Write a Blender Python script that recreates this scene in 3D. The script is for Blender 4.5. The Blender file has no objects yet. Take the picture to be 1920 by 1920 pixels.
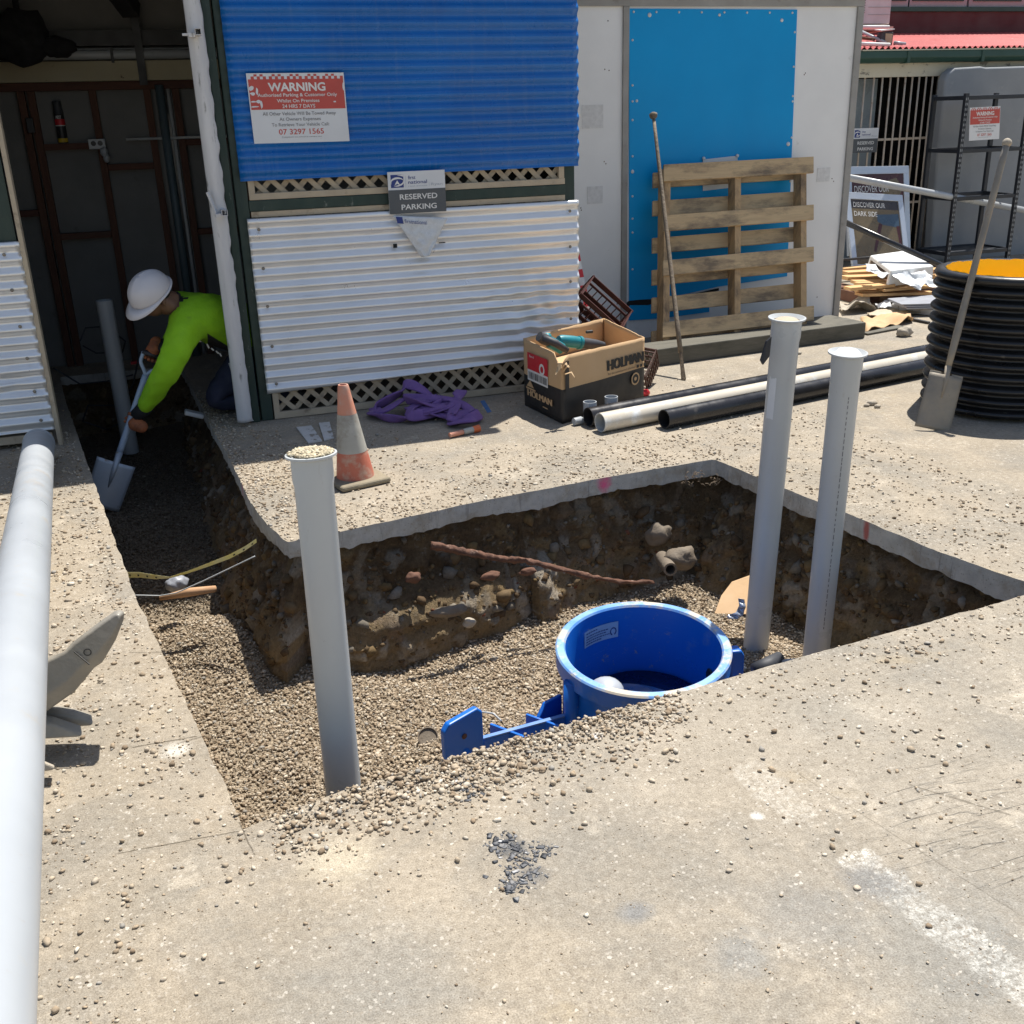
import bpy, bmesh, math, random
import numpy as np
from mathutils import Vector, Matrix, noise
from mathutils.geometry import tessellate_polygon
random.seed(7); RNG = np.random.default_rng(7)
scene = bpy.context.scene
COL = scene.collection

# ------------------------------------------------------------------ camera (world: X along the shed wall, Y away, Z up)
F_PX, CAM_H = 1930.0, 1.7
_d = np.array([1120 - 960, 6000 - 960, F_PX]); _d /= np.linalg.norm(_d)
_up = -_d
_fw = np.array([0, 0, 1.0]) - _up * _up[2]; _fw /= np.linalg.norm(_fw)
_rt = np.cross(_fw, _up)
if _rt[0] < 0: _rt = -_rt
_a = math.radians(18)
_X = math.cos(_a) * _rt + math.sin(_a) * _fw
_Y = -math.sin(_a) * _rt + math.cos(_a) * _fw
RM = np.array([_X, _Y, _up])
CAM = np.array([0, 0, CAM_H])
cam_d = bpy.data.cameras.new('camera'); cam = bpy.data.objects.new('camera', cam_d); COL.objects.link(cam)
_m = RM @ np.diag([1, -1, -1])
M4 = Matrix([[_m[0][0], _m[0][1], _m[0][2], 0], [_m[1][0], _m[1][1], _m[1][2], 0], [_m[2][0], _m[2][1], _m[2][2], CAM_H], [0, 0, 0, 1]])
cam.matrix_world = M4
cam_d.sensor_width = 36; cam_d.lens = 36 * F_PX / 1920; cam_d.clip_end = 500; cam_d.clip_start = 0.05
scene.camera = cam

# ------------------------------------------------------------------ light
SUN_EL, SUN_AZ = math.radians(66.9), math.radians(50.7)      # azimuth from +Y towards +X
w = bpy.data.worlds.new('World'); scene.world = w; w.use_nodes = True
wn = w.node_tree.nodes; wl_ = w.node_tree.links
sky = wn.new('ShaderNodeTexSky'); sky.sky_type = 'NISHITA'; sky.sun_disc = False
sky.sun_elevation = SUN_EL; sky.sun_rotation = SUN_AZ
hs = wn.new('ShaderNodeHueSaturation'); hs.inputs['Saturation'].default_value = 0.88       # thin summer haze
wl_.new(sky.outputs[0], hs.inputs['Color']); wl_.new(hs.outputs[0], wn['Background'].inputs[0]); wn['Background'].inputs[1].default_value = 0.09
sd = bpy.data.lights.new('sun', 'SUN'); sd.energy = 5.0; sd.angle = math.radians(0.5); sd.color = (1, 0.95, 0.87)
sun = bpy.data.objects.new('sun', sd); COL.objects.link(sun)
SUNV = Vector((math.cos(SUN_EL) * math.sin(SUN_AZ), math.cos(SUN_EL) * math.cos(SUN_AZ), math.sin(SUN_EL)))
sun.rotation_euler = (-SUNV).to_track_quat('-Z', 'Y').to_euler()
scene.view_settings.view_transform = 'Standard'; scene.view_settings.look = 'None'
scene.view_settings.exposure = 0.56; scene.view_settings.gamma = 1
scene.render.engine = 'CYCLES'
scene.cycles.use_denoising = True

# ------------------------------------------------------------------ survey helpers: photo pixel -> real point on a known plane
def ray(x, y): return RM @ np.array([x - 960, y - 960, F_PX])
def G(x, y, z=0.0):
    v = ray(x, y); t = (z - CAM_H) / v[2]; return Vector(CAM + t * v)
def PY(x, y, Y):
    v = ray(x, y); return Vector(CAM + v * (Y / v[1]))
def PD(x, y, Z):
    return Vector(CAM + RM @ (np.array([x - 960, y - 960, F_PX]) * Z / F_PX))

# ------------------------------------------------------------------ materials
class NT:
    def __init__(s, name):
        s.m = bpy.data.materials.new(name); s.m.use_nodes = True
        s.t = s.m.node_tree; s.bsdf = s.t.nodes['Principled BSDF']
        s.tc = s.t.nodes.new('ShaderNodeTexCoord'); s.obj = s.tc.outputs['Object']
    def set(s, sock, v):
        if hasattr(v, 'is_output') or isinstance(v, bpy.types.NodeSocket): s.t.links.new(v, sock)
        elif isinstance(v, (tuple, list)) and sock.type == 'RGBA': sock.default_value = (*v, 1) if len(v) == 3 else v
        else: sock.default_value = v
    def mapping(s, scale=(1, 1, 1), rot=(0, 0, 0), vec=None):
        n = s.t.nodes.new('ShaderNodeMapping'); s.set(n.inputs[0], vec or s.obj)
        n.inputs['Scale'].default_value = scale; n.inputs['Rotation'].default_value = rot; return n.outputs[0]
    def noise(s, scale, detail=4, rough=0.55, vec=None, dist=0):
        n = s.t.nodes.new('ShaderNodeTexNoise'); s.set(n.inputs['Vector'], vec or s.obj)
        n.inputs['Scale'].default_value = scale; n.inputs['Detail'].default_value = detail
        n.inputs['Roughness'].default_value = rough; n.inputs['Distortion'].default_value = dist; return n.outputs[0]
    def voro(s, scale, feature='F1', out=0, vec=None, rnd=1):
        n = s.t.nodes.new('ShaderNodeTexVoronoi'); n.feature = feature; s.set(n.inputs['Vector'], vec or s.obj)
        n.inputs['Scale'].default_value = scale; n.inputs['Randomness'].default_value = rnd; return n.outputs[out]
    def rng(s, fac, a, b, c=0.0, d=1.0):
        n = s.t.nodes.new('ShaderNodeMapRange'); s.set(n.inputs[0], fac)
        for i, v in enumerate((a, b, c, d)): n.inputs[i + 1].default_value = v
        return n.outputs[0]
    def math(s, op, a, b=0.0, clamp=False):
        n = s.t.nodes.new('ShaderNodeMath'); n.operation = op; n.use_clamp = clamp
        s.set(n.inputs[0], a); s.set(n.inputs[1], b); return n.outputs[0]
    def mix(s, fac, a, b, mode='MIX'):
        n = s.t.nodes.new('ShaderNodeMix'); n.data_type = 'RGBA'; n.blend_type = mode
        s.set(n.inputs[0], fac); s.set(n.inputs[6], a); s.set(n.inputs[7], b); return n.outputs[2]
    def ramp(s, fac, stops):
        n = s.t.nodes.new('ShaderNodeValToRGB'); s.set(n.inputs[0], fac); r = n.color_ramp
        while len(r.elements) < len(stops): r.elements.new(0.5)
        for e, (p, c) in zip(r.elements, stops): e.position = p; e.color = (*c, 1)
        return n.outputs[0]
    def sep(s, vec=None):
        n = s.t.nodes.new('ShaderNodeSeparateXYZ'); s.set(n.inputs[0], vec or s.obj); return n.outputs
    def attr(s, name):
        n = s.t.nodes.new('ShaderNodeAttribute'); n.attribute_name = name; return n.outputs[0]
    def spot(s, c, r0, r1, scale=(1, 1, 1), wob=None):
        """1 inside radius r0 of world point c, 0 beyond r1"""
        n = s.t.nodes.new('ShaderNodeVectorMath'); n.operation = 'SUBTRACT'; s.set(n.inputs[0], s.obj); n.inputs[1].default_value = c
        m_ = s.t.nodes.new('ShaderNodeVectorMath'); m_.operation = 'MULTIPLY'; s.t.links.new(n.outputs[0], m_.inputs[0]); m_.inputs[1].default_value = scale
        l = s.t.nodes.new('ShaderNodeVectorMath'); l.operation = 'LENGTH'; s.t.links.new(m_.outputs[0], l.inputs[0])
        d = l.outputs['Value']
        if wob is not None: d = s.math('ADD', d, s.math('MULTIPLY', s.math('SUBTRACT', wob, 0.5), r1))
        return s.rng(d, r0, r1, 1.0, 0.0)
    def bump(s, h, strength=0.3, dist=0.01, prev=None):
        n = s.t.nodes.new('ShaderNodeBump'); n.inputs['Strength'].default_value = strength; n.inputs['Distance'].default_value = dist
        s.set(n.inputs['Height'], h)
        if prev is not None: s.t.links.new(prev, n.inputs['Normal'])
        return n.outputs[0]
    def out(s, col, rough=0.6, metal=0.0, nrm=None, spec=None):
        s.set(s.bsdf.inputs['Base Color'], col); s.set(s.bsdf.inputs['Roughness'], rough); s.set(s.bsdf.inputs['Metallic'], metal)
        if nrm is not None: s.t.links.new(nrm, s.bsdf.inputs['Normal'])
        if spec is not None: s.bsdf.inputs['Specular IOR Level'].default_value = spec
        return s.m

def M(name, c1, c2=None, scale=6, rough=0.6, metal=0.0, bump=0.0, bscale=80, dirt=None, dscale=7, dlo=0.55, dhi=0.7, stretch=(1, 1, 1), spec=None, rvar=0.12):
    n = NT(name); v = n.mapping(stretch)
    c2 = c2 or tuple(x * 0.8 for x in c1)
    col = n.mix(n.rng(n.noise(scale, 5, vec=v), 0.3, 0.7), c1, c2)
    if dirt: col = n.mix(n.rng(n.noise(dscale, 7, 0.65, vec=v), dlo, dhi), col, dirt)
    nr = n.bump(n.noise(bscale, 4, vec=v), bump, 0.01) if bump else None
    r = n.rng(n.noise(scale * 2.3, 4, vec=v), 0.3, 0.7, max(0.05, rough - rvar), min(1, rough + rvar))
    return n.out(col, r, metal, nr, spec)

def wood(name, c1, c2, axis, dark=(0.10, 0.07, 0.05), dlo=0.56, dhi=0.72):
    st = [14, 14, 14]; st[axis] = 1.0
    n = NT(name); v = n.mapping(tuple(st)); v2 = n.mapping(tuple(1 if i == axis else 3 for i in range(3)))
    col = n.mix(n.rng(n.noise(3.5, 6, 0.6, vec=v, dist=0.6), 0.3, 0.7), c1, c2)
    col = n.mix(n.math('MULTIPLY', n.rng(n.noise(2.2, 8, 0.7, vec=v2), dlo, dhi), 0.75), col, dark)
    nr = n.bump(n.noise(9, 5, vec=v), 0.35, 0.006)
    return n.out(col, 0.75, 0, nr)

MT = {}
MT['zinc'] = None
def zinc():
    n = NT('pale_zinc_sheet'); v = n.mapping((0.6, 1, 9))
    col = n.mix(n.rng(n.noise(2, 6, 0.6), 0.35, 0.7), (0.85, 0.86, 0.865), (0.76, 0.76, 0.75))
    col = n.mix(n.math('MULTIPLY', n.rng(n.noise(5, 8, 0.7, vec=v), 0.56, 0.75), 0.5), col, (0.40, 0.35, 0.28))
    sp = n.rng(n.voro(24), 0.03, 0.07, 0.6, 0.0)
    col = n.mix(n.math('MULTIPLY', sp, n.rng(n.noise(4, 3), 0.5, 0.6)), col, (0.22, 0.19, 0.16))
    nr = n.bump(n.noise(7, 4), 0.12, 0.02)
    return n.out(col, n.rng(n.noise(6, 4), 0.3, 0.7, 0.27, 0.42), 0.5, nr)
MT['zinc'] = zinc()
def bluesheet():
    n = NT('blue_painted_sheet'); v = n.mapping((9, 1, 0.7))
    col = n.mix(n.rng(n.noise(1.6, 6, 0.6), 0.3, 0.72), (0.006, 0.15, 0.50), (0.006, 0.115, 0.40))
    col = n.mix(n.math('MULTIPLY', n.rng(n.noise(2.6, 7, 0.7, vec=v), 0.52, 0.8), 0.35), col, (0.14, 0.24, 0.45))
    col = n.mix(n.math('MULTIPLY', n.rng(n.noise(1.1, 6, 0.65), 0.55, 0.72), 0.4), col, (0.006, 0.06, 0.26))
    col = n.mix(n.rng(n.noise(9, 9, 0.75), 0.69, 0.74), col, (0.34, 0.42, 0.56))
    nr = n.bump(n.noise(9, 4), 0.08, 0.02)
    return n.out(col, n.rng(n.noise(5, 4), 0.3, 0.7, 0.22, 0.34), 0.0, nr, 0.5)
MT['blue'] = bluesheet()
MT['green'] = M('green_timber', (0.020, 0.045, 0.035), (0.012, 0.030, 0.024), 5, 0.55, bump=0.3, bscale=25, dirt=(0.20, 0.22, 0.19), dscale=9, dlo=0.62, dhi=0.68, stretch=(1, 1, 0.5))
MT['cream'] = M('cream_timber', (0.50, 0.42, 0.30), (0.40, 0.33, 0.24), 8, 0.7, bump=0.25, bscale=40, dirt=(0.22, 0.17, 0.12), dlo=0.6, dhi=0.72)
MT['white_paint'] = M('peeling_white', (0.62, 0.62, 0.62), (0.50, 0.50, 0.51), 7, 0.6, bump=0.4, bscale=18, dirt=(0.25, 0.25, 0.24), dscale=11, dlo=0.60, dhi=0.66, stretch=(2, 2, 0.4))
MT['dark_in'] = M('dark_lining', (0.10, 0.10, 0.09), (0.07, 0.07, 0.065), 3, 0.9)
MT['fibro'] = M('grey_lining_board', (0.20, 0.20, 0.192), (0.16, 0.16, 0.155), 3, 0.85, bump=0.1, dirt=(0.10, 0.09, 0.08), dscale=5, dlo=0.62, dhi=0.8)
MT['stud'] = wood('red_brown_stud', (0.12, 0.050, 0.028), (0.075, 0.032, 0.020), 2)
MT['nog'] = wood('red_brown_nogging', (0.12, 0.048, 0.028), (0.075, 0.030, 0.020), 0)
MT['beam'] = M('cream_beam', (0.42, 0.37, 0.24), (0.36, 0.32, 0.21), 3, 0.6, dirt=(0.08, 0.06, 0.04), dscale=14, dlo=0.68, dhi=0.72)
MT['black'] = M('black_plastic', (0.018, 0.018, 0.020), (0.03, 0.03, 0.032), 5, 0.5)
MT['wallwhite'] = M('white_shed_wall', (0.86, 0.86, 0.845), (0.78, 0.78, 0.77), 2.2, 0.6, bump=0.06, bscale=30, dirt=(0.36, 0.34, 0.30), dscale=6, dlo=0.66, dhi=0.80)
MT['trim'] = M('grey_trim', (0.36, 0.35, 0.33), (0.28, 0.27, 0.25), 6, 0.6, dirt=(0.18, 0.16, 0.13), dlo=0.62, dhi=0.75)
MT['azure'] = M('azure_panel', (0.0, 0.34, 0.74), (0.0, 0.295, 0.66), 1.3, 0.45, bump=0.03, bscale=9, dirt=(0.10, 0.38, 0.64), dscale=13, dlo=0.70, dhi=0.76, spec=0.25)
MT['screw'] = M('pale_screw', (0.7, 0.72, 0.74), None, 5, 0.4, 0.3)
MT['black_tear'] = M('dark_tear', (0.01, 0.012, 0.014), None, 5, 0.9)
MT['pvc'] = M('grey_pvc', (0.50, 0.525, 0.53), (0.46, 0.48, 0.485), 2.5, 0.38, dirt=(0.36, 0.32, 0.27), dscale=5, dlo=0.66, dhi=0.85)
MT['pvc_white'] = M('white_pvc', (0.39, 0.415, 0.44), (0.355, 0.38, 0.405), 2, 0.36, dirt=(0.40, 0.38, 0.34), dscale=9, dlo=0.60, dhi=0.78)
def _pv():
    for k_ in ('pvc', 'pvc_white'):
        m = MT[k_]; n = NT.__new__(NT); n.m = m; n.t = m.node_tree; n.bsdf = n.t.nodes['Principled BSDF']; n.tc = [x for x in n.t.nodes if x.type == 'TEX_COORD'][0]; n.obj = n.tc.outputs['Object']
        src = n.bsdf.inputs['Base Color'].links[0].from_socket
        c = n.mix(n.math('MULTIPLY', n.rng(n.noise(3, 8, 0.8, vec=n.mapping((9, 9, 1.4))), 0.60, 0.68), .35), src, (0.33, 0.30, 0.26))
        c = n.mix(n.math('MULTIPLY', n.rng(n.noise(26, 6, 0.8), 0.68, 0.72), .7), c, (0.24, 0.22, 0.20))
        c = n.mix(n.math('MULTIPLY', n.rng(n.noise(2.2, 7, 0.75), 0.60, 0.74), .45), c, (0.42, 0.33, 0.23)); n.set(n.bsdf.inputs['Base Color'], c)
_pv()
MT['pvc_grey2'] = M('grey_pvc_socket', (0.42, 0.45, 0.48), None, 3, 0.4)  # one even blue-grey plastic for sleeve, couplings, cap and wire loop
MT['pvc_cream'] = M('cream_pvc', (0.62, 0.56, 0.45), (0.58, 0.54, 0.46), 4, 0.22, dirt=(0.72, 0.74, 0.74), dlo=0.55, dhi=0.7)
MT['black_pipe'] = M('black_pipe', (0.012, 0.012, 0.014), (0.020, 0.020, 0.022), 4, 0.25, dirt=(0.12, 0.11, 0.10), dscale=8, dlo=0.64, dhi=0.85)
MT['drum'] = M('black_corrugated_plastic', (0.010, 0.010, 0.011), (0.018, 0.018, 0.018), 3, 0.36, bump=0.12, bscale=25, dirt=(0.20, 0.18, 0.15), dscale=9, dlo=0.64, dhi=0.80)
MT['yellow_in'] = M('amber_lining', (0.97, 0.69, 0.03), (0.95, 0.63, 0.025), 3, 0.45)
MT['steel_muddy'] = M('muddy_steel', (0.22, 0.20, 0.17), (0.34, 0.29, 0.22), 7, 0.6, 0.2, bump=0.3, bscale=40, dirt=(0.16, 0.10, 0.06), dlo=0.6, dhi=0.7)
MT['cone'] = M('faded_orange', (0.55, 0.165, 0.10), (0.44, 0.13, 0.085), 7, 0.7, bump=0.1, dirt=(0.52, 0.36, 0.27), dscale=14, dlo=0.48, dhi=0.68)
MT['cone_light'] = M('pale_orange', (0.66, 0.29, 0.19), (0.58, 0.25, 0.165), 7, 0.65, dirt=(0.55, 0.42, 0.34), dlo=0.50, dhi=0.70)
MT['cone_band'] = M('grey_reflective', (0.46, 0.45, 0.40), (0.34, 0.33, 0.29), 9, 0.6, dirt=(0.22, 0.19, 0.15), dlo=0.50, dhi=0.68)
MT['rubber'] = M('dusty_rubber', (0.20, 0.17, 0.12), (0.27, 0.23, 0.16), 12, 0.9, bump=0.3)
MT['purple'] = M('purple_webbing', (0.21, 0.115, 0.33), (0.16, 0.085, 0.26), 14, 0.85, bump=0.5, bscale=220, dirt=(0.30, 0.22, 0.34), dscale=9, dlo=0.60, dhi=0.80)
MT['card'] = M('brown_cardboard', (0.56, 0.37, 0.20), (0.50, 0.33, 0.175), 4, 0.8, bump=0.08, bscale=60)
MT['card_black'] = M('black_print_card', (0.016, 0.015, 0.015), (0.024, 0.022, 0.021), 5, 0.55, dirt=(0.10, 0.07, 0.05), dlo=0.66, dhi=0.8)
MT['ink'] = M('black_ink', (0.02, 0.02, 0.02), None, 5, 0.6)
MT['ink_grey'] = M('faded_ink', (0.12, 0.12, 0.13), (0.20, 0.20, 0.21), 40, 0.6)
MT['white_ink'] = M('white_print', (0.78, 0.78, 0.76), None, 5, 0.5)
MT['red'] = M('faded_red_print', (0.52, 0.075, 0.06), (0.46, 0.07, 0.055), 9, 0.5, dirt=(0.66, 0.55, 0.52), dscale=12, dlo=0.70, dhi=0.74)
MT['red_bright'] = M('red_print', (0.60, 0.02, 0.03), None, 5, 0.5)
MT['signwhite'] = M('sign_white', (0.68, 0.70, 0.72), (0.62, 0.64, 0.66), 6, 0.45, dirt=(0.5, 0.5, 0.5), dscale=15, dlo=0.7, dhi=0.78)
MT['signgrey'] = M('sign_charcoal', (0.085, 0.095, 0.105), (0.075, 0.083, 0.092), 6, 0.45)
MT['navy_ink'] = M('navy_print', (0.015, 0.04, 0.22), None, 5, 0.5)
MT['clear'] = M('crumpled_clear_film', (0.66, 0.69, 0.72), (0.55, 0.57, 0.58), 25, 0.25, bump=0.6, bscale=25)
MT['teal'] = M('teal_tool', (0.005, 0.22, 0.27), (0.004, 0.18, 0.22), 12, 0.45)
MT['darkgrip'] = M('charcoal_grip', (0.035, 0.038, 0.045), (0.05, 0.052, 0.06), 14, 0.6)
MT['crate'] = M('brown_crate', (0.075, 0.025, 0.018), (0.06, 0.02, 0.015), 6, 0.4)
MT['pal_x'] = wood('pallet_board', (0.66, 0.47, 0.25), (0.54, 0.37, 0.20), 0, (0.09, 0.07, 0.055), 0.46, 0.64)
MT['pal_z'] = wood('pallet_stringer', (0.58, 0.38, 0.19), (0.46, 0.30, 0.15), 2, (0.08, 0.06, 0.045), 0.48, 0.66)
MT['plank'] = wood('orange_plank', (0.62, 0.38, 0.17), (0.52, 0.30, 0.125), 0, (0.22, 0.13, 0.07), 0.66, 0.8)
MT['sleeper'] = wood('dark_sleeper', (0.085, 0.08, 0.06), (0.13, 0.12, 0.095), 0, (0.04, 0.04, 0.03), 0.5, 0.7)
MT['barsteel'] = M('clay_smeared_bar', (0.24, 0.19, 0.13), (0.13, 0.105, 0.08), 22, 0.8, bump=0.6, bscale=60)
MT['tank'] = M('blue_tank_plastic', (0.006, 0.14, 0.58), (0.005, 0.12, 0.52), 2.0, 0.38, bump=0.04, bscale=12, dirt=(0.16, 0.24, 0.42), dscale=7, dlo=0.58, dhi=0.82)
def _tk():
    m = MT['tank']; n = NT.__new__(NT); n.m = m; n.t = m.node_tree; n.bsdf = n.t.nodes['Principled BSDF']; n.tc = [x for x in n.t.nodes if x.type == 'TEX_COORD'][0]; n.obj = n.tc.outputs['Object']
    src = n.bsdf.inputs['Base Color'].links[0].from_socket
    f = n.math('MULTIPLY', n.rng(n.noise(22, 8, 0.8), 0.58, 0.66), n.rng(n.noise(5, 4), 0.48, 0.60)); c = n.mix(n.math('MULTIPLY', f, .8), src, (0.34, 0.30, 0.24))
    sc_ = n.rng(n.noise(2.5, 6, 0.75, vec=n.mapping((3, 3, 34), (0.5, 0.3, 0))), 0.63, 0.68); n.set(n.bsdf.inputs['Base Color'], n.mix(n.math('MULTIPLY', sc_, .4), c, (0.10, 0.28, 0.66)))
_tk()
MT['tank_rim'] = M('dusty_blue_rim', (0.04, 0.22, 0.66), (0.26, 0.44, 0.68), 9, 0.6, dirt=(0.50, 0.45, 0.37), dscale=8, dlo=0.47, dhi=0.57)
MT['rust'] = M('rusty_root', (0.16, 0.075, 0.045), (0.09, 0.045, 0.03), 18, 0.95, bump=0.8, bscale=50, dirt=(0.32, 0.22, 0.17), dscale=20, dlo=0.58, dhi=0.68)
MT['clay'] = M('old_clay_pipe', (0.20, 0.165, 0.125), (0.145, 0.115, 0.085), 12, 0.9, bump=0.4)
MT['tape_y'] = M('yellow_tape', (0.85, 0.72, 0.12), (0.80, 0.76, 0.45), 7, 0.45)
MT['terracotta'] = M('terracotta', (0.55, 0.33, 0.18), (0.45, 0.26, 0.14), 8, 0.8)
MT['hivis'] = M('hi_vis_lime_cloth', (0.27, 0.56, 0.008), (0.20, 0.43, 0.006), 5, 0.85, bump=0.9, bscale=16, dirt=(0.17, 0.30, 0.03), dlo=0.6, dhi=0.8)
def _hv():
    m = MT['hivis']; n = NT.__new__(NT); n.m = m; n.t = m.node_tree; n.bsdf = n.t.nodes['Principled BSDF']; n.tc = [x for x in n.t.nodes if x.type == 'TEX_COORD'][0]; n.obj = n.tc.outputs['Object']
    X, Y, Z = n.sep(); src = n.bsdf.inputs['Base Color'].links[0].from_socket
    d = n.math('ADD', n.math('MULTIPLY', n.math('ADD', X, .25), .70), n.math('MULTIPLY', n.math('SUBTRACT', Z, .665), .71))
    f = n.math('MULTIPLY', n.rng(d, -.070, -.075), n.math('MULTIPLY', n.rng(d, -.185, -.180), n.rng(X, -.255, -.249)))
    n.set(n.bsdf.inputs['Base Color'], n.mix(f, src, (0.012, 0.012, 0.014)))        # the shirt's black side panel
_hv()
MT['navy'] = M('navy_work_cloth', (0.022, 0.028, 0.06), (0.032, 0.038, 0.075), 9, 0.85, bump=0.4, bscale=20)
MT['black_cloth'] = M('black_cloth', (0.010, 0.010, 0.012), None, 9, 0.9)
MT['skin'] = M('brown_skin', (0.16, 0.085, 0.055), (0.13, 0.07, 0.045), 6, 0.55)
MT['hair'] = M('black_hair', (0.008, 0.007, 0.006), None, 20, 0.6)
MT['glove'] = M('orange_work_glove', (0.40, 0.12, 0.04), (0.16, 0.06, 0.03), 18, 0.8, bump=0.4)
MT['hat'] = M('white_hard_hat', (0.62, 0.60, 0.61), (0.56, 0.54, 0.55), 4, 0.4, dirt=(0.22, 0.19, 0.17), dscale=11, dlo=0.70, dhi=0.74)
MT['shovel'] = M('pale_blue_shovel_shaft', (0.34, 0.42, 0.52), (0.30, 0.37, 0.46), 5, 0.4)
MT['shovel_blade'] = M('grey_blue_shovel_blade', (0.40, 0.45, 0.51), (0.32, 0.36, 0.40), 6, 0.45, 0.2, dirt=(0.20, 0.15, 0.10), dlo=0.58, dhi=0.66)
MT['gpanel'] = M('grey_panel', (0.27, 0.285, 0.30), (0.235, 0.25, 0.265), 3, 0.7, bump=0.1, dirt=(0.36, 0.36, 0.35), dlo=0.62, dhi=0.8)
MT['rack'] = M('black_steel_rack', (0.020, 0.024, 0.032), (0.03, 0.035, 0.045), 5, 0.4, 0.3)
MT['rackhole'] = M('pale_slot', (0.35, 0.37, 0.39), None, 5, 0.6)
MT['redroof'] = M('red_roof_sheet', (0.50, 0.10, 0.095), (0.42, 0.08, 0.08), 2, 0.55, dirt=(0.58, 0.30, 0.28), dscale=8, dlo=0.62, dhi=0.75)
MT['maroon'] = M('maroon_wall', (0.105, 0.018, 0.018), (0.085, 0.014, 0.015), 2, 0.6)
MT['gutter'] = M('green_gutter', (0.025, 0.075, 0.055), (0.02, 0.06, 0.045), 3, 0.45)
MT['fascia'] = M('peeling_cream_fascia', (0.62, 0.57, 0.44), (0.55, 0.50, 0.38), 5, 0.7, bump=0.25, dirt=(0.23, 0.21, 0.17), dscale=5, dlo=0.58, dhi=0.61, stretch=(1, 1, 2))
MT['bar'] = M('cream_rusty_bar', (0.58, 0.52, 0.44), (0.50, 0.40, 0.30), 12, 0.6, dirt=(0.28, 0.13, 0.06), dscale=9, dlo=0.6, dhi=0.7)
MT['glass_dark'] = M('dark_glass', (0.012, 0.012, 0.013), (0.018, 0.017, 0.016), 2, 0.12)
MT['glass_grey'] = M('grey_glass', (0.34, 0.40, 0.44), (0.25, 0.31, 0.35), 1.5, 0.3)
MT['brick'] = M('red_brick', (0.16, 0.075, 0.045), (0.11, 0.055, 0.038), 9, 0.9)
MT['acwhite'] = M('ac_casing', (0.62, 0.63, 0.63), None, 4, 0.45)
MT['lilac'] = M('pale_lilac_frame', (0.42, 0.33, 0.34), (0.36, 0.28, 0.29), 4, 0.6)
MT['alum'] = M('aluminium_frame', (0.52, 0.58, 0.66), (0.46, 0.52, 0.60), 3, 0.4, 0.3)
MT['poster'] = M('brown_poster', (0.13, 0.10, 0.055), (0.19, 0.15, 0.085), 5, 0.3)
MT['poster_top'] = M('dark_poster_top', (0.035, 0.032, 0.033), (0.06, 0.05, 0.045), 6, 0.3)
MT['poster_red'] = M('maroon_poster', (0.08, 0.022, 0.022), (0.05, 0.02, 0.02), 5, 0.3)
MT['poster_blue'] = M('blue_grey_print', (0.06, 0.10, 0.15), None, 5, 0.3)
MT['tub'] = M('white_tub', (0.74, 0.75, 0.75), (0.70, 0.71, 0.70), 5, 0.4)
MT['slate'] = M('grey_tile', (0.30, 0.32, 0.36), (0.24, 0.25, 0.28), 7, 0.5)
MT['stone'] = M('pale_stone', (0.42, 0.37, 0.30), (0.34, 0.30, 0.24), 14, 0.9, bump=0.4)
MT['tooth'] = M('dusty_cast_steel', (0.24, 0.225, 0.195), (0.33, 0.305, 0.255), 9, 0.5, 0.15, bump=0.25, bscale=30, dirt=(0.36, 0.32, 0.25), dscale=10, dlo=0.6, dhi=0.75)
MT['foil'] = M('silver_foil', (0.5, 0.55, 0.65), (0.35, 0.40, 0.50), 20, 0.25, 0.6, bump=0.6, bscale=20)
MT['tan_panel'] = M('pale_chipped_board', (0.58, 0.57, 0.55), (0.5, 0.48, 0.45), 9, 0.8, dirt=(0.25, 0.22, 0.18), dscale=14, dlo=0.55, dhi=0.6)
MT['orange'] = M('orange_plastic', (0.70, 0.16, 0.04), (0.62, 0.14, 0.04), 8, 0.45)
MT['yellow'] = M('yellow_print', (0.65, 0.45, 0.03), None, 8, 0.5)

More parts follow.
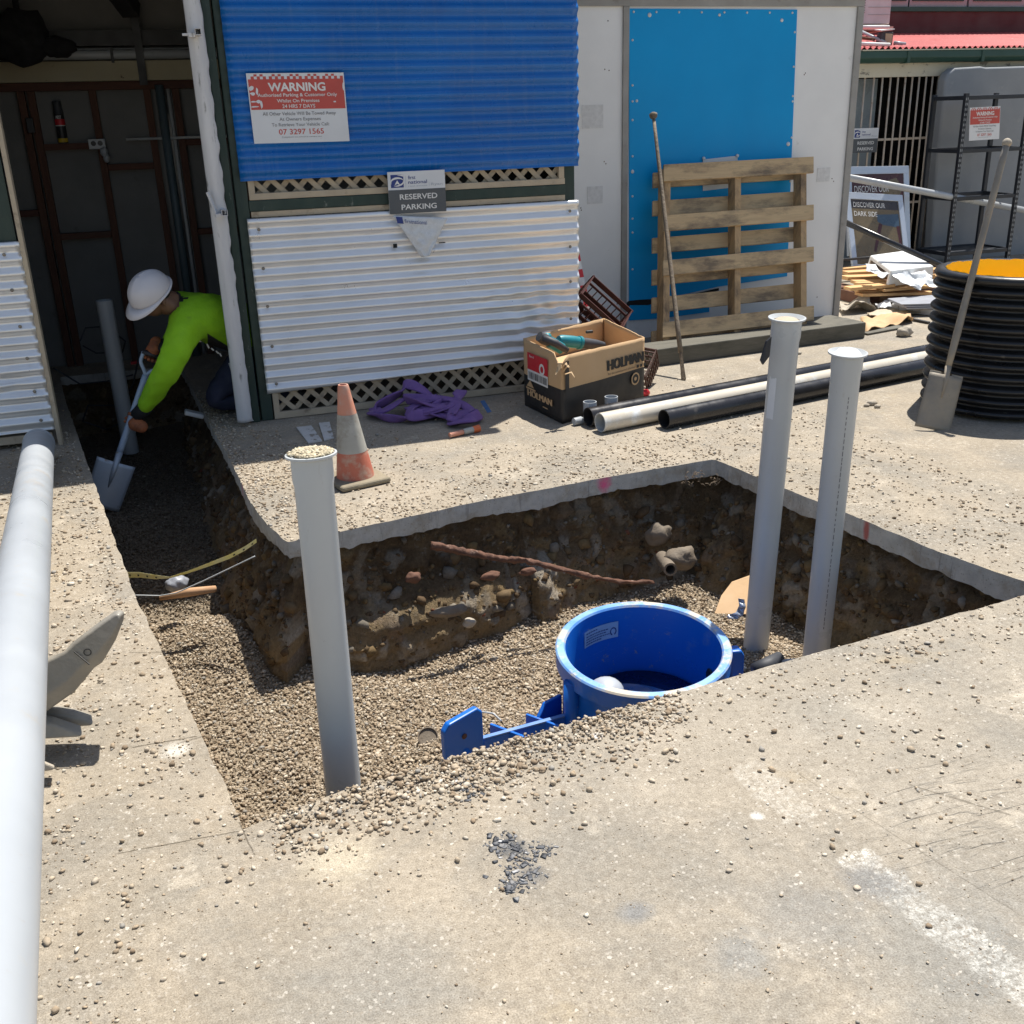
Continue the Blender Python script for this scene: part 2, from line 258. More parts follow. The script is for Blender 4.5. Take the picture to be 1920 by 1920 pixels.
# ------------------------------------------------------------------ mesh builder
class MB:
    def __init__(s): s.v = []; s.f = []; s.mi = []; s.m = 0
    def add(s, vs, fs, m=None):
        o = len(s.v); s.v += [tuple(v) for v in vs]
        for f in fs: s.f.append(tuple(i + o for i in f)); s.mi.append(s.m if m is None else m)
        return s
    def box(s, c, size, rot=None, m=None):
        hx, hy, hz = (k / 2 for k in size)
        vs = [Vector((x, y, z)) for x in (-hx, hx) for y in (-hy, hy) for z in (-hz, hz)]
        if rot is not None: vs = [rot @ v for v in vs]
        c = Vector(c)
        return s.add([v + c for v in vs], [(0, 1, 3, 2), (4, 6, 7, 5), (0, 4, 5, 1), (2, 3, 7, 6), (0, 2, 6, 4), (1, 5, 7, 3)], m)
    def bb(s, x0, x1, y0, y1, z0, z1, m=None):
        return s.box(((x0 + x1) / 2, (y0 + y1) / 2, (z0 + z1) / 2), (x1 - x0, y1 - y0, z1 - z0), None, m)
    def bar(s, p, q, wd, th, up=(0, 0, 1), m=None):
        p, q = Vector(p), Vector(q); a = (q - p); L = a.length; a.normalize(); u = Vector(up)
        sd_ = a.cross(u)
        if sd_.length < 1e-4: sd_ = a.cross(Vector((1, 0, 0)))
        sd_.normalize(); u = sd_.cross(a)
        R_ = Matrix((a, sd_, u)).transposed()
        return s.box((p + q) / 2, (L, wd, th), R_, m)
    def tube(s, path, r, n=12, cap=True, m=None, flat=1.0, up=None):
        pts = [Vector(p) for p in path]; N = len(pts)
        rs = r if isinstance(r, (list, tuple)) else [r] * N
        rings = []; prev = None
        for i, p in enumerate(pts):
            t = (pts[min(i + 1, N - 1)] - pts[max(i - 1, 0)]).normalized()
            if prev is None:
                a = Vector(up) if up else (Vector((0, 0, 1)) if abs(t.z) < 0.9 else Vector((1, 0, 0)))
            else: a = prev
            a = (a - t * a.dot(t)).normalized(); b = t.cross(a); prev = a
            rings.append([p + (a * math.cos(2 * math.pi * k / n) * flat + b * math.sin(2 * math.pi * k / n)) * rs[i] for k in range(n)])
        vs = [v for rg in rings for v in rg]
        fs = [(i * n + k, i * n + (k + 1) % n, (i + 1) * n + (k + 1) % n, (i + 1) * n + k) for i in range(N - 1) for k in range(n)]
        if cap: fs += [tuple(range(n - 1, -1, -1)), tuple((N - 1) * n + k for k in range(n))]
        return s.add(vs, fs, m)
    def lathe(s, prof, n=32, c=(0, 0, 0), axis=(0, 0, 1), m=None, squash=1.0, cap=False):
        ax = Vector(axis).normalized(); a = ax.orthogonal().normalized()
        if abs(ax.z) > 0.99: a = Vector((1, 0, 0))
        b = ax.cross(a); c = Vector(c); vs = []
        for r, h in prof:
            for k in range(n):
                t = 2 * math.pi * k / n
                vs.append(c + ax * h + (a * math.cos(t) + b * math.sin(t) * squash) * r)
        P = len(prof)
        fs = [(i * n + k, i * n + (k + 1) % n, (i + 1) * n + (k + 1) % n, (i + 1) * n + k) for i in range(P - 1) for k in range(n)]
        if cap: fs += [tuple(range(n - 1, -1, -1)), tuple((P - 1) * n + k for k in range(n))]
        return s.add(vs, fs, m)
    def prism(s, poly, ext, m=None):
        n = len(poly); e = Vector(ext); P = [Vector(p) for p in poly]
        return s.add(P + [p + e for p in P], [tuple(range(n - 1, -1, -1)), tuple(range(n, 2 * n))] + [(i, (i + 1) % n, n + (i + 1) % n, n + i) for i in range(n)], m)
    def quad(s, a, b, c, d, m=None): return s.add([a, b, c, d], [(0, 1, 2, 3)], m)
    def grid(s, fn, nu, nv, m=None):
        vs = [fn(i / nu, j / nv) for j in range(nv + 1) for i in range(nu + 1)]
        return s.add(vs, [(j * (nu + 1) + i, j * (nu + 1) + i + 1, (j + 1) * (nu + 1) + i + 1, (j + 1) * (nu + 1) + i) for j in range(nv) for i in range(nu)], m)
    def blob(s, c, r, sub=2, amp=0.2, fr=2.0, scale=(1, 1, 1), m=None, seed=0):
        bm = bmesh.new(); bmesh.ops.create_icosphere(bm, subdivisions=sub, radius=1)
        vs = []
        for v in bm.verts:
            k = 1 + amp * noise.noise(v.co * fr + Vector((seed * 3.1, seed * 1.7, seed)))
            vs.append(Vector(c) + Vector((v.co.x * scale[0], v.co.y * scale[1], v.co.z * scale[2])) * r * k)
        fs = [[v.index for v in f.verts] for f in bm.faces]; bm.free()
        return s.add(vs, fs, m)
    def build(s, name, mats, parent=None, smooth=False, base=None, bevel=0.0, bseg=2, solid=0.0):
        if parent is not None:
            off = Vector((0, 0, 0)); p = parent
            while p is not None: off += p.location; p = p.parent
            loc = Vector((0, 0, 0))
        else:
            if base is None:
                a = np.array(s.v); base = ((a[:, 0].min() + a[:, 0].max()) / 2, (a[:, 1].min() + a[:, 1].max()) / 2, a[:, 2].min())
            off = Vector(base); loc = Vector(base)
        me = bpy.data.meshes.new(name)
        me.from_pydata([(v[0] - off.x, v[1] - off.y, v[2] - off.z) for v in s.v], [], s.f)
        if not isinstance(mats, (list, tuple)): mats = [mats]
        for k in mats: me.materials.append(MT[k] if isinstance(k, str) else k)
        if max(s.mi, default=0) > 0: me.polygons.foreach_set('material_index', s.mi)
        if smooth is True: me.polygons.foreach_set('use_smooth', [True] * len(me.polygons))
        elif smooth: 
            me.polygons.foreach_set('use_smooth', [True] * len(me.polygons)); me.set_sharp_from_angle(angle=math.radians(smooth))
        me.update()
        o = bpy.data.objects.new(name, me); COL.objects.link(o); o.location = loc
        if parent is not None: o.parent = parent
        if solid:
            md = o.modifiers.new('solid', 'SOLIDIFY'); md.thickness = solid; md.offset = 0
        if bevel:
            md = o.modifiers.new('bevel', 'BEVEL'); md.width = bevel; md.segments = bseg; md.limit_method = 'ANGLE'
        return o

def tag(o, label, cat=None, group=None, kind=None):
    o['label'] = label
    if cat: o['category'] = cat
    if group: o['group'] = group
    if kind: o['kind'] = kind
    return o
def thing(name, label, cat, loc, group=None):
    o = bpy.data.objects.new(name, None); COL.objects.link(o); o.location = Vector(loc); o.empty_display_size = 0.1
    return tag(o, label, cat, group)

class Frame:
    """flat sign: top-left point, right vector, down vector, normal"""
    def __init__(s, tl, tr, bl):
        s.o = Vector(tl); s.U = Vector(tr) - s.o; s.V = Vector(bl) - s.o
        s.N = s.V.cross(s.U).normalized() * -1
        if s.N.dot(Vector(CAM) - s.o) < 0: s.N = -s.N
    def p(s, u, v, d=0.0): return s.o + s.U * u + s.V * v + s.N * d
    def rect(s, mb, u0, v0, u1, v1, d, m=None): mb.quad(s.p(u0, v0, d), s.p(u0, v1, d), s.p(u1, v1, d), s.p(u1, v0, d), m)
    def plate(s, mb, t, m=None, u0=0, v0=0, u1=1, v1=1):
        mb.prism([s.p(u0, v0, -t), s.p(u0, v1, -t), s.p(u1, v1, -t), s.p(u1, v0, -t)], s.N * t, m)
    def poly(s, mb, pts, d, m=None): mb.add([s.p(u, v, d) for u, v in pts], [tuple(range(len(pts)))], m)

_tcache = {}
def text_mesh(txt, off=0.0):
    k = (txt, off)
    if k not in _tcache:
        cu = bpy.data.curves.new('txt', 'FONT'); cu.body = txt; cu.size = 1; cu.offset = off; cu.resolution_u = 3
        ob = bpy.data.objects.new('txt', cu); COL.objects.link(ob)
        bpy.context.view_layer.update()
        me = bpy.data.meshes.new_from_object(ob.evaluated_get(bpy.context.evaluated_depsgraph_get()))
        vs = [tuple(v.co) for v in me.vertices]; fs = [tuple(p.vertices) for p in me.polygons]
        bpy.data.objects.remove(ob); bpy.data.curves.remove(cu); bpy.data.meshes.remove(me)
        _tcache[k] = (vs, fs)
    return _tcache[k]
def put_text(mb, txt, fr, u, v, h, d, wfit=None, off=0.0, align='c', m=None):
    """caps of height h (fraction of frame height) with centre line at (u, v); wfit = width as fraction of frame width"""
    vs, fs = text_mesh(txt, off)
    a = np.array(vs); x0, x1 = a[:, 0].min(), a[:, 0].max(); capt = 0.70
    Ul, Vl = fr.U.length, fr.V.length; un, vn = fr.U / Ul, fr.V / Vl
    sy = h * Vl / capt; sx = sy if wfit is None else wfit * Ul / (x1 - x0)
    ox = {'c': (x0 + x1) / 2, 'l': x0}[align]
    base = fr.p(u, v, d)
    mb.add([base + un * ((x - ox) * sx) - vn * ((y - capt / 2) * sy) for x, y, z in vs], fs, m)

# ================================================================== THE SETTING
# hole outline (counter-clockwise), measured on the slab top
NEAR = [(-0.007, 2.32), (0.264, 2.392), (0.60, 2.43), (0.95, 2.472), (1.62, 2.548), (1.90, 2.577), (2.732, 2.655), (2.96, 2.685)]
RIGHT = [(2.90, 2.86), (2.828, 3.141), (2.758, 3.60), (2.685, 4.0), (2.60, 4.525)]
BACK = [(2.58, 4.54), (1.949, 4.50), (1.282, 4.42), (0.579, 4.292), (0.352, 4.262)]
TR = [(0.336, 4.30), (0.285, 4.55), (0.245, 4.84), (0.213, 5.484), (0.15, 6.3), (0.096, 7.195), (0.03, 8.2)]
TL_ = [(-0.83, 8.2), (-0.768, 7.602), (-0.576, 6.115), (-0.412, 4.909), (-0.277, 3.92), (-0.134, 3.095), (-0.028, 2.485)]
HOLE = NEAR + RIGHT + BACK + TR + TL_
def refine(poly, step, jit):
    out = []
    n = len(poly)
    for i in range(n):
        a = Vector((*poly[i], 0)); b = Vector((*poly[(i + 1) % n], 0)); k = max(1, int((b - a).length / step))
        for j in range(k):
            p = a.lerp(b, j / k)
            if jit and j:
                q = noise.noise(p * 9) * jit + noise.noise(p * 40) * jit * 0.5
                nrm = Vector((-(b - a).y, (b - a).x, 0)).normalized(); p = p + nrm * q
            out.append((p.x, p.y))
    return out
HR = refine(HOLE, 0.02, 0.006)
def inside(x, y, poly):
    x = np.asarray(x); y = np.asarray(y); r = np.zeros(x.shape, bool); n = len(poly)
    for i in range(n):
        x1, y1 = poly[i]; x2, y2 = poly[(i + 1) % n]
        if y1 == y2: continue
        c = ((y1 > y) != (y2 > y)) & (x < (x2 - x1) * (y - y1) / (y2 - y1) + x1); r ^= c
    return r
def dist_poly(x, y, pts, closed=False):
    d = np.full(np.shape(x), 1e9); n = len(pts)
    for i in range(n if closed else n - 1):
        a = np.array(pts[i]); b = np.array(pts[(i + 1) % n]); ab = b - a; L = ab @ ab + 1e-12
        t = np.clip(((x - a[0]) * ab[0] + (y - a[1]) * ab[1]) / L, 0, 1)
        d = np.minimum(d, np.hypot(x - a[0] - ab[0] * t, y - a[1] - ab[1] * t))
    return d

def ground_mat():
    n = NT('dusty_concrete')
    X, Y, Z = n.sep()
    big = n.noise(0.9, 5, 0.6); mid = n.noise(4, 7, 0.65); fine = n.noise(45, 6, 0.7); grit = n.noise(240, 3, 0.6)
    col = n.mix(n.rng(mid, 0.3, 0.7), (0.425, 0.37, 0.29), (0.33, 0.285, 0.22))
    grey = n.mix(n.rng(mid, 0.3, 0.7), (0.42, 0.38, 0.315), (0.325, 0.295, 0.245))
    side = n.math('ADD', n.rng(X, -0.2, 1.6), n.math('MULTIPLY', n.math('SUBTRACT', big, 0.5), 1.2), True)
    fwd = n.rng(Y, 2.2, 3.4, 1.0, 0.25)
    col = n.mix(n.math('MULTIPLY', side, fwd), col, grey)
    col = n.mix(n.math('MULTIPLY', n.rng(n.noise(1.7, 8, 0.7, dist=0.5), 0.45, 0.63), 0.62), col, (0.25, 0.24, 0.215))
    col = n.mix(n.math('MULTIPLY', n.rng(n.noise(0.75, 7, 0.7, dist=0.7), 0.48, 0.64), 0.45), col, (0.29, 0.265, 0.22))
    col = n.mix(n.math('MULTIPLY', n.rng(n.noise(3.1, 9, 0.75, dist=0.4), 0.57, 0.68), 0.6), col, (0.62, 0.56, 0.46))
    col = n.mix(n.math('MULTIPLY', n.rng(n.noise(2.3, 6, 0.6, dist=0.9), 0.62, 0.78), 0.45), col, (0.47, 0.37, 0.21))
    col = n.mix(n.math('MULTIPLY', n.rng(n.noise(13, 8, 0.75), 0.60, 0.70), 0.5), col, (0.66, 0.62, 0.55))
    col = n.mix(n.math('MULTIPLY', n.rng(n.noise(19, 8, 0.75, dist=0.6), 0.58, 0.68), 0.45), col, (0.25, 0.215, 0.165))
    # drag scratches across the yard
    sv = n.mapping((3, 40, 1), (0, 0, 0.5)); col = n.mix(n.math('MULTIPLY', n.rng(n.noise(1.6, 5, 0.7, vec=sv), 0.60, 0.72), 0.28), col, (0.28, 0.24, 0.17))
    wob = n.noise(14, 6, 0.7); speck = n.math('MULTIPLY', n.rng(n.noise(70, 6, 0.8), 0.44, 0.58), n.rng(n.noise(9, 6, 0.7), 0.34, 0.48))
    # worn white line paint
    for (px, py, px2, py2, wd, k) in ((1395, 1435, 1510, 1540, 0.06, 0.35), (1590, 1600, 1750, 1720, 0.055, 0.95), (1720, 1700, 1990, 1900, 0.065, 0.95)):
        a, b = G(px, py), G(px2, py2); c = (a + b) / 2; dr = (b - a); L = dr.length / 2; ang = math.atan2(dr.y, dr.x)
        sub = n.t.nodes.new('ShaderNodeVectorMath'); sub.operation = 'SUBTRACT'; n.set(sub.inputs[0], n.obj); sub.inputs[1].default_value = c
        rt = n.t.nodes.new('ShaderNodeVectorRotate'); rt.rotation_type = 'Z_AXIS'; n.t.links.new(sub.outputs[0], rt.inputs['Vector']); rt.inputs['Angle'].default_value = -ang
        u, v, _ = n.sep(rt.outputs[0])
        wv = n.math('MULTIPLY', n.math('SUBTRACT', wob, 0.5), 0.10)
        mv = n.rng(n.math('ABSOLUTE', n.math('ADD', v, wv)), wd * 0.7, wd, 1, 0); mu = n.rng(n.math('ABSOLUTE', n.math('ADD', u, wv)), L * 0.9, L * 1.05, 1, 0)
        f = n.math('MULTIPLY', n.math('MULTIPLY', mv, mu), n.math('MULTIPLY', speck, k))
        col = n.mix(f, col, (0.80, 0.79, 0.73))
    # stains with a place of their own
    for (px, py, r, c, k) in ((1640, 1655, 0.10, (0.20, 0.20, 0.20), 0.75), (1390, 1790, 0.09, (0.24, 0.25, 0.25), 0.6), (960, 1590, 0.055, (0.12, 0.125, 0.13), 0.85), (1000, 1640, 0.05, (0.15, 0.155, 0.16), 0.7), (1190, 1710, 0.05, (0.22, 0.23, 0.24), 0.7),
                              (1780, 1780, 0.30, (0.24, 0.25, 0.245), 0.5), (1500, 1720, 0.16, (0.25, 0.25, 0.24), 0.5), (700, 1830, 0.25, (0.27, 0.27, 0.255), 0.4), (1560, 1340, 0.2, (0.28, 0.27, 0.24), 0.4), (250, 1700, 0.15, (0.27, 0.25, 0.21), 0.4), (640, 1610, 0.12, (0.58, 0.52, 0.40), 0.6), 
                              (330, 1405, 0.05, (0.66, 0.64, 0.58), 0.8), (1120, 1380, 0.02, (0.8, 0.8, 0.8), 0.9), (1420, 1530, 0.02, (0.75, 0.75, 0.72), 0.8), ):
        col = n.mix(n.math('MULTIPLY', n.spot(G(px, py), r * 0.35, r, wob=wob), k), col, c)
    # saw cuts and cracks in the slab
    for (px, py, px2, py2, wd, k) in ((455, 1557, 215, 1602, 0.0022, 0.8), (447, 1540, 478, 1605, 0.002, 0.7), (240, 1224, 318, 1222, 0.0025, 0.7), (245, 1402, 372, 1380, 0.003, 0.8), (330, 1395, 380, 1381, 0.004, 0.5), (1480, 1440, 1920, 1720, 0.002, 0.35), (1700, 1470, 1900, 1530, 0.004, 0.5), (500, 930, 560, 924, 0.002, 0.6), (1285, 1242, 1430, 1262, 0.0015, 0.4)):
        a, b = G(px, py), G(px2, py2); c = (a + b) / 2; dr = (b - a); L = dr.length / 2; ang = math.atan2(dr.y, dr.x)
        sub = n.t.nodes.new('ShaderNodeVectorMath'); sub.operation = 'SUBTRACT'; n.set(sub.inputs[0], n.obj); sub.inputs[1].default_value = c
        rt = n.t.nodes.new('ShaderNodeVectorRotate'); rt.rotation_type = 'Z_AXIS'; n.t.links.new(sub.outputs[0], rt.inputs['Vector']); rt.inputs['Angle'].default_value = -ang
        u, v, _ = n.sep(rt.outputs[0])
        wv = n.math('MULTIPLY', n.math('SUBTRACT', wob, 0.5), 0.012)
        f = n.math('MULTIPLY', n.rng(n.math('ABSOLUTE', n.math('ADD', v, wv)), wd * 0.6, wd * 1.4, k, 0), n.rng(n.math('ABSOLUTE', u), L * 0.92, L, 1, 0))
        col = n.mix(f, col, (0.09, 0.075, 0.055))
    # tyre scuffs
    tv = n.mapping((2.2, 26, 1), (0, 0, -0.32)); col = n.mix(n.math('MULTIPLY', n.math('MULTIPLY', n.rng(n.noise(1.3, 6, 0.75, vec=tv), 0.55, 0.70), n.rng(n.noise(0.8, 2), 0.45, 0.6)), 0.4), col, (0.20, 0.195, 0.18))
    col = n.mix(1.0, col, n.ramp(n.rng(fine, 0.25, 0.75), [(0, (0.70, 0.68, 0.66)), (1, (1.16, 1.16, 1.16))]), 'MULTIPLY')
    col = n.mix(1.0, col, n.ramp(n.rng(grit, 0.3, 0.7), [(0, (0.68, 0.66, 0.63)), (1, (1.18, 1.18, 1.18))]), 'MULTIPLY')
    ag = n.voro(150, out=1); agf = n.rng(n.sep(ag)[0], 0.86, 0.91); col = n.mix(n.math('MULTIPLY', agf, n.math('MULTIPLY', n.rng(n.noise(5, 5, 0.7), 0.42, 0.58), 0.6)), col, n.ramp(n.sep(ag)[1], [(0.0, (0.16, 0.13, 0.10)), (0.5, (0.30, 0.26, 0.21)), (0.8, (0.62, 0.58, 0.51))]))
    # saw-cut side faces: plain grey concrete, with a splash of pink marking paint
    gz = n.t.nodes.new('ShaderNodeNewGeometry'); nz = n.sep(gz.outputs['Normal'])[2]
    edge = n.mix(n.rng(n.noise(16, 7, 0.7), 0.35, 0.7), (0.50, 0.49, 0.46), (0.37, 0.36, 0.335))
    edge = n.mix(n.math('MULTIPLY', n.rng(n.noise(5, 8, 0.75), 0.48, 0.62), 0.65), edge, (0.30, 0.255, 0.19)); edge = n.mix(n.math('MULTIPLY', n.rng(n.voro(60), 0.10, 0.22, 1.0, 0.0), 0.5), edge, (0.16, 0.15, 0.135))
    edge = n.mix(n.math('MULTIPLY', n.rng(n.noise(2.2, 5, 0.7, vec=n.mapping((12, 12, 1))), 0.58, 0.66), 0.55), edge, (0.17, 0.16, 0.145))
    pits = n.rng(n.voro(34), 0.05, 0.11, 0.7, 0.0); edge = n.mix(pits, edge, (0.55, 0.52, 0.47))
    pk = PY(1140, 908, 4.46); edge = n.mix(n.spot(pk, 0.02, 0.062, (1, 1, 0.8), wob), edge, (0.85, 0.02, 0.22))
    pk2 = Vector((0.232, 5.16, -0.03)); edge = n.mix(n.spot(pk2, 0.012, 0.03, (1, 1, 0.35), None), edge, (0.70, 0.05, 0.18))
    rd = PY(1610, 985, 3.5); edge = n.mix(n.spot(Vector((2.775, 3.5, -0.04)), 0.01, 0.022, (1, 1, 0.3), wob), edge, (0.42, 0.14, 0.12))
    col = n.mix(n.rng(n.math('ABSOLUTE', nz), 0.4, 0.7, 1, 0), col, edge)
    h = n.math('ADD', n.math('MULTIPLY', mid, 1.2), n.math('ADD', n.math('MULTIPLY', fine, 0.55), n.math('MULTIPLY', grit, 0.20)))
    rv = n.mapping((2.0, 16, 1), (0, 0, 0.62))
    ruts = n.rng(n.noise(1.5, 3, 0.5, vec=rv, dist=0.8), 0.40, 0.47, 0.0, 1.0)
    rutm = n.math('MULTIPLY', n.spot(G(1840, 1540), 0.12, 0.42, wob=wob), n.math('SUBTRACT', ruts, 1.0))
    h = n.math('ADD', h, n.math('MULTIPLY', rutm, 0.7))
    return n.out(col, 0.9, 0, n.bump(h, 0.75, 0.012), 0.25)

def build_ground():
    B = 60.0
    outer = [Vector((-B, -B, 0)), Vector((B, -B, 0)), Vector((B, B, 0)), Vector((-B, B, 0))]
    hole = [Vector((x, y, 0)) for x, y in HR]
    # a finer frame round the work area keeps the triangles sane
    bmf = bmesh.new(); rings = []
    for loop in (outer, hole):
        vv = [bmf.verts.new(p) for p in loop]; rings += [bmf.edges.new((vv[i], vv[(i + 1) % len(vv)])) for i in range(len(vv))]
    bmesh.ops.triangle_fill(bmf, edges=rings, use_beauty=True, normal=(0, 0, 1))
    bmf.verts.index_update(); mb = MB(); mb.add([v.co.copy() for v in bmf.verts], [[v.index for v in f.verts] for f in bmf.faces])
    print('GROUND AREA', sum(f.calc_area() for f in bmf.faces), len(bmf.faces)); bmf.free()
    n = len(HR); top = []; bot = []; und = []
    for i, (x, y) in enumerate(HR):
        xa, ya = HR[i - 1]; xb, yb = HR[(i + 1) % n]
        t = Vector((xb - xa, yb - ya, 0)).normalized(); o = Vector((t.y, -t.x, 0))      # outward
        th = 0.088 + 0.025 * noise.noise(Vector((x * 2.2, y * 2.2, 3))) + 0.014 * noise.noise(Vector((x * 14, y * 14, 1))) + 0.007 * noise.noise(Vector((x * 45, y * 45, 1)))
        if y > 4.2 and x < 0.6: th -= 0.015
        wv = 0.006 * noise.noise(Vector((x * 25, y * 25, 5))) + (0.02 if (x < 0.0 and o.x < -0.5) else 0.0)
        top.append((x, y, 0)); bot.append((x + o.x * wv, y + o.y * wv, -th)); und.append((x + o.x * 0.35, y + o.y * 0.35, -th - 0.01))
    vs = top + bot + und
    fs = []
    for i in range(n):
        j = (i + 1) % n
        fs.append((i, j, n + j, n + i)); fs.append((n + i, n + j, 2 * n + j, 2 * n + i))
    mb.add(vs, fs)
    o = mb.build('ground', ground_mat(), base=(0, 0, 0)); o['kind'] = 'structure'
    me = o.data; bm = bmesh.new(); bm.from_mesh(me); bmesh.ops.recalc_face_normals(bm, faces=bm.faces)
    for f in bm.faces:
        if abs(f.normal.z) > 0.99 and abs(f.calc_center_median().z) < 1e-4 and f.normal.z < 0: f.normal_flip()
    bm.to_mesh(me); bm.free()
    return o
build_ground()

# gravel level in the pit
def gz(x, y):
    x = np.asarray(x, float); y = np.asarray(y, float)
    z = np.full(x.shape, -0.61)
    z = z + 0.015 * np.sin(x * 3.1 + 1.0) * np.cos(y * 2.3) + 0.010 * np.sin(x * 9 + y * 7)
    z = z + 0.10 * np.exp(-((x - 1.95) ** 2 / 0.25 + (y - 3.35) ** 2 / 0.12))        # heap beside the tank
    z = z + 0.07 * np.exp(-((x - 0.1) ** 2 / 0.05 + (y - 4.55) ** 2 / 0.10))
    z = z - 0.08 * np.exp(-((x - 1.0) ** 2 / 0.25 + (y - 4.15) ** 2 / 0.06))
    z = z + 0.12 * np.exp(-((x - 0.78) ** 2 / 0.06 + (y - 3.22) ** 2 / 0.05)) + 0.07 * np.exp(-((x - 1.1) ** 2 / 0.04 + (y - 3.3) ** 2 / 0.05))
    z = z - 0.10 * np.exp(-((y - 5.15) ** 2 / 0.03))                                   # gap under the tape
    z = z + 0.14 * np.clip((y - 5.4) / 0.9, 0, 1)
    return z
def earth_mat():
    n = NT('rubbly_earth'); base = n.attr('stone_col')
    nz = n.noise(7, 8, 0.7); fi = n.noise(60, 7, 0.75); gr = n.noise(170, 4, 0.7)
    col = n.mix(n.math('MULTIPLY', n.rng(nz, 0.46, 0.64), 0.5), base, (0.19, 0.145, 0.09))
    col = n.mix(n.math('MULTIPLY', n.rng(n.noise(4, 7, 0.7), 0.55, 0.7), 0.55), col, (0.24, 0.17, 0.085))
    col = n.mix(n.math('MULTIPLY', n.rng(n.noise(12, 8, 0.75), 0.57, 0.68), 0.6), col, (0.29, 0.27, 0.235))
    col = n.mix(1.0, col, n.ramp(n.rng(fi, 0.25, 0.75), [(0, (0.55, 0.53, 0.50)), (1, (1.45, 1.43, 1.40))]), 'MULTIPLY')
    h = n.math('ADD', n.math('MULTIPLY', fi, 0.7), n.math('ADD', n.math('MULTIPLY', gr, 0.35), n.math('MULTIPLY', n.noise(22, 7, 0.75), 0.8)))
    col = n.mix(1.0, col, (1.22, 1.20, 1.16), 'MULTIPLY')
    return n.out(col, 0.95, 0, n.bump(h, 1.0, 0.025), 0.2)
MT['earth'] = earth_mat()
PER = refine(HOLE, 0.0125, 0)
_per = np.array(PER)
def bank_offset(x, y, d):
    """inward bulge (m) of the earth face at perimeter point (x,y), depth d below the slab top"""
    o = -0.085 + 0.06 * d
    # slumped mass of the back wall
    wgt = min(1, max(0, (2.0 - x) / 0.75)) * min(1, max(0, (x - 0.36) / 0.25)) if y > 4.2 and x > 0.36 else 0.0
    sm_ = max(0, min(1, (d - 0.30) / 0.17)); sm_ = sm_ * sm_ * (3 - 2 * sm_)
    o += wgt * (0.035 + 0.135 * sm_ + 0.10 * max(0, d - 0.42))
    if y > 4.2 and x > 1.5: o += 0.10 * max(0, (d - 0.1) / 0.5)
    if x > 2.3 and y < 4.5 and y > 2.7: o += 0.14 * max(0, (d - 0.1) / 0.5)
    # trench pillar leaning out under the slab corner
    if x > 0.05 and x < 0.36 and y > 4.25: o += 0.03 + 0.16 * max(0, (d - 0.1) / 0.5)
    return o
def _h(p, k): return (math.sin(p.x * 127.1 + p.y * 311.7 + p.z * 74.7 + k * 19.19) * 43758.5453) % 1.0
BPAL = [(0.15, 0.115, 0.075), (0.19, 0.165, 0.13), (0.115, 0.08, 0.048), (0.22, 0.20, 0.17), (0.17, 0.125, 0.07), (0.16, 0.12, 0.085), (0.13, 0.105, 0.08)]
def build_bank():
    n = len(PER); rows = 58; D0, D1 = 0.065, 0.84
    vs = []; cols = []
    for i, (x, y) in enumerate(PER):
        k = 9; xa, ya = PER[(i - k) % n]; xb, yb = PER[(i + k) % n]
        t = Vector((xb - xa, yb - ya, 0)).normalized(); inw = Vector((-t.y, t.x, 0)); seen = y > 4.1 or x > 2.5 or (x > 0 and y > 4)
        for j in range(rows + 1):
            d = D0 + (D1 - D0) * j / rows
            p = Vector((x, y, -d)); q = p.copy(); o = bank_offset(x, y, d); c = (0.13, 0.095, 0.06)
            if seen:
                w_ = q + Vector((noise.noise(q * 7), noise.noise(q * 7 + Vector((5, 0, 0))), noise.noise(q * 7 + Vector((0, 5, 0))))) * 0.05
                dB, pB = noise.voronoi(w_ * 13); edB = min(1, (dB[1] - dB[0]) / 0.18); sm = _h(pB[0], 2)
                lay = noise.noise(Vector((x * 1.6, y * 1.6, d * 6)))
                o += 0.030 * noise.noise(q * 3.2 + Vector((3, 1, 7))) + 0.022 * noise.noise(Vector((x * 4, y * 4, d * 17))) + 0.016 * noise.noise(q * 14)
                if sm > 0.55: o += 0.012 * edB + 0.016 * (sm - 0.55) * edB; c = BPAL[int(_h(pB[0], 6) * 6.99)]
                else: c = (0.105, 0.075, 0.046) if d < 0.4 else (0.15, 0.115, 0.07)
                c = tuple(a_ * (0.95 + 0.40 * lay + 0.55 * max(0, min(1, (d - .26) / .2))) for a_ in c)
                o += 0.009 * noise.noise(q * 30) + 0.006 * noise.noise(q * 65)
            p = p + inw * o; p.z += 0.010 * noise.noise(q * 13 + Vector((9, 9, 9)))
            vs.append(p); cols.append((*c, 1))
    fs = []
    for i in range(n):
        a = i * (rows + 1); b = ((i + 1) % n) * (rows + 1)
        for j in range(rows): fs.append((a + j, a + j + 1, b + j + 1, b + j))
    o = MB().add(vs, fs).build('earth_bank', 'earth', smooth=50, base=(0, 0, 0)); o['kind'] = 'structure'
    at = o.data.color_attributes.new('stone_col', 'FLOAT_COLOR', 'POINT'); at.data.foreach_set('color', np.array(cols, np.float32).reshape(-1))
    return vs, rows
BANK, BROWS = build_bank()

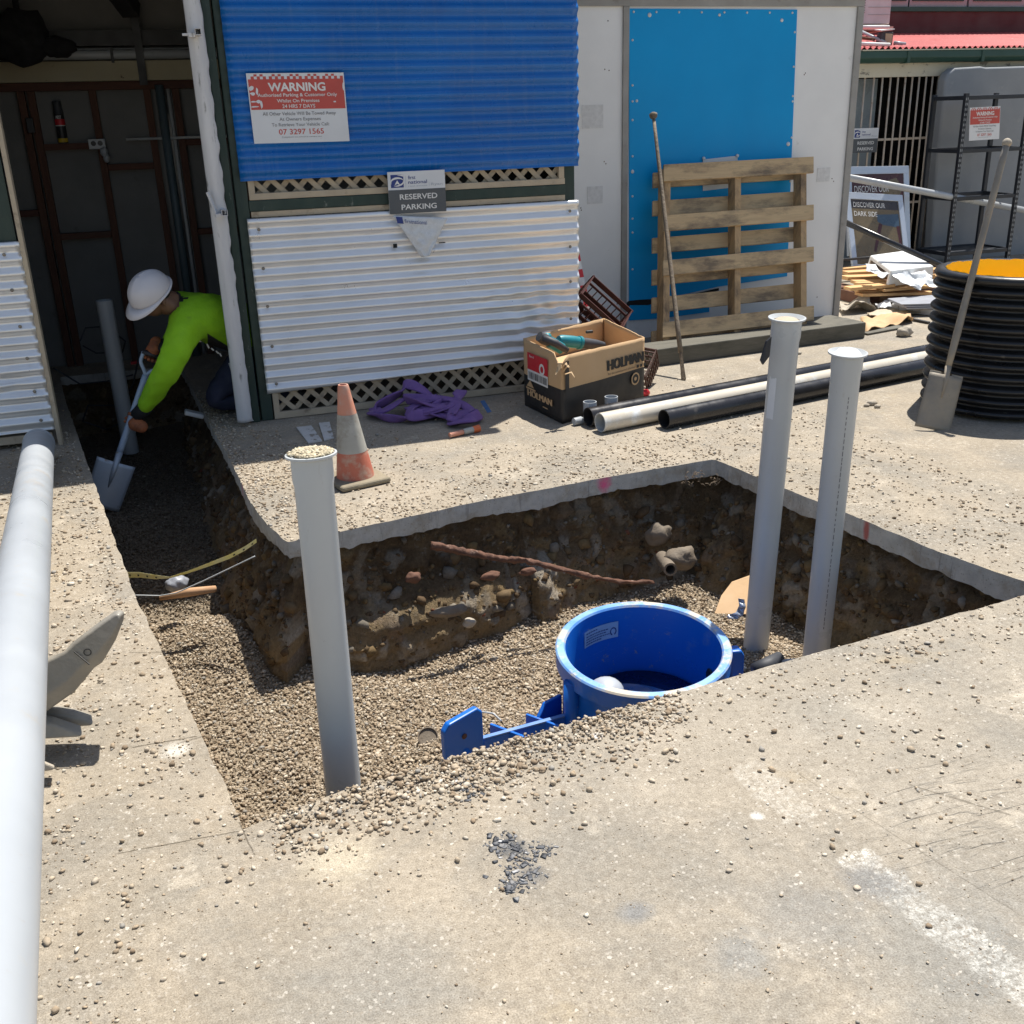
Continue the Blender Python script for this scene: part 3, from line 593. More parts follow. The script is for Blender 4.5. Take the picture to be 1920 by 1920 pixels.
# pit floor sheet
def floor_mat():
    n = NT('gravel_floor'); c = n.sep(n.voro(75, out=1))[0]
    col = n.ramp(c, [(0, (0.22, 0.165, 0.105)), (0.5, (0.34, 0.27, 0.185)), (1, (0.44, 0.365, 0.265))]); yy = n.sep()[1]; col = n.mix(1.0, col, n.ramp(n.rng(yy, 4.9, 5.8), [(0, (.9, .9, .9)), (1, (.42, .41, .40))]), 'MULTIPLY')  # floor colour multiplied down along the trench, roof shade painted in
    return n.out(col, 0.9, 0, n.bump(n.voro(75), 0.8, 0.02))
def flo(u, v):
    x = -1.2 + 4.6 * u; y = 2.0 + 6.5 * v; return (x, y, float(gz(x, y)) - 0.004)
_mb = MB().grid(flo, 92, 130); _k = [i for i, f in enumerate(_mb.f) if math.hypot(sum(_mb.v[q][0] for q in f) / 4 - 1.56, sum(_mb.v[q][1] for q in f) / 4 - 3.19) > 0.315]
_mb.f = [_mb.f[i] for i in _k]; _mb.mi = [0] * len(_k)
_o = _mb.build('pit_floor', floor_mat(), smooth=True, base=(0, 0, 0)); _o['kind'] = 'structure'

# ---- stones: thousands of pebbles as one mesh each
def stone_mat(name):
    n = NT(name); a = n.attr('stone_col')
    col = n.mix(1.0, a, n.ramp(n.noise(90, 4), [(0.3, (0.82, 0.8, 0.78)), (0.7, (1.1, 1.1, 1.1))]), 'MULTIPLY')
    return n.out(col, 0.85, 0, n.bump(n.noise(160, 4), 0.35, 0.004), 0.25)
MT['pebble'] = stone_mat('tan_pebble')
def ico():
    bm = bmesh.new(); bmesh.ops.create_icosphere(bm, subdivisions=1, radius=1)
    v = np.array([x.co[:] for x in bm.verts]); f = np.array([[y.index for y in x.verts] for x in bm.faces]); bm.free(); return v, f
def ico2():
    bm = bmesh.new(); bmesh.ops.create_icosphere(bm, subdivisions=2, radius=1)
    v = np.array([x.co[:] for x in bm.verts]); f = np.array([[y.index for y in x.verts] for x in bm.faces]); bm.free(); return v, f
PAL = np.array([(0.44, 0.365, 0.27), (0.52, 0.45, 0.355), (0.36, 0.285, 0.20), (0.25, 0.19, 0.13), (0.60, 0.545, 0.45), (0.33, 0.31, 0.275)])
def pebbles(name, P, R, tint=None, pal=PAL, probs=(0.28, 0.2, 0.25, 0.15, 0.07, 0.05), flat=0.7, label=None, geo=None, smooth=True, jit=0.36):
    P = np.asarray(P); N = len(P); bv, bf = geo or ico(); nv = len(bv)
    q = RNG.normal(size=(N, 4)); q /= np.linalg.norm(q, axis=1)[:, None]
    a, b, c, d = q.T
    Rm = np.stack([np.stack([1 - 2 * (c * c + d * d), 2 * (b * c - a * d), 2 * (b * d + a * c)], -1), np.stack([2 * (b * c + a * d), 1 - 2 * (b * b + d * d), 2 * (c * d - a * b)], -1), np.stack([2 * (b * d - a * c), 2 * (c * d + a * b), 1 - 2 * (b * b + c * c)], -1)], 1)
    sc = np.stack([RNG.uniform(0.85, 1.3, N), RNG.uniform(0.7, 1.05, N), RNG.uniform(0.55, 0.9, N)], -1)
    V = bv[None] * (1 + jit * RNG.uniform(-1, 1, (N, nv, 1))) * sc[:, None, :]
    V = np.einsum('nij,nkj->nki', Rm, V); V[:, :, 2] *= flat
    V = V * np.asarray(R)[:, None, None] + P[:, None, :]
    Fc = (bf[None] + (np.arange(N) * nv)[:, None, None]).reshape(-1, 3)
    me = bpy.data.meshes.new(name); nvt = N * nv; nf = len(Fc)
    me.vertices.add(nvt); me.vertices.foreach_set('co', V.reshape(-1).astype(np.float32))
    me.loops.add(nf * 3); me.loops.foreach_set('vertex_index', Fc.reshape(-1).astype(np.int32))
    me.polygons.add(nf); me.polygons.foreach_set('loop_start', (np.arange(nf) * 3).astype(np.int32)); me.polygons.foreach_set('loop_total', np.full(nf, 3, np.int32))
    if smooth: me.polygons.foreach_set('use_smooth', np.ones(nf, bool))
    ci = RNG.choice(len(pal), N, p=np.array(probs) / sum(probs)); cc = np.asarray(pal)[ci] * RNG.uniform(0.8, 1.15, (N, 1))
    if tint is not None: cc = cc * np.asarray(tint)[:, None]
    ca = np.ones((N, nv, 4), np.float32); ca[:, :, :3] = cc[:, None, :]
    at = me.color_attributes.new('stone_col', 'FLOAT_COLOR', 'POINT'); at.data.foreach_set('color', ca.reshape(-1))
    me.update(); me.validate(); me.materials.append(MT['pebble'])
    o = bpy.data.objects.new(name, me); COL.objects.link(o)
    o['kind'] = 'stuff'
    if label: o['label'] = label
    return o
# pit gravel
def scatter(n, x0, x1, y0, y1): return RNG.uniform(x0, x1, n), RNG.uniform(y0, y1, n)
PITP = HOLE
x, y = scatter(215000, -0.9, 3.0, 2.35, 7.6)
ok = inside(x, y, PITP) & (np.hypot(x - 1.56, y - 3.19) > 0.30)
# hidden strip right under the near slab edge is left thin, the far dark trench too
keep = ok & (RNG.uniform(size=x.size) < np.where(y > 5.6, 0.45, 1.0))
x, y = x[keep], y[keep]
r = RNG.gamma(4, 0.0048 / 4, x.size).clip(0.0022, 0.0115)
_dk = (0.96 - 0.52 * np.clip((y - 4.9) / 0.9, 0, 1)) * (1 - 0.12 * np.exp(-((x - 0.1) / 0.35) ** 2))  # tint: trench shade under the roof painted into stones, plus browner near-left gravel
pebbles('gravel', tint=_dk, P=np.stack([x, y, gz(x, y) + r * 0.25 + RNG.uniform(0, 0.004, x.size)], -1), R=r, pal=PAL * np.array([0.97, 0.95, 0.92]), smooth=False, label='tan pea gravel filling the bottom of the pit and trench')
# scatter on the slab
def clump(x, y, s, seed):
    return np.array([noise.noise(Vector((a * s, b * s, seed))) for a, b in zip(x, y)]) * 0.5 + 0.5
x, y = scatter(400000, -1.0, 3.6, 1.0, 7.3)
dn = dist_poly(x, y, NEAR); dt = dist_poly(x, y, TL_); dr = dist_poly(x, y, TR); db = dist_poly(x, y, BACK)
out = ~inside(x, y, HOLE)
dens = np.full(x.shape, 0.006)
dens = np.where((y < 2.75) & (x > -0.1), 0.012 + 0.035 * (x > 1.3) * (y > 1.7), dens)
near = (y < 2.7) & (x > -0.1)
dens = np.maximum(dens, np.where(near & (x < 1.35), np.exp(-(dn / (0.21 - 0.07 * np.abs(x - 0.55))) ** 2) * 0.6, 0))
dens = np.maximum(dens, np.where(near, np.exp(-(dn / 0.30) ** 2) * 0.16, 0))
dens = np.maximum(dens, np.where((x < 0.0) & (y > 1.7) & (y < 6.6), 0.20 + 0.22 * np.exp(-(dt / 0.10) ** 2), 0) * np.where(y < 2.3, 0.6, 1))
dens = np.maximum(dens, np.where((x > 0.2) & (y > 4.2) & (y < 5.75) & (x < 1.2), 0.55 * np.exp(-(dr / 0.35) ** 2) + 0.10, 0))
dens = np.maximum(dens, np.where((x > 0.3) & (y > 4.25) & (y < 5.2) & (x < 2.7), 0.20 * np.exp(-(db / 0.35) ** 2) + 0.10, 0))
dens = np.maximum(dens, np.where((x > 0.05) & (x < 0.52) & (y > 5.5), 0.6 * np.exp(-(dr / 0.2) ** 2) + 0.1, 0))
dens = np.maximum(dens, np.where((x > 2.5) & (y > 2.6) & (y < 5.2), 0.11, 0))
cl = 0.55 * clump(x, y, 5.0, 2.0) + 0.45 * clump(x, y, 17.0, 4.0)
dens = dens * np.clip((cl - 0.25) * 2.6, np.where(near & (x < 1.35), 0.30, 0.06), 1.7)
dens = np.where((x < 0.12) & (dt < 0.035), 0.03, dens); dens = np.where((x < 0.10) & (x > -0.25) & (y < 2.62), dens * 0.25, dens)
k = out & (RNG.uniform(size=x.size) < dens)
x, y = x[k], y[k]
ex = RNG.uniform(0.06, 1.30, 9000); ed_ = np.abs(RNG.normal(0, 0.115, 9000)) + 0.004; ey = np.interp(ex, [p[0] for p in NEAR], [p[1] for p in NEAR]) - ed_
ek = RNG.uniform(size=9000) < 0.30 * np.clip(1.15 - np.abs(ex - 0.62) * 1.1, 0.1, 1); x = np.concatenate([x, ex[ek]]); y = np.concatenate([y, ey[ek]])
r = RNG.gamma(3.2, 0.0042 / 3.2, x.size).clip(0.0014, 0.012)
pile = np.exp(-(dist_poly(x, y, NEAR) / 0.09) ** 2) * (y < 2.6) * (x > 0.1) * (x < 1.2) * 0.012
pebbles('spilled_pebbles', np.stack([x, y, r * 0.35 + pile * RNG.uniform(0, 1, x.size)], -1), r, smooth=False, label='loose tan pebbles spilled over the dusty concrete slab')
# fine grit
x, y = scatter(60000, -0.6, 3.4, 1.0, 6.0)
cl = clump(x, y, 3.0, 8.0); k = ~inside(x, y, HOLE) & (RNG.uniform(size=x.size) < np.clip((cl - 0.3) * 0.9, 0.05, 0.6))
x, y = x[k], y[k]; r = RNG.uniform(0.0008, 0.0026, x.size)
pebbles('grit', np.stack([x, y, r * 0.3], -1), r, label='fine grit and crumbs dusted over the concrete slab')
# dark slate chips on the foreground slab
cx, cy = [], []
for (px, py, s, n_) in ((935, 1578, 0.020, 60), (950, 1592, 0.024, 60), (995, 1605, 0.030, 85), (972, 1640, 0.028, 70), (960, 1655, 0.016, 60), (1020, 1590, 0.014, 25), (880, 1480, 0.02, 60), (860, 1460, 0.012, 30)):
    c = G(px, py); cx.append(RNG.normal(c.x, s, n_)); cy.append(RNG.normal(c.y, s, n_))
x = np.concatenate(cx); y = np.concatenate(cy); r = RNG.gamma(2.2, 0.0021, x.size).clip(0.001, 0.011)
CUBE = (np.array([(a, b, c) for a in (-.8, .8) for b in (-.6, .6) for c in (-.5, .5)], float), np.array([(0, 1, 3), (0, 3, 2), (4, 6, 7), (4, 7, 5), (0, 4, 5), (0, 5, 1), (2, 3, 7), (2, 7, 6), (0, 2, 6), (0, 6, 4), (1, 5, 7), (1, 7, 3)]))
pebbles('slate_chips', np.stack([x, y, r * 0.08], -1), r, geo=CUBE, pal=[(0.10, 0.105, 0.115), (0.17, 0.175, 0.185), (0.26, 0.26, 0.26), (0.5, 0.5, 0.5)], probs=(0.45, 0.35, 0.17, 0.03), flat=0.12, smooth=False, label='patch of dark broken slate chips on the foreground slab')
# stones bedded in the earth faces
bp = []; br = []
nb = len(PER)
for i in range(0, nb):
    px_, py_ = PER[i]
    vis = (py_ > 4.1) or (px_ > 2.55)
    if not vis: continue
    for _ in range(5 if py_ < 5.0 else 2):
        j = int(random.triangular(3, BROWS - 12, BROWS * 0.40)); p = BANK[i * (BROWS + 1) + j]
        rr = min(0.042, random.lognormvariate(math.log(0.0095), 0.75))
        bp.append((p[0] + random.uniform(-.01, .01), p[1] + rr * random.uniform(-.1, .75), p[2])); br.append(rr)
pebbles('bank_stones', bp, br, pal=[(0.13, 0.09, 0.048), (0.17, 0.15, 0.12), (0.10, 0.065, 0.035), (0.18, 0.07, 0.04), (0.27, 0.24, 0.20), (0.16, 0.11, 0.052)], probs=(0.36, 0.16, 0.28, 0.008, 0.03, 0.16), flat=0.9, geo=ico(), jit=0.34, smooth=False, label='stones and brick bits bedded in the dark pit walls')

# ================================================================== GARAGE SHED (blue and pale corrugated wall)
WY = 6.31
garage = thing('garage_shed', 'timber framed garage shed clad in blue and pale corrugated sheets, open at its left bay', 'shed', (0.5, WY, 0))
def corr(mb, x0, x1, z0a, z0b, z1, y, amp=0.0108, pitch=0.076, nx=40, dent=None, ph=0.0):
    nz = int((z1 - min(z0a, z0b)) / pitch * 12)
    def fn(u, v):
        x = x0 + (x1 - x0) * u; zb = z0a + (z0b - z0a) * u; z = zb + (z1 - zb) * v
        yy = y + amp * math.sin(2 * math.pi * (z - z1) / pitch + ph)
        yy += 0.002 * noise.noise(Vector((x * 2, z * 3, 1)))
        if dent: yy, z = dent(x, yy, z)
        return (x, yy, z)
    mb.grid(fn, nx, nz)
mb = MB(); corr(mb, 0.49, 2.556, 1.408, 1.408, 2.62, WY - 0.0145); mb.build('blue_sheet', 'blue', garage, smooth=True, solid=0.0008)
def dents(x, y, z):
    k = math.exp(-((x - 2.28) / 0.22) ** 2) * math.exp(-((z - 0.52) / 0.22) ** 2)
    y += 0.030 * k * noise.noise(Vector((x * 9, z * 12, 3))) + 0.018 * k; z += 0.020 * k * noise.noise(Vector((x * 11, z * 9, 5)))
    k2 = math.exp(-((x - 2.1) / 0.45) ** 2) * math.exp(-((z - 0.30) / 0.07) ** 2)
    y -= 0.012 * k2 * (noise.noise(Vector((x * 7, z * 10, 9))) + 0.4)
    k3 = math.exp(-((x - 1.9) / 0.12) ** 2) * math.exp(-((z - 0.62) / 0.05) ** 2); y += 0.014 * k3 * noise.noise(Vector((x * 14, z * 14, 2)))
    return y, z
mb = MB(); corr(mb, 0.50, 2.553, 0.168, 0.228, 1.203, WY - 0.0145, nx=120, dent=dents); mb.build('pale_sheet', 'zinc', garage, smooth=True, solid=0.0008)
mb = MB(); corr(mb, -3.2, -0.735, 1.66, 1.66, 2.62, WY - 0.0145); mb.build('blue_sheet', 'blue', garage, smooth=True, solid=0.0008)
def dents2(x, y, z):
    k = math.exp(-((x + 0.92) / 0.10) ** 2) * math.exp(-((z - 0.40) / 0.10) ** 2); return y + 0.02 * k * noise.noise(Vector((x * 12, z * 12, 3))), z
mb = MB(); corr(mb, -3.2, -0.715, 0.085, 0.095, 1.155, WY - 0.0145, nx=80, dent=dents2); mb.build('pale_sheet', 'zinc', garage, smooth=True, solid=0.0008)
for x, z in [(x, z) for z in (1.14, 0.92, 0.70, 0.46, 0.23) for x in (0.56, 2.49)] + [(-0.80 + (1.1 - z) * 0.02, z) for z in (1.09, 0.90, 0.70, 0.52, 0.33, 0.16)]:   # screw heads up the sheet edges
    MB().lathe([(0.0, 0.006), (0.008, 0.005), (0.010, 0.0)], 10, (x, WY - 0.0255, z), (0, -1, 0)).build('screw', 'steel_muddy', garage, smooth=True)
# lattice behind the sheets
def lattice(mb, x0, x1, z0, z1, y):
    step, wd = 0.105, 0.029; diag = z1 - z0
    for sgn, yy in ((-1, y), (1, y + 0.013)):
        a = x0 - diag
        while a < x1 + diag:
            p, q = [a, z0], [a + sgn * diag, z1]
            if sgn < 0: p, q = [a, z0], [a - diag, z1]
            (px, pz), (qx, qz) = p, q
            def clip(px, pz, qx, qz):
                t0, t1 = 0.0, 1.0; dx = qx - px
                lo, hi = sorted(((x0 - px) / dx, (x1 - px) / dx)); t0, t1 = max(t0, lo), min(t1, hi)
                return (t0, t1) if t1 - t0 > 0.01 else None
            c = clip(px, pz, qx, qz)
            if c:
                A = (px + (qx - px) * c[0], yy, pz + (qz - pz) * c[0]); Bq = (px + (qx - px) * c[1], yy, pz + (qz - pz) * c[1])
                mb.bar(A, Bq, wd, 0.007, (0, 1, 0))
            a += step
mb = MB(); lattice(mb, 0.56, 2.46, 0.045, 1.62, WY + 0.035); mb.build('lattice', 'cream', garage)
mb = MB()
mb.bb(0.53, 2.47, WY + 0.004, WY + 0.03, 1.302, 1.338); mb.bb(0.53, 2.47, WY + 0.004, WY + 0.03, 1.206, 1.238); mb.bb(0.53, 2.47, WY + 0.0, WY + 0.028, 0.004, 0.045)
mb.bb(0.53, 0.566, WY + 0.0045, WY + 0.0305, 1.338, 1.42); mb.bb(2.43, 2.466, WY + 0.0045, WY + 0.0305, 1.338, 1.42); mb.bb(0.53, 0.566, WY + 0.0005, WY + 0.0285, 0.045, 0.24); mb.bb(2.43, 2.466, WY + 0.0005, WY + 0.0285, 0.045, 0.24)
mb.build('lattice_trim', 'cream', garage, bevel=0.002)
mb = MB(); mb.bb(0.523, 2.47, WY + 0.0005, WY + 0.045, 1.240, 1.300); mb.build('rail', 'green', garage, bevel=0.003)
mb = MB(); mb.bb(0.452, 0.5225, WY + 0.004, WY + 0.09, 0.0, 2.62); mb.build('post', 'green', garage, bevel=0.006)
mb = MB(); mb.bb(0.392, 0.440, WY - 0.012, WY + 0.08, 0.0, 2.62); mb.build('post', 'green', garage, bevel=0.006)
mb = MB(); mb.bb(2.472, 2.546, WY + 0.032, WY + 0.09, 0.0, 2.62); mb.build('post', 'green', garage, bevel=0.005)
mb = MB(); mb.bb(-3.2, -0.728, WY + 0.0, WY + 0.05, 1.10, 1.72); mb.build('green_panel', 'green', garage)
mb = MB(); mb.bb(-0.716, -0.692, WY - 0.02, WY + 0.06, 0.0, 2.62); mb.build('jamb', 'cream', garage, bevel=0.002)
mb = MB(); mb.bb(-3.2, -0.74, WY + 0.005, WY + 0.05, 0.03, 0.075); mb.build('bottom_rail', 'cream', garage)
# white door track with square stub brackets
mb = MB()
def trk(u, v):
    z = 0.03 + 2.5 * v; x = 0.305 + 0.082 * u
    if u > 0.9: x += 0.012 * noise.noise(Vector((0, 0, z * 14)))
    return (x, 6.245 - 0.03 * math.sin(math.pi * u) + 0.002 * noise.noise(Vector((u * 9, 0, z * 3))), z)
mb.grid(trk, 14, 120); mb.build('door_track', 'white_paint', garage, smooth=60, solid=0.012)
for z in (2.17, 1.255):
    mb = MB(); x = 0.352 if z > 2 else 0.372
    for a, b, c, d in ((-.016, .016, .013, .016), (-.016, .016, -.016, -.013), (-.016, -.013, -.013, .013), (.013, .016, -.013, .013)): mb.bb(x + a, x + b, 6.13, 6.222, z + c, z + d)
    mb.bb(x - 0.05, x - 0.0165, 6.15, 6.21, z - 0.025, z - 0.004)
    mb.bar((x - .04, 6.18, z - .01), (x - .075, 6.2, z + (.11 if z < 2 else -.01)), 0.02, 0.012)
    mb.build('track_bracket', 'white_paint', garage, bevel=0.001)
mb = MB()
mb.bar((0.385, 6.30, 0.01), (0.325, 6.42, 0.36), 0.045, 0.02); mb.build('perforated_strap', 'white_paint', garage)
# shell: roof, side and back walls, gutter (out of frame but throwing the shade)
mb = MB(); mb.prism([(-3.4, 6.22, 2.72), (-3.4, 8.9, 3.10), (-3.4, 8.9, 3.14), (-3.4, 6.22, 2.76)], (6.0, 0, 0)); mb.build('roof', 'zinc', garage)
mb = MB(); mb.bb(-3.4, 2.6, 6.20, 6.29, 2.62, 2.72); mb.build('gutter', 'gutter', garage)
mb = MB(); mb.bb(-3.2, 2.55, WY - 0.002, WY + 0.10, 2.62, 2.73); mb.build('top_plate', 'green', garage)
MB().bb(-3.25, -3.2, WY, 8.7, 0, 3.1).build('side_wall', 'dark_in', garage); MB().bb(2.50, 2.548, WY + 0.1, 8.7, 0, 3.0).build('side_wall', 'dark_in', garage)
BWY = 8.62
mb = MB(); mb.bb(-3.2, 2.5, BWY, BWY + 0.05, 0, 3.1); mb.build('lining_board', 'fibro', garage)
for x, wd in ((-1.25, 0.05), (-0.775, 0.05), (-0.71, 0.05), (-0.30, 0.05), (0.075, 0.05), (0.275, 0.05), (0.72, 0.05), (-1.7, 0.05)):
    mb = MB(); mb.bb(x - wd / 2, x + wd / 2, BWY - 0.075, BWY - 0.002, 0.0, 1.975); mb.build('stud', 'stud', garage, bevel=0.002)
mb = MB(); mb.bb(-3.1, 2.4, BWY - 0.080, BWY - 0.001, 1.976, 2.03); mb.build('wall_plate', 'nog', garage)
for x0, x1, z in ((-0.683, -0.327, 1.60), (-0.273, 0.048, 1.445), (-0.683, -0.327, 0.97), (0.302, 0.69, 1.60), (-1.22, -0.802, 1.15), (0.302, 0.69, 0.95)):
    mb = MB(); mb.bb(x0, x1, BWY - 0.074, BWY - 0.0015, z - 0.022, z + 0.022); mb.build('nogging', 'nog', garage)
mb = MB(); mb.bb(-3.1, 2.4, BWY - 0.125, BWY - 0.082, 2.032, 2.165); mb.build('cream_beam', 'beam', garage, bevel=0.003)
mb = MB(); mb.tube([(-3, BWY - 0.12, 2.205), (2.4, BWY - 0.12, 2.205)], 0.032, 16); mb.tube([(-3, BWY - 0.1, 2.243), (2.4, BWY - 0.1, 2.243)], 0.006, 8); mb.build('ceiling_pipe', 'pvc_white', garage, smooth=True)
mb = MB(); mb.bb(-0.135, -0.115, BWY - 0.158, BWY - 0.126, 2.15, 2.25); mb.build('pipe_bracket', 'black', garage)
mb = MB(); mb.bb(-3.1, 2.4, BWY - 0.14, BWY - 0.003, 2.262, 2.36); mb.build('dark_beam', 'black', garage)
mb = MB(); mb.bb(0.035, 0.09, BWY - 0.18, BWY - 0.145, 2.00, 2.48); mb.bar((0.05, BWY - .3, 2.47), (-0.06, BWY - .55, 2.62), 0.12, 0.10); mb.build('hanger_strap', 'black', garage)
mb = MB(); mb.tube([(0.165, BWY - 0.09, 2.0), (0.165, BWY - 0.09, 0.0)], 0.032, 16); mb.build('downpipe', M('blue_grey_downpipe', (0.10, 0.14, 0.16), None, 4, 0.4), garage, smooth=True)
mb = MB(); mb.tube([(0.225, BWY - 0.03, 2.0), (0.225, BWY - 0.03, 0.0)], 0.013, 10); mb.build('conduit', 'pvc', garage, smooth=True)
mb = MB(); mb.tube([(-0.12, BWY - 0.09, 1.635), (1.4, BWY - 0.09, 1.635)], 0.010, 10); mb.build('conduit', 'pvc', garage, smooth=True)
so = PY(182, 270, BWY - 0.08)
mb = MB(); mb.bb(so.x - 0.058, so.x + 0.058, BWY - 0.112, BWY - 0.078, so.z - 0.035, so.z + 0.035); sk = mb.build('power_outlet', 'pvc_white', garage, bevel=0.004)
mb = MB()
for dx in (-0.023, 0.023): mb.lathe([(0.0, 0.003), (0.018, 0.003), (0.018, 0.0)], 18, (so.x + dx, BWY - 0.112, so.z + 0.005), (0, -1, 0))
mb.build('socket', 'black', sk)
mb = MB(); mb.blob((so.x + 0.04, BWY - 0.13, so.z - 0.055), 0.028, 2, 0.15, 2, (1, 1, 1.2)); mb.blob((so.x + 0.05, BWY - 0.125, so.z - 0.10), 0.024, 2, 0.15, 2, (1, 1, 1.3), seed=3); mb.build('plug', 'pvc_white', sk, smooth=True)
mb = MB(); mb.bb(-0.77, -0.722, BWY - 0.115, BWY - 0.077, 1.70, 1.80); mb.build('light_switch', 'black', garage, bevel=0.004)

# hanging dark bag
mb = MB(); c = PY(40, 70, 8.15); mb.blob(c, 0.21, 3, 0.35, 1.6, (1.0, 0.6, 0.78)); c2 = PY(105, 88, 8.1); mb.blob(c2, 0.11, 3, 0.3, 2, (1.1, 0.6, 0.6), seed=4); mb.tube([c + Vector((0, 0, 0.1)), c + Vector((0.02, 0, 0.75))], 0.02, 8)
tag(mb.build('cloth_bundle', 'black_cloth', smooth=True), 'black cloth bundle hung up under the garage ceiling', 'bundle')
# spray can
sp = PY(118, 262, BWY - 0.05); t = thing('spray_can', 'black spray can with a red and yellow label standing on a wall nogging', 'spray can', (sp.x, BWY - 0.05, 1.623))
cc = (sp.x, BWY - 0.046, 1.623)
mb = MB(); mb.lathe([(0, 0), (0.033, 0), (0.034, 0.005), (0.034, 0.21), (0.028, 0.225), (0.024, 0.23)], 24, cc); mb.build('can_body', 'black', t, smooth=40)
mb = MB(); mb.lathe([(0.0345, 0.20), (0.0345, 0.207), (0.030, 0.235), (0.029, 0.285), (0.0, 0.288)], 24, cc); mb.build('cap', 'darkgrip', t, smooth=40)
mb = MB()
mb.lathe([(0.0346, 0.125), (0.0346, 0.165)], 24, cc, m=0); mb.lathe([(0.0346, 0.008), (0.0346, 0.035)], 24, cc, m=1); mb.lathe([(0.0347, 0.118), (0.0347, 0.124)], 24, cc, m=2); lb = mb.build('label', ['red_bright', 'yellow', 'white_ink'], t, smooth=True)
fr = Frame((cc[0] - 0.026, cc[1] - 0.0355, cc[2] + 0.19), (cc[0] + 0.022, cc[1] - 0.0355, cc[2] + 0.19), (cc[0] - 0.026, cc[1] - 0.0355, cc[2] + 0.165)); mb = MB(); put_text(mb, 'PEST', fr, 0.5, 0.5, 0.8, 0.0, 0.75, 0.02); mb.build('lettering', 'white_ink', t)
# pipe stub standing in the trench indoors
def standpipe(name, base, top, r, label, group, rim=None, mat='pvc', fill=None, marks=None):
    base, top = Vector(base), Vector(top); ax = (top - base).normalized(); L = (top - base).length
    t = thing(name, label, 'pipe', base, group)
    mb = MB()
    if rim:
        sr, rr, sl = rim
        prof = [(r, 0), (r, L - sl - 0.02), (sr, L - sl), (sr, L - 0.012), (rr, L - 0.006), (rr, L), (rr - 0.006, L + 0.001), (sr - 0.006, L - 0.012), (sr - 0.006, L - sl), (r - 0.006, L - sl - 0.02), (r - 0.006, 0)]
    else: prof = [(r, 0), (r, L), (r - 0.005, L), (r - 0.005, 0)]
    mb.lathe(prof, 48, base, ax); mb.build('pipe_body', mat, t, smooth=35)
    if fill:
        mb = MB(); f_r = (rim[0] if rim else r) - 0.006
        h = L - fill[1]
        mb.lathe([(f_r, h - 0.01), (f_r * 0.7, h + fill[2] * 0.7), (0.0, h + fill[2])], 30, base, ax); mb.build('plug_fill', fill[0], t, smooth=True)
    if marks: marks(t, base, ax, L)
    return t
standpipe('pvc_standpipe', G(246, 848, -0.46), PY(195, 563, G(246, 848, -0.46).y), 0.055, 'grey plastic pipe standing in the dark trench indoors behind the shovel', 'grey standpipes')
# cables lying about indoors
for i, pts in enumerate(([(100, 690), (150, 720), (200, 715), (260, 700)], [(262, 660), (250, 720), (225, 760), (165, 760), (155, 790), (200, 805), (255, 780)], [(150, 640), (160, 615), (200, 612), (235, 640), (230, 660), (180, 662), (150, 645)])):
    mb = MB(); P = [PY(a, b, 7.9 + 0.03 * k) for k, (a, b) in enumerate(pts)]
    Q = []
    for k in range(len(P) - 1):
        for q in range(6): Q.append(P[k].lerp(P[k + 1], q / 6))
    mb.tube(Q, 0.006, 6)
    tag(mb.build('power_cable', 'darkgrip', smooth=True), ['dark cable sagging low across the back of the garage', 'dark cable looped down beside the indoor standpipe', 'coil of black cable against the back wall'][i], 'cable', 'cables in the garage')
c = PY(256, 680, 8.0); mb = MB(); mb.bar(c - Vector((.04, 0, 0)), c + Vector((.04, 0, .005)), 0.03, 0.02); tag(mb.build('red_clip', 'red_bright', bevel=0.004), 'small red plastic clip lying in the dark at the back of the garage', 'clip')

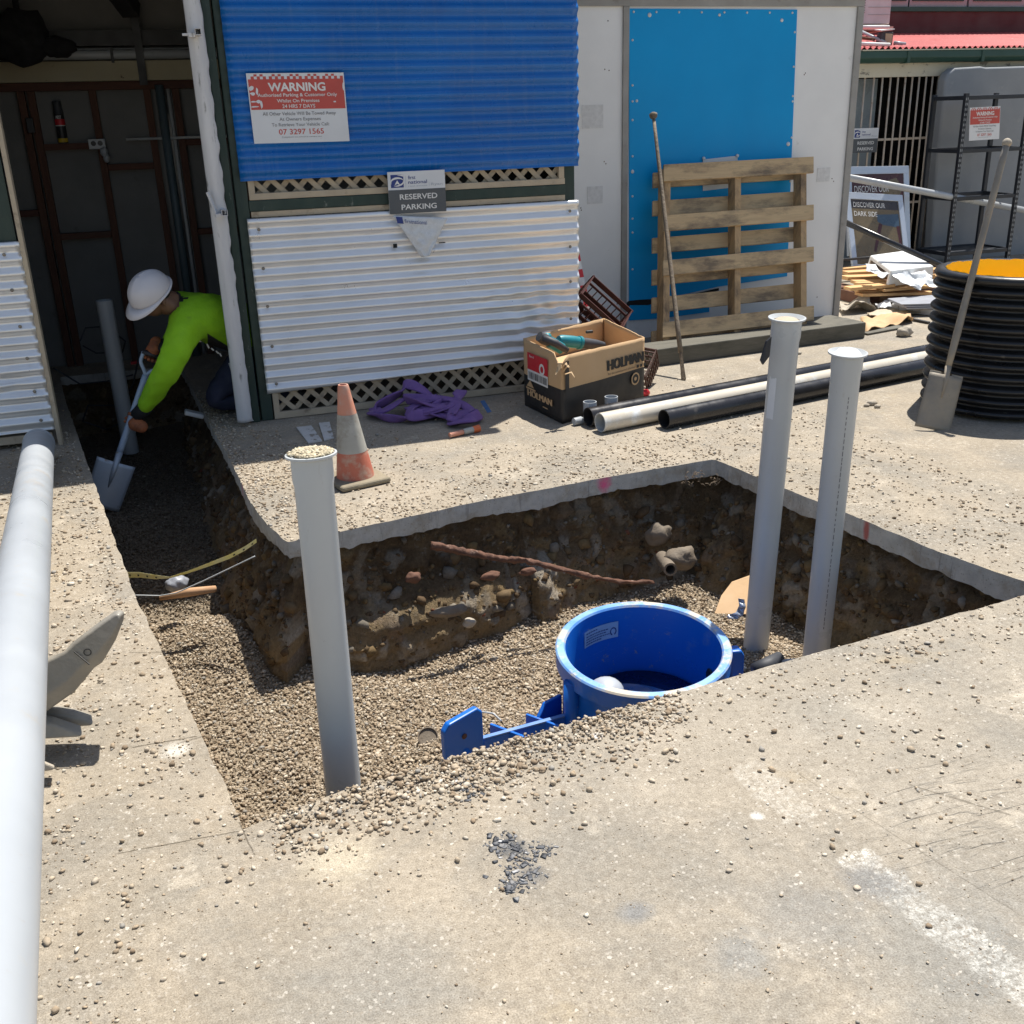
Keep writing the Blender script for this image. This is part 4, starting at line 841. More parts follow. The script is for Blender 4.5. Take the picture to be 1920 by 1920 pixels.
# ================================================================== signs on the shed wall
def warning_sign(fr, label, name, detail=True, worn=True):
    t = thing(name, label, 'sign', fr.p(0.5, 1.0, -0.004))
    mb = MB(); fr.plate(mb, 0.004); mb.build('plate', 'signwhite', t)
    mb = MB(); fr.rect(mb, 0.012, 0.075 if not detail else 0.085, 0.988, 0.515, 0.0012)
    n_ = 32
    for row, (v0, v1) in enumerate(((0.015, 0.045), (0.045, 0.085))):
        for k in range(n_):
            if (k + row) % 2 == 0 and (row == 1 or k % 3): fr.rect(mb, 0.012 + 0.976 * k / n_, v0, 0.012 + 0.976 * (k + 1) / n_, v1, 0.0012)
    mb.build('red_band', 'red', t)
    mb = MB(); put_text(mb, 'WARNING', fr, 0.50, 0.195, 0.115, 0.0022, 0.59, 0.03)
    put_text(mb, 'Authorised Parking & Customer Only', fr, 0.50, 0.308, 0.048, 0.0022, 0.82, 0.012); put_text(mb, 'Whilst On Premises', fr, 0.50, 0.392, 0.048, 0.0022, 0.44, 0.012); put_text(mb, '24 HRS 7 DAYS', fr, 0.50, 0.470, 0.052, 0.0022, 0.34, 0.012)
    mb.build('white_lettering', 'white_ink', t)
    mb = MB(); put_text(mb, 'All Other Vehicle Will Be Towed Away', fr, 0.50, 0.575, 0.050, 0.0012, 0.76, 0.006); put_text(mb, 'At Owners Expenses', fr, 0.50, 0.655, 0.048, 0.0012, 0.43, 0.006); put_text(mb, 'To Retrieve Your Vehicle Call:', fr, 0.50, 0.735, 0.048, 0.0012, 0.60, 0.004)
    put_text(mb, 'Trespassers are towed at owners cost', fr, 0.5, 0.915, 0.018, 0.0012, 0.42)
    mb.build('black_lettering', 'ink_grey', t)
    mb = MB(); put_text(mb, '07 3297 1565', fr, 0.50, 0.838, 0.078, 0.0012, 0.47, 0.012)
    mb.build('phone_number', 'red', t)
    if worn:
        mb = MB()
        for (u, v, ru, rv) in ((0.035, 0.21, 0.025, 0.035), (0.045, 0.29, 0.03, 0.02), (0.09, 0.40, 0.022, 0.025), (0.12, 0.44, 0.012, 0.06), (0.05, 0.47, 0.04, 0.012), (0.88, 0.415, 0.016, 0.012), (0.985, 0.2, 0.01, 0.05), (0.09, 0.25, 0.012, 0.05), (0.04, 0.40, 0.03, 0.01)):
            fr.poly(mb, [(u + ru * math.cos(a * 0.7) * (0.7 + 0.6 * random.random()), v + rv * math.sin(a * 0.7) * (0.7 + 0.6 * random.random())) for a in range(9)], 0.0017 + 0.0001 * len(mb.f))
        mb.build('flaked_paint', 'signwhite', t)
    return t
fw = Frame(PY(461, 137.5, 6.278), PY(644, 136, 6.278), PY(477, 269.5, 6.278))
warning_sign(fw, 'red and white tow away warning sign with flaked corner screwed to the blue sheet', 'warning_sign')

def fn_logo(mb_navy, mb_white, fr, u0, v0, u1, v1, d):
    """square navy mark with a white oval swoosh and a peaked triangle"""
    P = lambda a, b: (u0 + (u1 - u0) * a, v0 + (v1 - v0) * b)
    fr.rect(mb_navy, u0, v0, u1, v1, d)
    def arc(cx, cy, rx, ry, a0, a1, wd, n=14):
        for k in range(n):
            t0 = math.radians(a0 + (a1 - a0) * k / n); t1 = math.radians(a0 + (a1 - a0) * (k + 1) / n)
            w0 = wd * math.sin(math.pi * (k + 0.3) / (n + 0.6)); w1 = wd * math.sin(math.pi * (k + 1.3) / (n + 0.6))
            fr.poly(mb_white, [P(cx + rx * math.cos(t0), cy + ry * math.sin(t0)), P(cx + (rx - w0) * math.cos(t0), cy + (ry - w0) * math.sin(t0)), P(cx + (rx - w1) * math.cos(t1), cy + (ry - w1) * math.sin(t1)), P(cx + rx * math.cos(t1), cy + ry * math.sin(t1))], d + 0.0006)
    arc(0.5, 0.55, 0.53, 0.36, 150, 350, 0.15); arc(0.5, 0.55, 0.53, 0.36, -25, 125, 0.13)
    fr.poly(mb_white, [P(0.50, 0.42), P(0.28, 0.80), P(0.50, 0.70), P(0.72, 0.80)], d + 0.0006)
    fr.poly(mb_white, [P(0.50, 0.05), P(0.98, 0.0), P(1.0, 0.16), P(0.8, 0.1)], d + 0.0006)
def reserved_sign(fr, label, name):
    t = thing(name, label, 'sign', fr.p(0.5, 1, -0.004))
    mb = MB(); fr.plate(mb, 0.004); mb.build('plate', 'signwhite', t)
    mb = MB(); fr.rect(mb, 0.0, 0.43, 1, 1, 0.001); mb.build('charcoal_band', 'signgrey', t)
    mn, mw = MB(), MB(); fn_logo(mn, mw, fr, 0.05, 0.07, 0.27, 0.375, 0.001)
    put_text(mn, 'first', fr, 0.35, 0.145, 0.085, 0.001, 0.13, 0.006, 'l'); put_text(mn, 'national', fr, 0.35, 0.255, 0.085, 0.001, 0.33, 0.006, 'l')
    mn.build('logo', 'navy_ink', t); 
    put_text(mw, 'RESERVED', fr, 0.52, 0.60, 0.125, 0.0022, 0.66, 0.016); put_text(mw, 'PARKING', fr, 0.52, 0.845, 0.125, 0.0022, 0.62, 0.016)
    mw.build('white_lettering', 'white_ink', t)
    mb = MB(); fr.rect(mb, 0.305, 0.1, 0.309, 0.375, 0.001); fr.rect(mb, 0.715, 0.27, 0.719, 0.375, 0.001); put_text(mb, 'Ryan', fr, 0.75, 0.325, 0.06, 0.001, 0.20, 0, 'l'); put_text(mb, 'real estate', fr, 0.35, 0.35, 0.03, 0.001, 0.33, 0, 'l')
    mb.build('grey_lettering', M('pale_grey_print', (0.40, 0.44, 0.50), None, 5, 0.5), t)
    return t
fr_res = Frame(PY(726, 323, 6.272), PY(833.5, 318, 6.272), PY(731, 402, 6.272))
reserved_sign(fr_res, 'white and charcoal reserved parking sign on the lattice gap, between the blue and pale sheets', 'parking_sign')
# torn plastic sleeve below
a, b, c = PY(735, 404, 6.268), PY(838, 408, 6.268), PY(795, 481, 6.268)
mb = MB()
def flap(u, v):
    L = a.lerp(c + Vector((-0.02, 0, 0)), v); R = b.lerp(c + Vector((0.03, 0, 0.005)), v); p = L.lerp(R, u)
    p.y -= 0.014 + 0.020 * math.sin(u * 3.1) * v + 0.010 * noise.noise(Vector((u * 5, v * 5, 2))) * (0.3 + v) + (0.03 * max(0, u - 0.7) * v)
    return p
mb.grid(flap, 26, 20)
fl = tag(mb.build('torn_sleeve', 'clear', smooth=True, solid=0.0006), 'torn white plastic sign sleeve folded to a point hanging under the parking sign', 'sleeve')
fr = Frame(PY(738, 405, 6.242), PY(836, 412, 6.242), PY(742, 423, 6.242)); mn, mw = MB(), MB(); fn_logo(mn, mw, fr, 0.04, 0.05, 0.16, 0.75, 0.002); put_text(mn, 'firstnational', fr, 0.19, 0.45, 0.42, 0.002, 0.42, 0.0, 'l')
mn.build('logo', 'navy_ink', fl)
# small dark slots cut in the pale sheet
mb = MB()
for px, py, wd in ((741, 461, 0.024), (829, 455, 0.04)):
    p = PY(px, py, 6.284); mb.bb(p.x - wd / 2, p.x + wd / 2, 6.283, 6.2865, p.z - (0.012 if wd < .03 else 0.003), p.z + (0.012 if wd < .03 else 0.003))
mb.build('sheet_slots', 'black_tear', garage)

# ================================================================== WHITE SHED with blue panel
SY = 7.55
shed = thing('white_shed', 'white painted flat roofed shed with a bright blue sheet screwed over its doorway', 'shed', (4.0, SY, 0))
mb = MB(); mb.bb(2.56, 5.45, SY, 9.6, 0.0, 2.50); mb.build('wall', 'wallwhite', shed)
mb = MB(); mb.bb(2.56, 5.46, SY - 0.02, SY - 0.0005, 2.428, 2.50); mb.build('top_trim', 'trim', shed, bevel=0.002)
mb = MB(); mb.bb(3.415, 3.462, SY - 0.018, SY - 0.0005, 0.0, 2.427); mb.build('joint_trim', 'trim', shed, bevel=0.002)
mb = MB(); mb.bb(5.405, 5.462, SY - 0.019, SY + 0.06, 0.0, 2.427); mb.build('corner_trim', 'trim', shed, bevel=0.003)
mb = MB(); mb.bb(2.5, 5.6, SY - 0.06, 9.7, 2.502, 2.56); mb.build('roof', 'trim', shed)
pp = [PY(*p, SY - 0.012) for p in ((1180, 16), (1495, 18), (1476, 518), (1345, 538), (1238, 562), (1215, 566), (1180, 566))]
mb = MB(); mb.prism(pp, (0, 0.0115, 0)); pp2 = [PY(*p, SY - 0.012) for p in ((1180, 568), (1215, 570), (1240, 566), (1330, 552), (1330, 585), (1240, 597), (1180, 601))]; mb.prism(pp2, (0, 0.0115, 0)); bp_ = mb.build('blue_panel', 'azure', shed)
mb = MB(); tear = [(1172, 569), (1180, 564), (1200, 562), (1235, 560), (1300, 551), (1348, 540), (1348, 545), (1300, 556), (1235, 567), (1215, 572), (1195, 572), (1182, 572), (1174, 577)]
mb.prism([PY(*p, SY - 0.0145) for p in tear], (0, 0.002, 0)); mb.build('tear', 'black_tear', bp_)
_sc = [(1182 + 310 * u, 22 + 2 * u, .009) for u in np.linspace(0.02, 0.98, 8)] + [(1186, py, .009) for py in (75, 160, 190, 225, 293, 320, 368, 410, 436, 505)] + [(1492 - py * 0.03, py, .009) for py in (60, 125, 180, 190, 258, 340)] + [(1218, 28, .016), (1466, 38, .014), (1478, 270, .017), (1186, 322, .014), (1194, 189, .011), (1349, 28, .012)]
for px, py, r in _sc: MB().lathe([(0, .005), (r * .8, .004), (r, 0)], 9, PY(px, py, SY - 0.0125), (0, -1, 0)).build('screw', 'screw', bp_, smooth=True)
fr = Frame(PY(1318, 299, SY - 0.02), PY(1383, 292, SY - 0.02), PY(1318, 358, SY - 0.02))
nt_ = thing('paper_notice', 'curled white paper notice with red print taped to the blue panel behind the pallet', 'notice', fr.p(0.5, 1, 0))
mb = MB(); fr.plate(mb, 0.002); mb.build('sheet', 'signwhite', nt_)
mb = MB(); put_text(mb, 'ONLY - 24/7', fr, 0.5, 0.70, 0.14, 0.001, 0.62, 0.015); fr.rect(mb, 0.2, 0.81, 0.8, 0.83, 0.001); mb.build('lettering', 'red', nt_)
mb = MB()
for px, py in ((1319, 297), (1382, 292)): mb.lathe([(0, .012), (.012, .010), (.014, 0)], 10, PY(px, py, SY - 0.02), (0, -1, 0))
mb.build('clips', 'screw', nt_)
MT['patch'] = M('patched_grey_paint', (0.76, 0.76, 0.75), None, 30, 0.8)                              # old patch marks on the white wall
for x0, y0, x1, y1 in ((1091, 197, 1131, 240), (1101, 350, 1130, 381), (1533, 315, 1555, 340)):
    A, B_ = PY(x0, y0, SY - 0.0015), PY(x1, y1, SY - 0.0015); MB().bb(A.x, B_.x, SY - 0.003, SY - 0.0004, B_.z, A.z).build('patch', 'patch', shed)
mb = MB()
for px, py in ((1140, 39), (1134, 130), (1142, 132), (1133, 303), (1136, 307), (1157, 570), (1510, 137), (1508, 140), (1532, 557), (1089, 390), (1090, 394), (1104, 353), (1127, 352), (1103, 380), (1128, 380), (1560, 335), (1563, 340)):
    MB().lathe([(0, .002), (.004, .0015), (.005, 0)], 7, PY(px, py, SY - 0.0002), (0, -1, 0)).build('nail', 'stud', shed)
# raft of dark sleepers in front
for (p0, p1, wd, h, z0, lab) in (((3.19, 6.70), (5.15, 6.88), 0.24, 0.125, 0.0, 'weathered dark timber sleeper lying in front of the white shed, under the pallet'), ((3.6, 7.0), (5.2, 7.16), 0.22, 0.10, 0.0, 'second dark timber sleeper lying behind the front one, against the white shed')):
    mb = MB(); mb.bar((p0[0], p0[1], z0 + h / 2), (p1[0], p1[1], z0 + h / 2), wd, h); tag(mb.build('timber_sleeper', 'sleeper', bevel=0.008), lab, 'sleeper', 'timber sleepers by the white shed')
# pallet leaning on the wall
BL, BR_ = PY(1240, 655, 6.83), PY(1508, 607, 6.98)
TLp, TRp = PY(1243, 311, 7.36), PY(1523, 296, 7.42)
BL.z = BR_.z = (BL.z + BR_.z) / 2
pf = Frame(TLp, TRp, BL)
pal = thing('wooden_pallet', 'worn wooden pallet leaning upright against the blue panel of the white shed', 'pallet', (BL + BR_) / 2)
U_, V_ = pf.U.normalized(), pf.V.normalized(); Wp, Hp = pf.U.length, pf.V.length; N_ = pf.N
def pboard(u0, u1, v, hgt, d0, d1, mat, nm, skew=0.0):
    A = pf.p(u0, v - hgt / 2, 0) + N_ * d0; mbq = MB()
    q = [pf.p(u0, v - hgt / 2, 0), pf.p(u1, v - hgt / 2 + skew, 0), pf.p(u1, v + hgt / 2 + skew, 0), pf.p(u0, v + hgt / 2, 0)]
    mbq.prism([p + N_ * d0 for p in q], N_ * (d1 - d0)); mbq.build(nm, mat, pal, bevel=0.002)
for v, h_, sk_ in ((0.045, 0.095, 0), (0.325, 0.088, 0.0), (0.575, 0.085, -0.005), (0.915, 0.085, 0)): pboard(0.0, 1.0, v, h_, 0.0, 0.020, 'pal_x', 'deck_board', sk_)
for v in (0.05, 0.21, 0.42, 0.60, 0.755, 0.94): pboard(-0.02, 0.97, v, 0.085, -0.125, -0.105, 'pal_x', 'deck_board')
for u in (0.03, 0.49, 0.94): pboard(u - 0.02, u + 0.02, 0.5, 0.985, -0.1045, -0.0005, 'pal_z', 'stringer')
# digging bar
b0 = G(1282, 713); t0 = PY(1225, 216, 7.22)
db_ = thing('digging_bar', 'long clay smeared steel digging bar with a flat knob leaning on the pallet', 'digging bar', b0)
mb = MB(); L = [b0.lerp(t0, k / 10) for k in range(11)]; mb.tube(L[1:], [0.017, 0.017, 0.016, 0.016, 0.015, 0.015, 0.014, 0.014, 0.013, 0.012], 12); mb.build('shaft', 'barsteel', db_, smooth=True)
mb = MB(); mb.tube([b0, b0.lerp(t0, 0.03), b0.lerp(t0, 0.105)], [0.026, 0.022, 0.016], 4, up=(1, 0.3, 0), flat=0.5); mb.build('chisel_tip', 'barsteel', db_, smooth=30)
mb = MB(); ax = (t0 - b0).normalized(); mb.lathe([(0.012, -0.03), (0.028, -0.012), (0.03, 0.006), (0.018, 0.016), (0, 0.018)], 16, t0, ax); mb.build('knob', 'barsteel', db_, smooth=True)

# ================================================================== PIT: pipes, tank, rod
def pvc_print(t, base, ax, L):
    """dashed line of tiny print down the pipe"""
    c = Vector(CAM) - base; c = (c - ax * c.dot(ax)).normalized(); sd_ = ax.cross(c)
    dr = (c * 0.93 + sd_ * 0.36).normalized(); e = ax.cross(dr).normalized(); mb = MB()
    h = L - 0.16
    while h > 0.25:
        ln = random.uniform(0.008, 0.022); o = base + dr * 0.0556 + ax * h
        mb.quad(o - e * .0016, o + e * .0016, o + e * .0016 - ax * ln, o - e * .0016 - ax * ln); h -= ln + random.uniform(0.004, 0.012)
    mb.build('printed_line', 'ink_grey', t)
nb_ = PD(640, 1440, 3.17); nt2 = PD(583, 850, 2.88)
tx = nt2 + (nb_ - nt2) * 1.25
p1t = standpipe('pvc_standpipe', tx, nt2, 0.055, 'grey plastic standpipe heaped with gravel in its flared top, nearest pipe in the pit', 'grey standpipes', (0.0585, 0.0725, 0.075))
ax = (nt2 - tx).normalized(); hp = []
for _ in range(420):
    a = random.uniform(0, 6.283); q = 0.062 * math.sqrt(random.random()); e1 = ax.orthogonal().normalized(); e2 = ax.cross(e1)
    hp.append(nt2 + e1 * q * math.cos(a) + e2 * q * math.sin(a) + ax * (0.002 + 0.010 * (1 - (q / 0.065) ** 2)))
hr = [random.uniform(0.004, 0.0085) for _ in hp]
_o = pebbles('gravel_heap', [tuple(v - tx) for v in hp], hr, pal=[(0.55, 0.48, 0.34), (0.62, 0.56, 0.42), (0.45, 0.40, 0.28), (0.33, 0.27, 0.18)], probs=(.35, .3, .25, .1)); _o.parent = p1t
b_, t_ = PD(1420, 1180, 4.60), PD(1476, 595, 4.02); b2 = t_ + (b_ - t_) * 1.08
tp = standpipe('pvc_standpipe', b2, t_, 0.055, 'grey plastic standpipe with a clay filled open top and torn sticker, left of the pair', 'grey standpipes', (0.0585, 0.0725, 0.075), fill=('cream', 0.006, 0.002))
ax = (t_ - b2).normalized(); mb = MB()
mb.prism([PD(1438, 640, 3.97), PD(1447, 632, 3.97), PD(1443, 668, 3.99), PD(1431, 684, 3.99), PD(1427, 676, 3.99)], Vector((0.0, 0.01, 0)), 0); mb.build('tape_scrap', 'black', tp)
mb = MB(); c = Vector(CAM) - b2; c = (c - ax * c.dot(ax)).normalized(); e = ax.cross(c)
def stk(u, v):
    a = -0.95 + 0.62 * u; h = (b2 - t_).length - 0.235 - 0.17 * v + 0.01 * noise.noise(Vector((u * 4, v * 6, 0))); d = c * math.cos(a) + e * math.sin(a); return b2 + ax * h + d * 0.0556
mb.grid(stk, 8, 12); mb.build('torn_sticker', 'signwhite', tp, smooth=True)
b_, t_ = PD(1531, 1215, 4.42), PD(1590, 660, 3.86); b2 = t_ + (b_ - t_) * 1.10
standpipe('pvc_standpipe', b2, t_, 0.055, 'grey plastic standpipe capped with white rag, right of the pair', 'grey standpipes', (0.0585, 0.0725, 0.06), fill=('signwhite', 0.0, 0.012), marks=pvc_print)

# blue tank
TC = Vector((1.552, 3.205, 0)); RZ = -0.20
tank = thing('blue_tank', 'round blue plastic tank sunk in the pit gravel, its dusty rim open', 'tank', (TC.x, TC.y, -0.62))
R0 = 0.338; tank.rotation_euler = Matrix.Rotation(math.radians(4.5), 3, Vector((0.951, -0.309, 0))).to_euler()
mb = MB(); mb.lathe([(R0 - 0.022, RZ - 0.62), (R0 - 0.030, RZ - 0.12), (R0 - 0.026, RZ - 0.075), (R0 - 0.004, RZ - 0.07), (R0 - 0.002, RZ - 0.006)], 96, TC); mb.build('outer_wall', 'tank', tank, smooth=35)
mb = MB(); mb.lathe([(R0 - 0.002, RZ - 0.006), (R0 - 0.008, RZ), (R0 - 0.034, RZ), (R0 - 0.040, RZ - 0.008)], 96, TC); mb.build('rim', 'tank_rim', tank, smooth=35)
mb = MB(); mb.lathe([(R0 - 0.040, RZ - 0.008), (R0 - 0.048, RZ - 0.05), (R0 - 0.056, RZ - 0.40), (R0 - 0.10, RZ - 0.44), (R0 - 0.11, RZ - 1.10), (0.0, RZ - 1.12)], 96, TC); mb.build('inner_wall', 'tank', tank, smooth=35)
mb = MB(); mb.lathe([(0.262, RZ - 0.300), (0.255, RZ - 0.292), (0.0, RZ - 0.292)], 64, TC + Vector((0.015, 0, 0))); mb.build('sump_opening', M('dark_sump_shade', (0.002, 0.012, 0.06), (0.001, 0.006, 0.03), 6, 0.3), tank, smooth=True)  # solid disc, the darkness down the opening painted as near-black blue
mb = MB()
def lblf(u, v):
    a = math.radians(119) - u * math.radians(34); r = R0 - 0.0525; return (TC.x + r * math.cos(a), TC.y + r * math.sin(a), RZ - 0.060 - 0.075 * v)
mb.grid(lblf, 12, 3); lab = mb.build('label', M('pale_blue_label', (0.35, 0.50, 0.68), None, 9, 0.5), tank, smooth=True)
mb = MB()
for k, (vv, u0, u1) in enumerate(((0.16, 0.06, 0.42), (0.36, 0.06, 0.70), (0.52, 0.06, 0.62), (0.68, 0.06, 0.75), (0.84, 0.06, 0.5))):
    u = u0
    while u < u1:
        du = random.uniform(0.02, 0.07); A = [Vector(lblf(a, b)) for a, b in ((u, vv - .03), (u, vv + .03), (u + du, vv + .03), (u + du, vv - .03))]
        A = [p + Vector((TC.x - p.x, TC.y - p.y, 0)).normalized() * 0.0015 for p in A]; mb.quad(*A); u += du + 0.018
for k in range(16):
    a0, a1 = k / 16 * 6.283, (k + 1) / 16 * 6.283
    if k in (3, 4): continue
    A = [Vector(lblf(0.87 + r * 0.085 * math.cos(a), 0.58 + r * 0.26 * math.sin(a))) for r, a in ((1, a0), (0.72, a0), (0.72, a1), (1, a1))]
    A = [p + Vector((TC.x - p.x, TC.y - p.y, 0)).normalized() * 0.0015 for p in A]; mb.quad(*A)
mb.build('label_print', 'navy_ink', lab)
mb = MB(); mb.blob((TC.x - 0.165, TC.y - 0.03, RZ - 0.155), 0.07, 3, 0.03, 2, (1, 1, 0.8)); mb.build('float_ball', 'pvc_white', tank, smooth=True)
mb = MB(); q = Vector((TC.x + (R0 - 0.054) * math.cos(-0.12), TC.y + (R0 - 0.054) * math.sin(-0.12), RZ - 0.20)); mb.lathe([(0, 0.004), (0.035, 0.004), (0.04, 0)], 20, q, (-1, 0.1, 0)); mb.build('side_port', 'black', tank)
# tank deck ribs, beam and lug on the left, shoulder and clip on the right
lugL, lugR = G(836, 1425, -.42), G(908, 1393, -.42)
ud = Vector((0, 0, 1)); ld = (lugR - lugL); ld.z = 0; ln_ = ld.length; ld.normalize(); bk = Vector((-ld.y, ld.x, 0))
lb0 = lugL.copy(); top = PY(838, 1362, lugL.y)
poly = [lb0 + Vector((0, 0, -0.15)), lb0 + ud * (top.z - lb0.z - 0.025), lb0 + ld * 0.022 + ud * (top.z - lb0.z), lb0 + ld * (ln_ - 0.022) + ud * (top.z - lb0.z + 0.018), lb0 + ld * ln_ + ud * (top.z - lb0.z - 0.004), lb0 + ld * ln_ + Vector((0, 0, -0.15))]
mb = MB(); mb.prism(poly, bk * 0.028); lug = mb.build('lifting_lug', 'tank', tank, bevel=0.006)
mb = MB(); mb.lathe([(0, 0.002), (0.010, 0.002), (0.011, 0)], 16, PY(870, 1380, (lugL.y + lugR.y) / 2) - bk * 0.003, -bk); mb.build('bolt_hole', 'rust', lug, smooth=True)
mb = MB(); q = PY(868, 1405, (lugL.y + lugR.y) / 2); mb.prism([q - bk * .002, q + Vector((.01, 0, 0)) - bk * .002, q + Vector((.03, 0, -.10)) - bk * .05, q + Vector((.0, 0, -.10)) - bk * .05], ld * 0.012); mb.build('gusset', 'tank', lug)
bz = lugR.z
a_, b_ = Vector((lugR.x, lugR.y + 0.02, bz + .005)), G(1066, 1341, -.415)
mb = MB(); mb.bar(a_ - ud * .05, b_ - ud * .05, 0.014, 0.10); mb.build('beam', 'tank', tank, bevel=0.004)
mb = MB(); mb.bar(a_ + ud * .004, b_ + ud * .004, 0.018, 0.006); mb.build('beam_cap', M('dusty_pale_blue', (0.20, 0.30, 0.50), (0.05, 0.18, 0.52), 12, 0.7), tank)
for f_ in (0.30, 0.72):
    q = a_.lerp(b_, f_); mb = MB(); mb.bar(q + Vector((-0.05, 0.07, -0.022)), q + Vector((0.05, -0.07, -0.022)), 0.012, 0.055); mb.build('cross_rib', MT['tank'], tank, bevel=0.003)
mb = MB(); mb.prism([(TC.x - R0 + .01, TC.y + .02, RZ - .32), (TC.x - R0 - .10, TC.y + .05, RZ - .30), (TC.x - R0 - .21, TC.y + .02, RZ - .31), (TC.x - R0 - .06, TC.y - .10, RZ - .36), (TC.x - R0 + .04, TC.y - .12, RZ - .36)], (0, 0, 0.018)); mb.build('deck_flange', 'tank', tank, bevel=0.004)
mb = MB(); mb.prism([(TC.x - R0 + .03, TC.y + .10, RZ - .40), (TC.x - R0 - .09, TC.y + .05, RZ - .40), (TC.x - R0 - .085, TC.y + .05, RZ - .27), (TC.x - R0 - .05, TC.y + .07, RZ - .225), (TC.x - R0 + .03, TC.y + .10, RZ - .22)], (0.008, -0.015, 0)); mb.build('upright_rib', 'tank', tank, bevel=0.004)
mb = MB(); mb.tube([(TC.x - R0 + 0.02, TC.y - 0.06, RZ - .05), (TC.x - R0 + 0.02, TC.y - 0.06, RZ - .4)], 0.03, 16); mb.build('side_boss', 'tank', tank, smooth=True)
rc = Vector((TC.x + R0, TC.y - 0.10, 0))
mb = MB(); mb.prism([rc + Vector((-.01, 0.02, RZ - .30)), rc + Vector((.045, 0.01, RZ - .30)), rc + Vector((.045, 0.01, RZ - .07)), rc + Vector((.03, 0.013, RZ - .045)), rc + Vector((-.01, 0.02, RZ - .045))], (-0.01, -0.05, 0)); mb.build('side_lug', 'tank', tank, bevel=0.008)
mb = MB(); mb.prism([rc + Vector((-.02, .06, RZ - .2)), rc + Vector((.22, .06, RZ - .235)), rc + Vector((.22, -.12, RZ - .235)), rc + Vector((-.02, -.12, RZ - .2))], (0, 0, -0.04)); mb.build('deck_flange', 'tank', tank, bevel=0.006)
mb = MB(); fr = Frame(PD(1300, 1304, 2.86), PD(1390, 1292, 2.86), PD(1300, 1320, 2.86))
a0 = -1.95
for k, ch in enumerate('8.01'):
    a = a0 + k * 0.075; o = Vector((TC.x + (R0 - .0015) * math.cos(a), TC.y + (R0 - .0015) * math.sin(a), RZ - .02)); tdir = Vector((-math.sin(a), math.cos(a), 0)) * 0.03
    put_text(mb, ch, Frame(o, o + tdir, o - Vector((0, 0, 0.032))), 0.5, 0.5, 0.6, 0.001, None)
mb.build('chalk_marks', 'signwhite', tank)
for _c in tank.children:
    if _c.name.split('.')[0] in ('lifting_lug', 'beam', 'beam_cap', 'cross_rib', 'side_lug', 'deck_flange', 'upright_rib'): _c.matrix_local = tank.rotation_euler.to_matrix().to_4x4().inverted()
# bits in the gravel near the tank
c = G(818, 1385, -.49); mb = MB(); mb.lathe([(0.038, -.05), (0.040, 0.0), (0.036, 0.001), (0.035, -0.006), (0, -.006)], 24, c + bk * .06 - ud * .022, (-0.15, -0.6, 0.75)); tag(mb.build('pipe_offcut', 'clay', smooth=35), 'dull pipe offcut half buried in gravel beside the blue lifting lug', 'pipe offcut')
def thinwire(pts, r, nm, lab, mat, cat):
    Q = []
    for k in range(len(pts) - 1):
        for q in range(8): Q.append(pts[k].lerp(pts[k + 1], q / 8))
    Q.append(pts[-1]); mb = MB(); mb.tube(Q, r, 6); return tag(mb.build(nm, mat, smooth=True), lab, cat)
thinwire([G(885, 1345, -.49), G(905, 1335, -.47), G(925, 1338, -.47), G(940, 1352, -.49)], 0.004, 'wire_loop', 'thin grey wire loop poking out of the gravel behind the blue beam', 'pvc_grey2', 'wire')
# rusty rod / root
q = [PY(808, 1023, 4.20), PY(850, 1030, 4.19), PY(900, 1040, 4.17), PY(945, 1049, 4.15), PY(985, 1051, 4.12), PY(1030, 1062, 4.10), PY(1100, 1080, 4.08), PY(1160, 1090, 4.10), PY(1226, 1092, 4.16)]
q = [q[k // 6].lerp(q[k // 6 + 1], (k % 6) / 6) for k in range(48)] + [q[-1]]; mb = MB(); mb.tube(q, [.019 - .00022 * k for k in range(49)], 12)
for v in range(len(mb.v)):
    p = Vector(mb.v[v]); mb.v[v] = tuple(p + Vector((noise.noise(p * 60), noise.noise(p * 55 + Vector((5, 0, 0))), noise.noise(p * 50 + Vector((0, 5, 0))))) * 0.010)
tag(mb.build('rusty_rod', 'rust', smooth=True), 'flaking rusty rod sticking out across the back wall of the pit', 'rod')
c = PY(1253, 1062, 4.22); t = thing('clay_pipe', 'broken end of an old clay pipe in the pit wall by the cardboard', 'clay pipe', c)
mb = MB(); ax = Vector((-0.25, -1, 0.1)); mb.lathe([(0.024, 0.05), (0.034, 0.05), (0.034, -0.15), (0.024, -0.15), (0.024, 0.05)], 24, c, ax); mb.build('pipe_ring', 'clay', t, smooth=35)
mb = MB(); mb.blob(c + Vector((0.10, 0.05, 0.012)), 0.075, 3, 0.35, 1.6, (1.15, 0.8, 0.75)); mb.build('mortar_lump', 'clay', t, smooth=True)
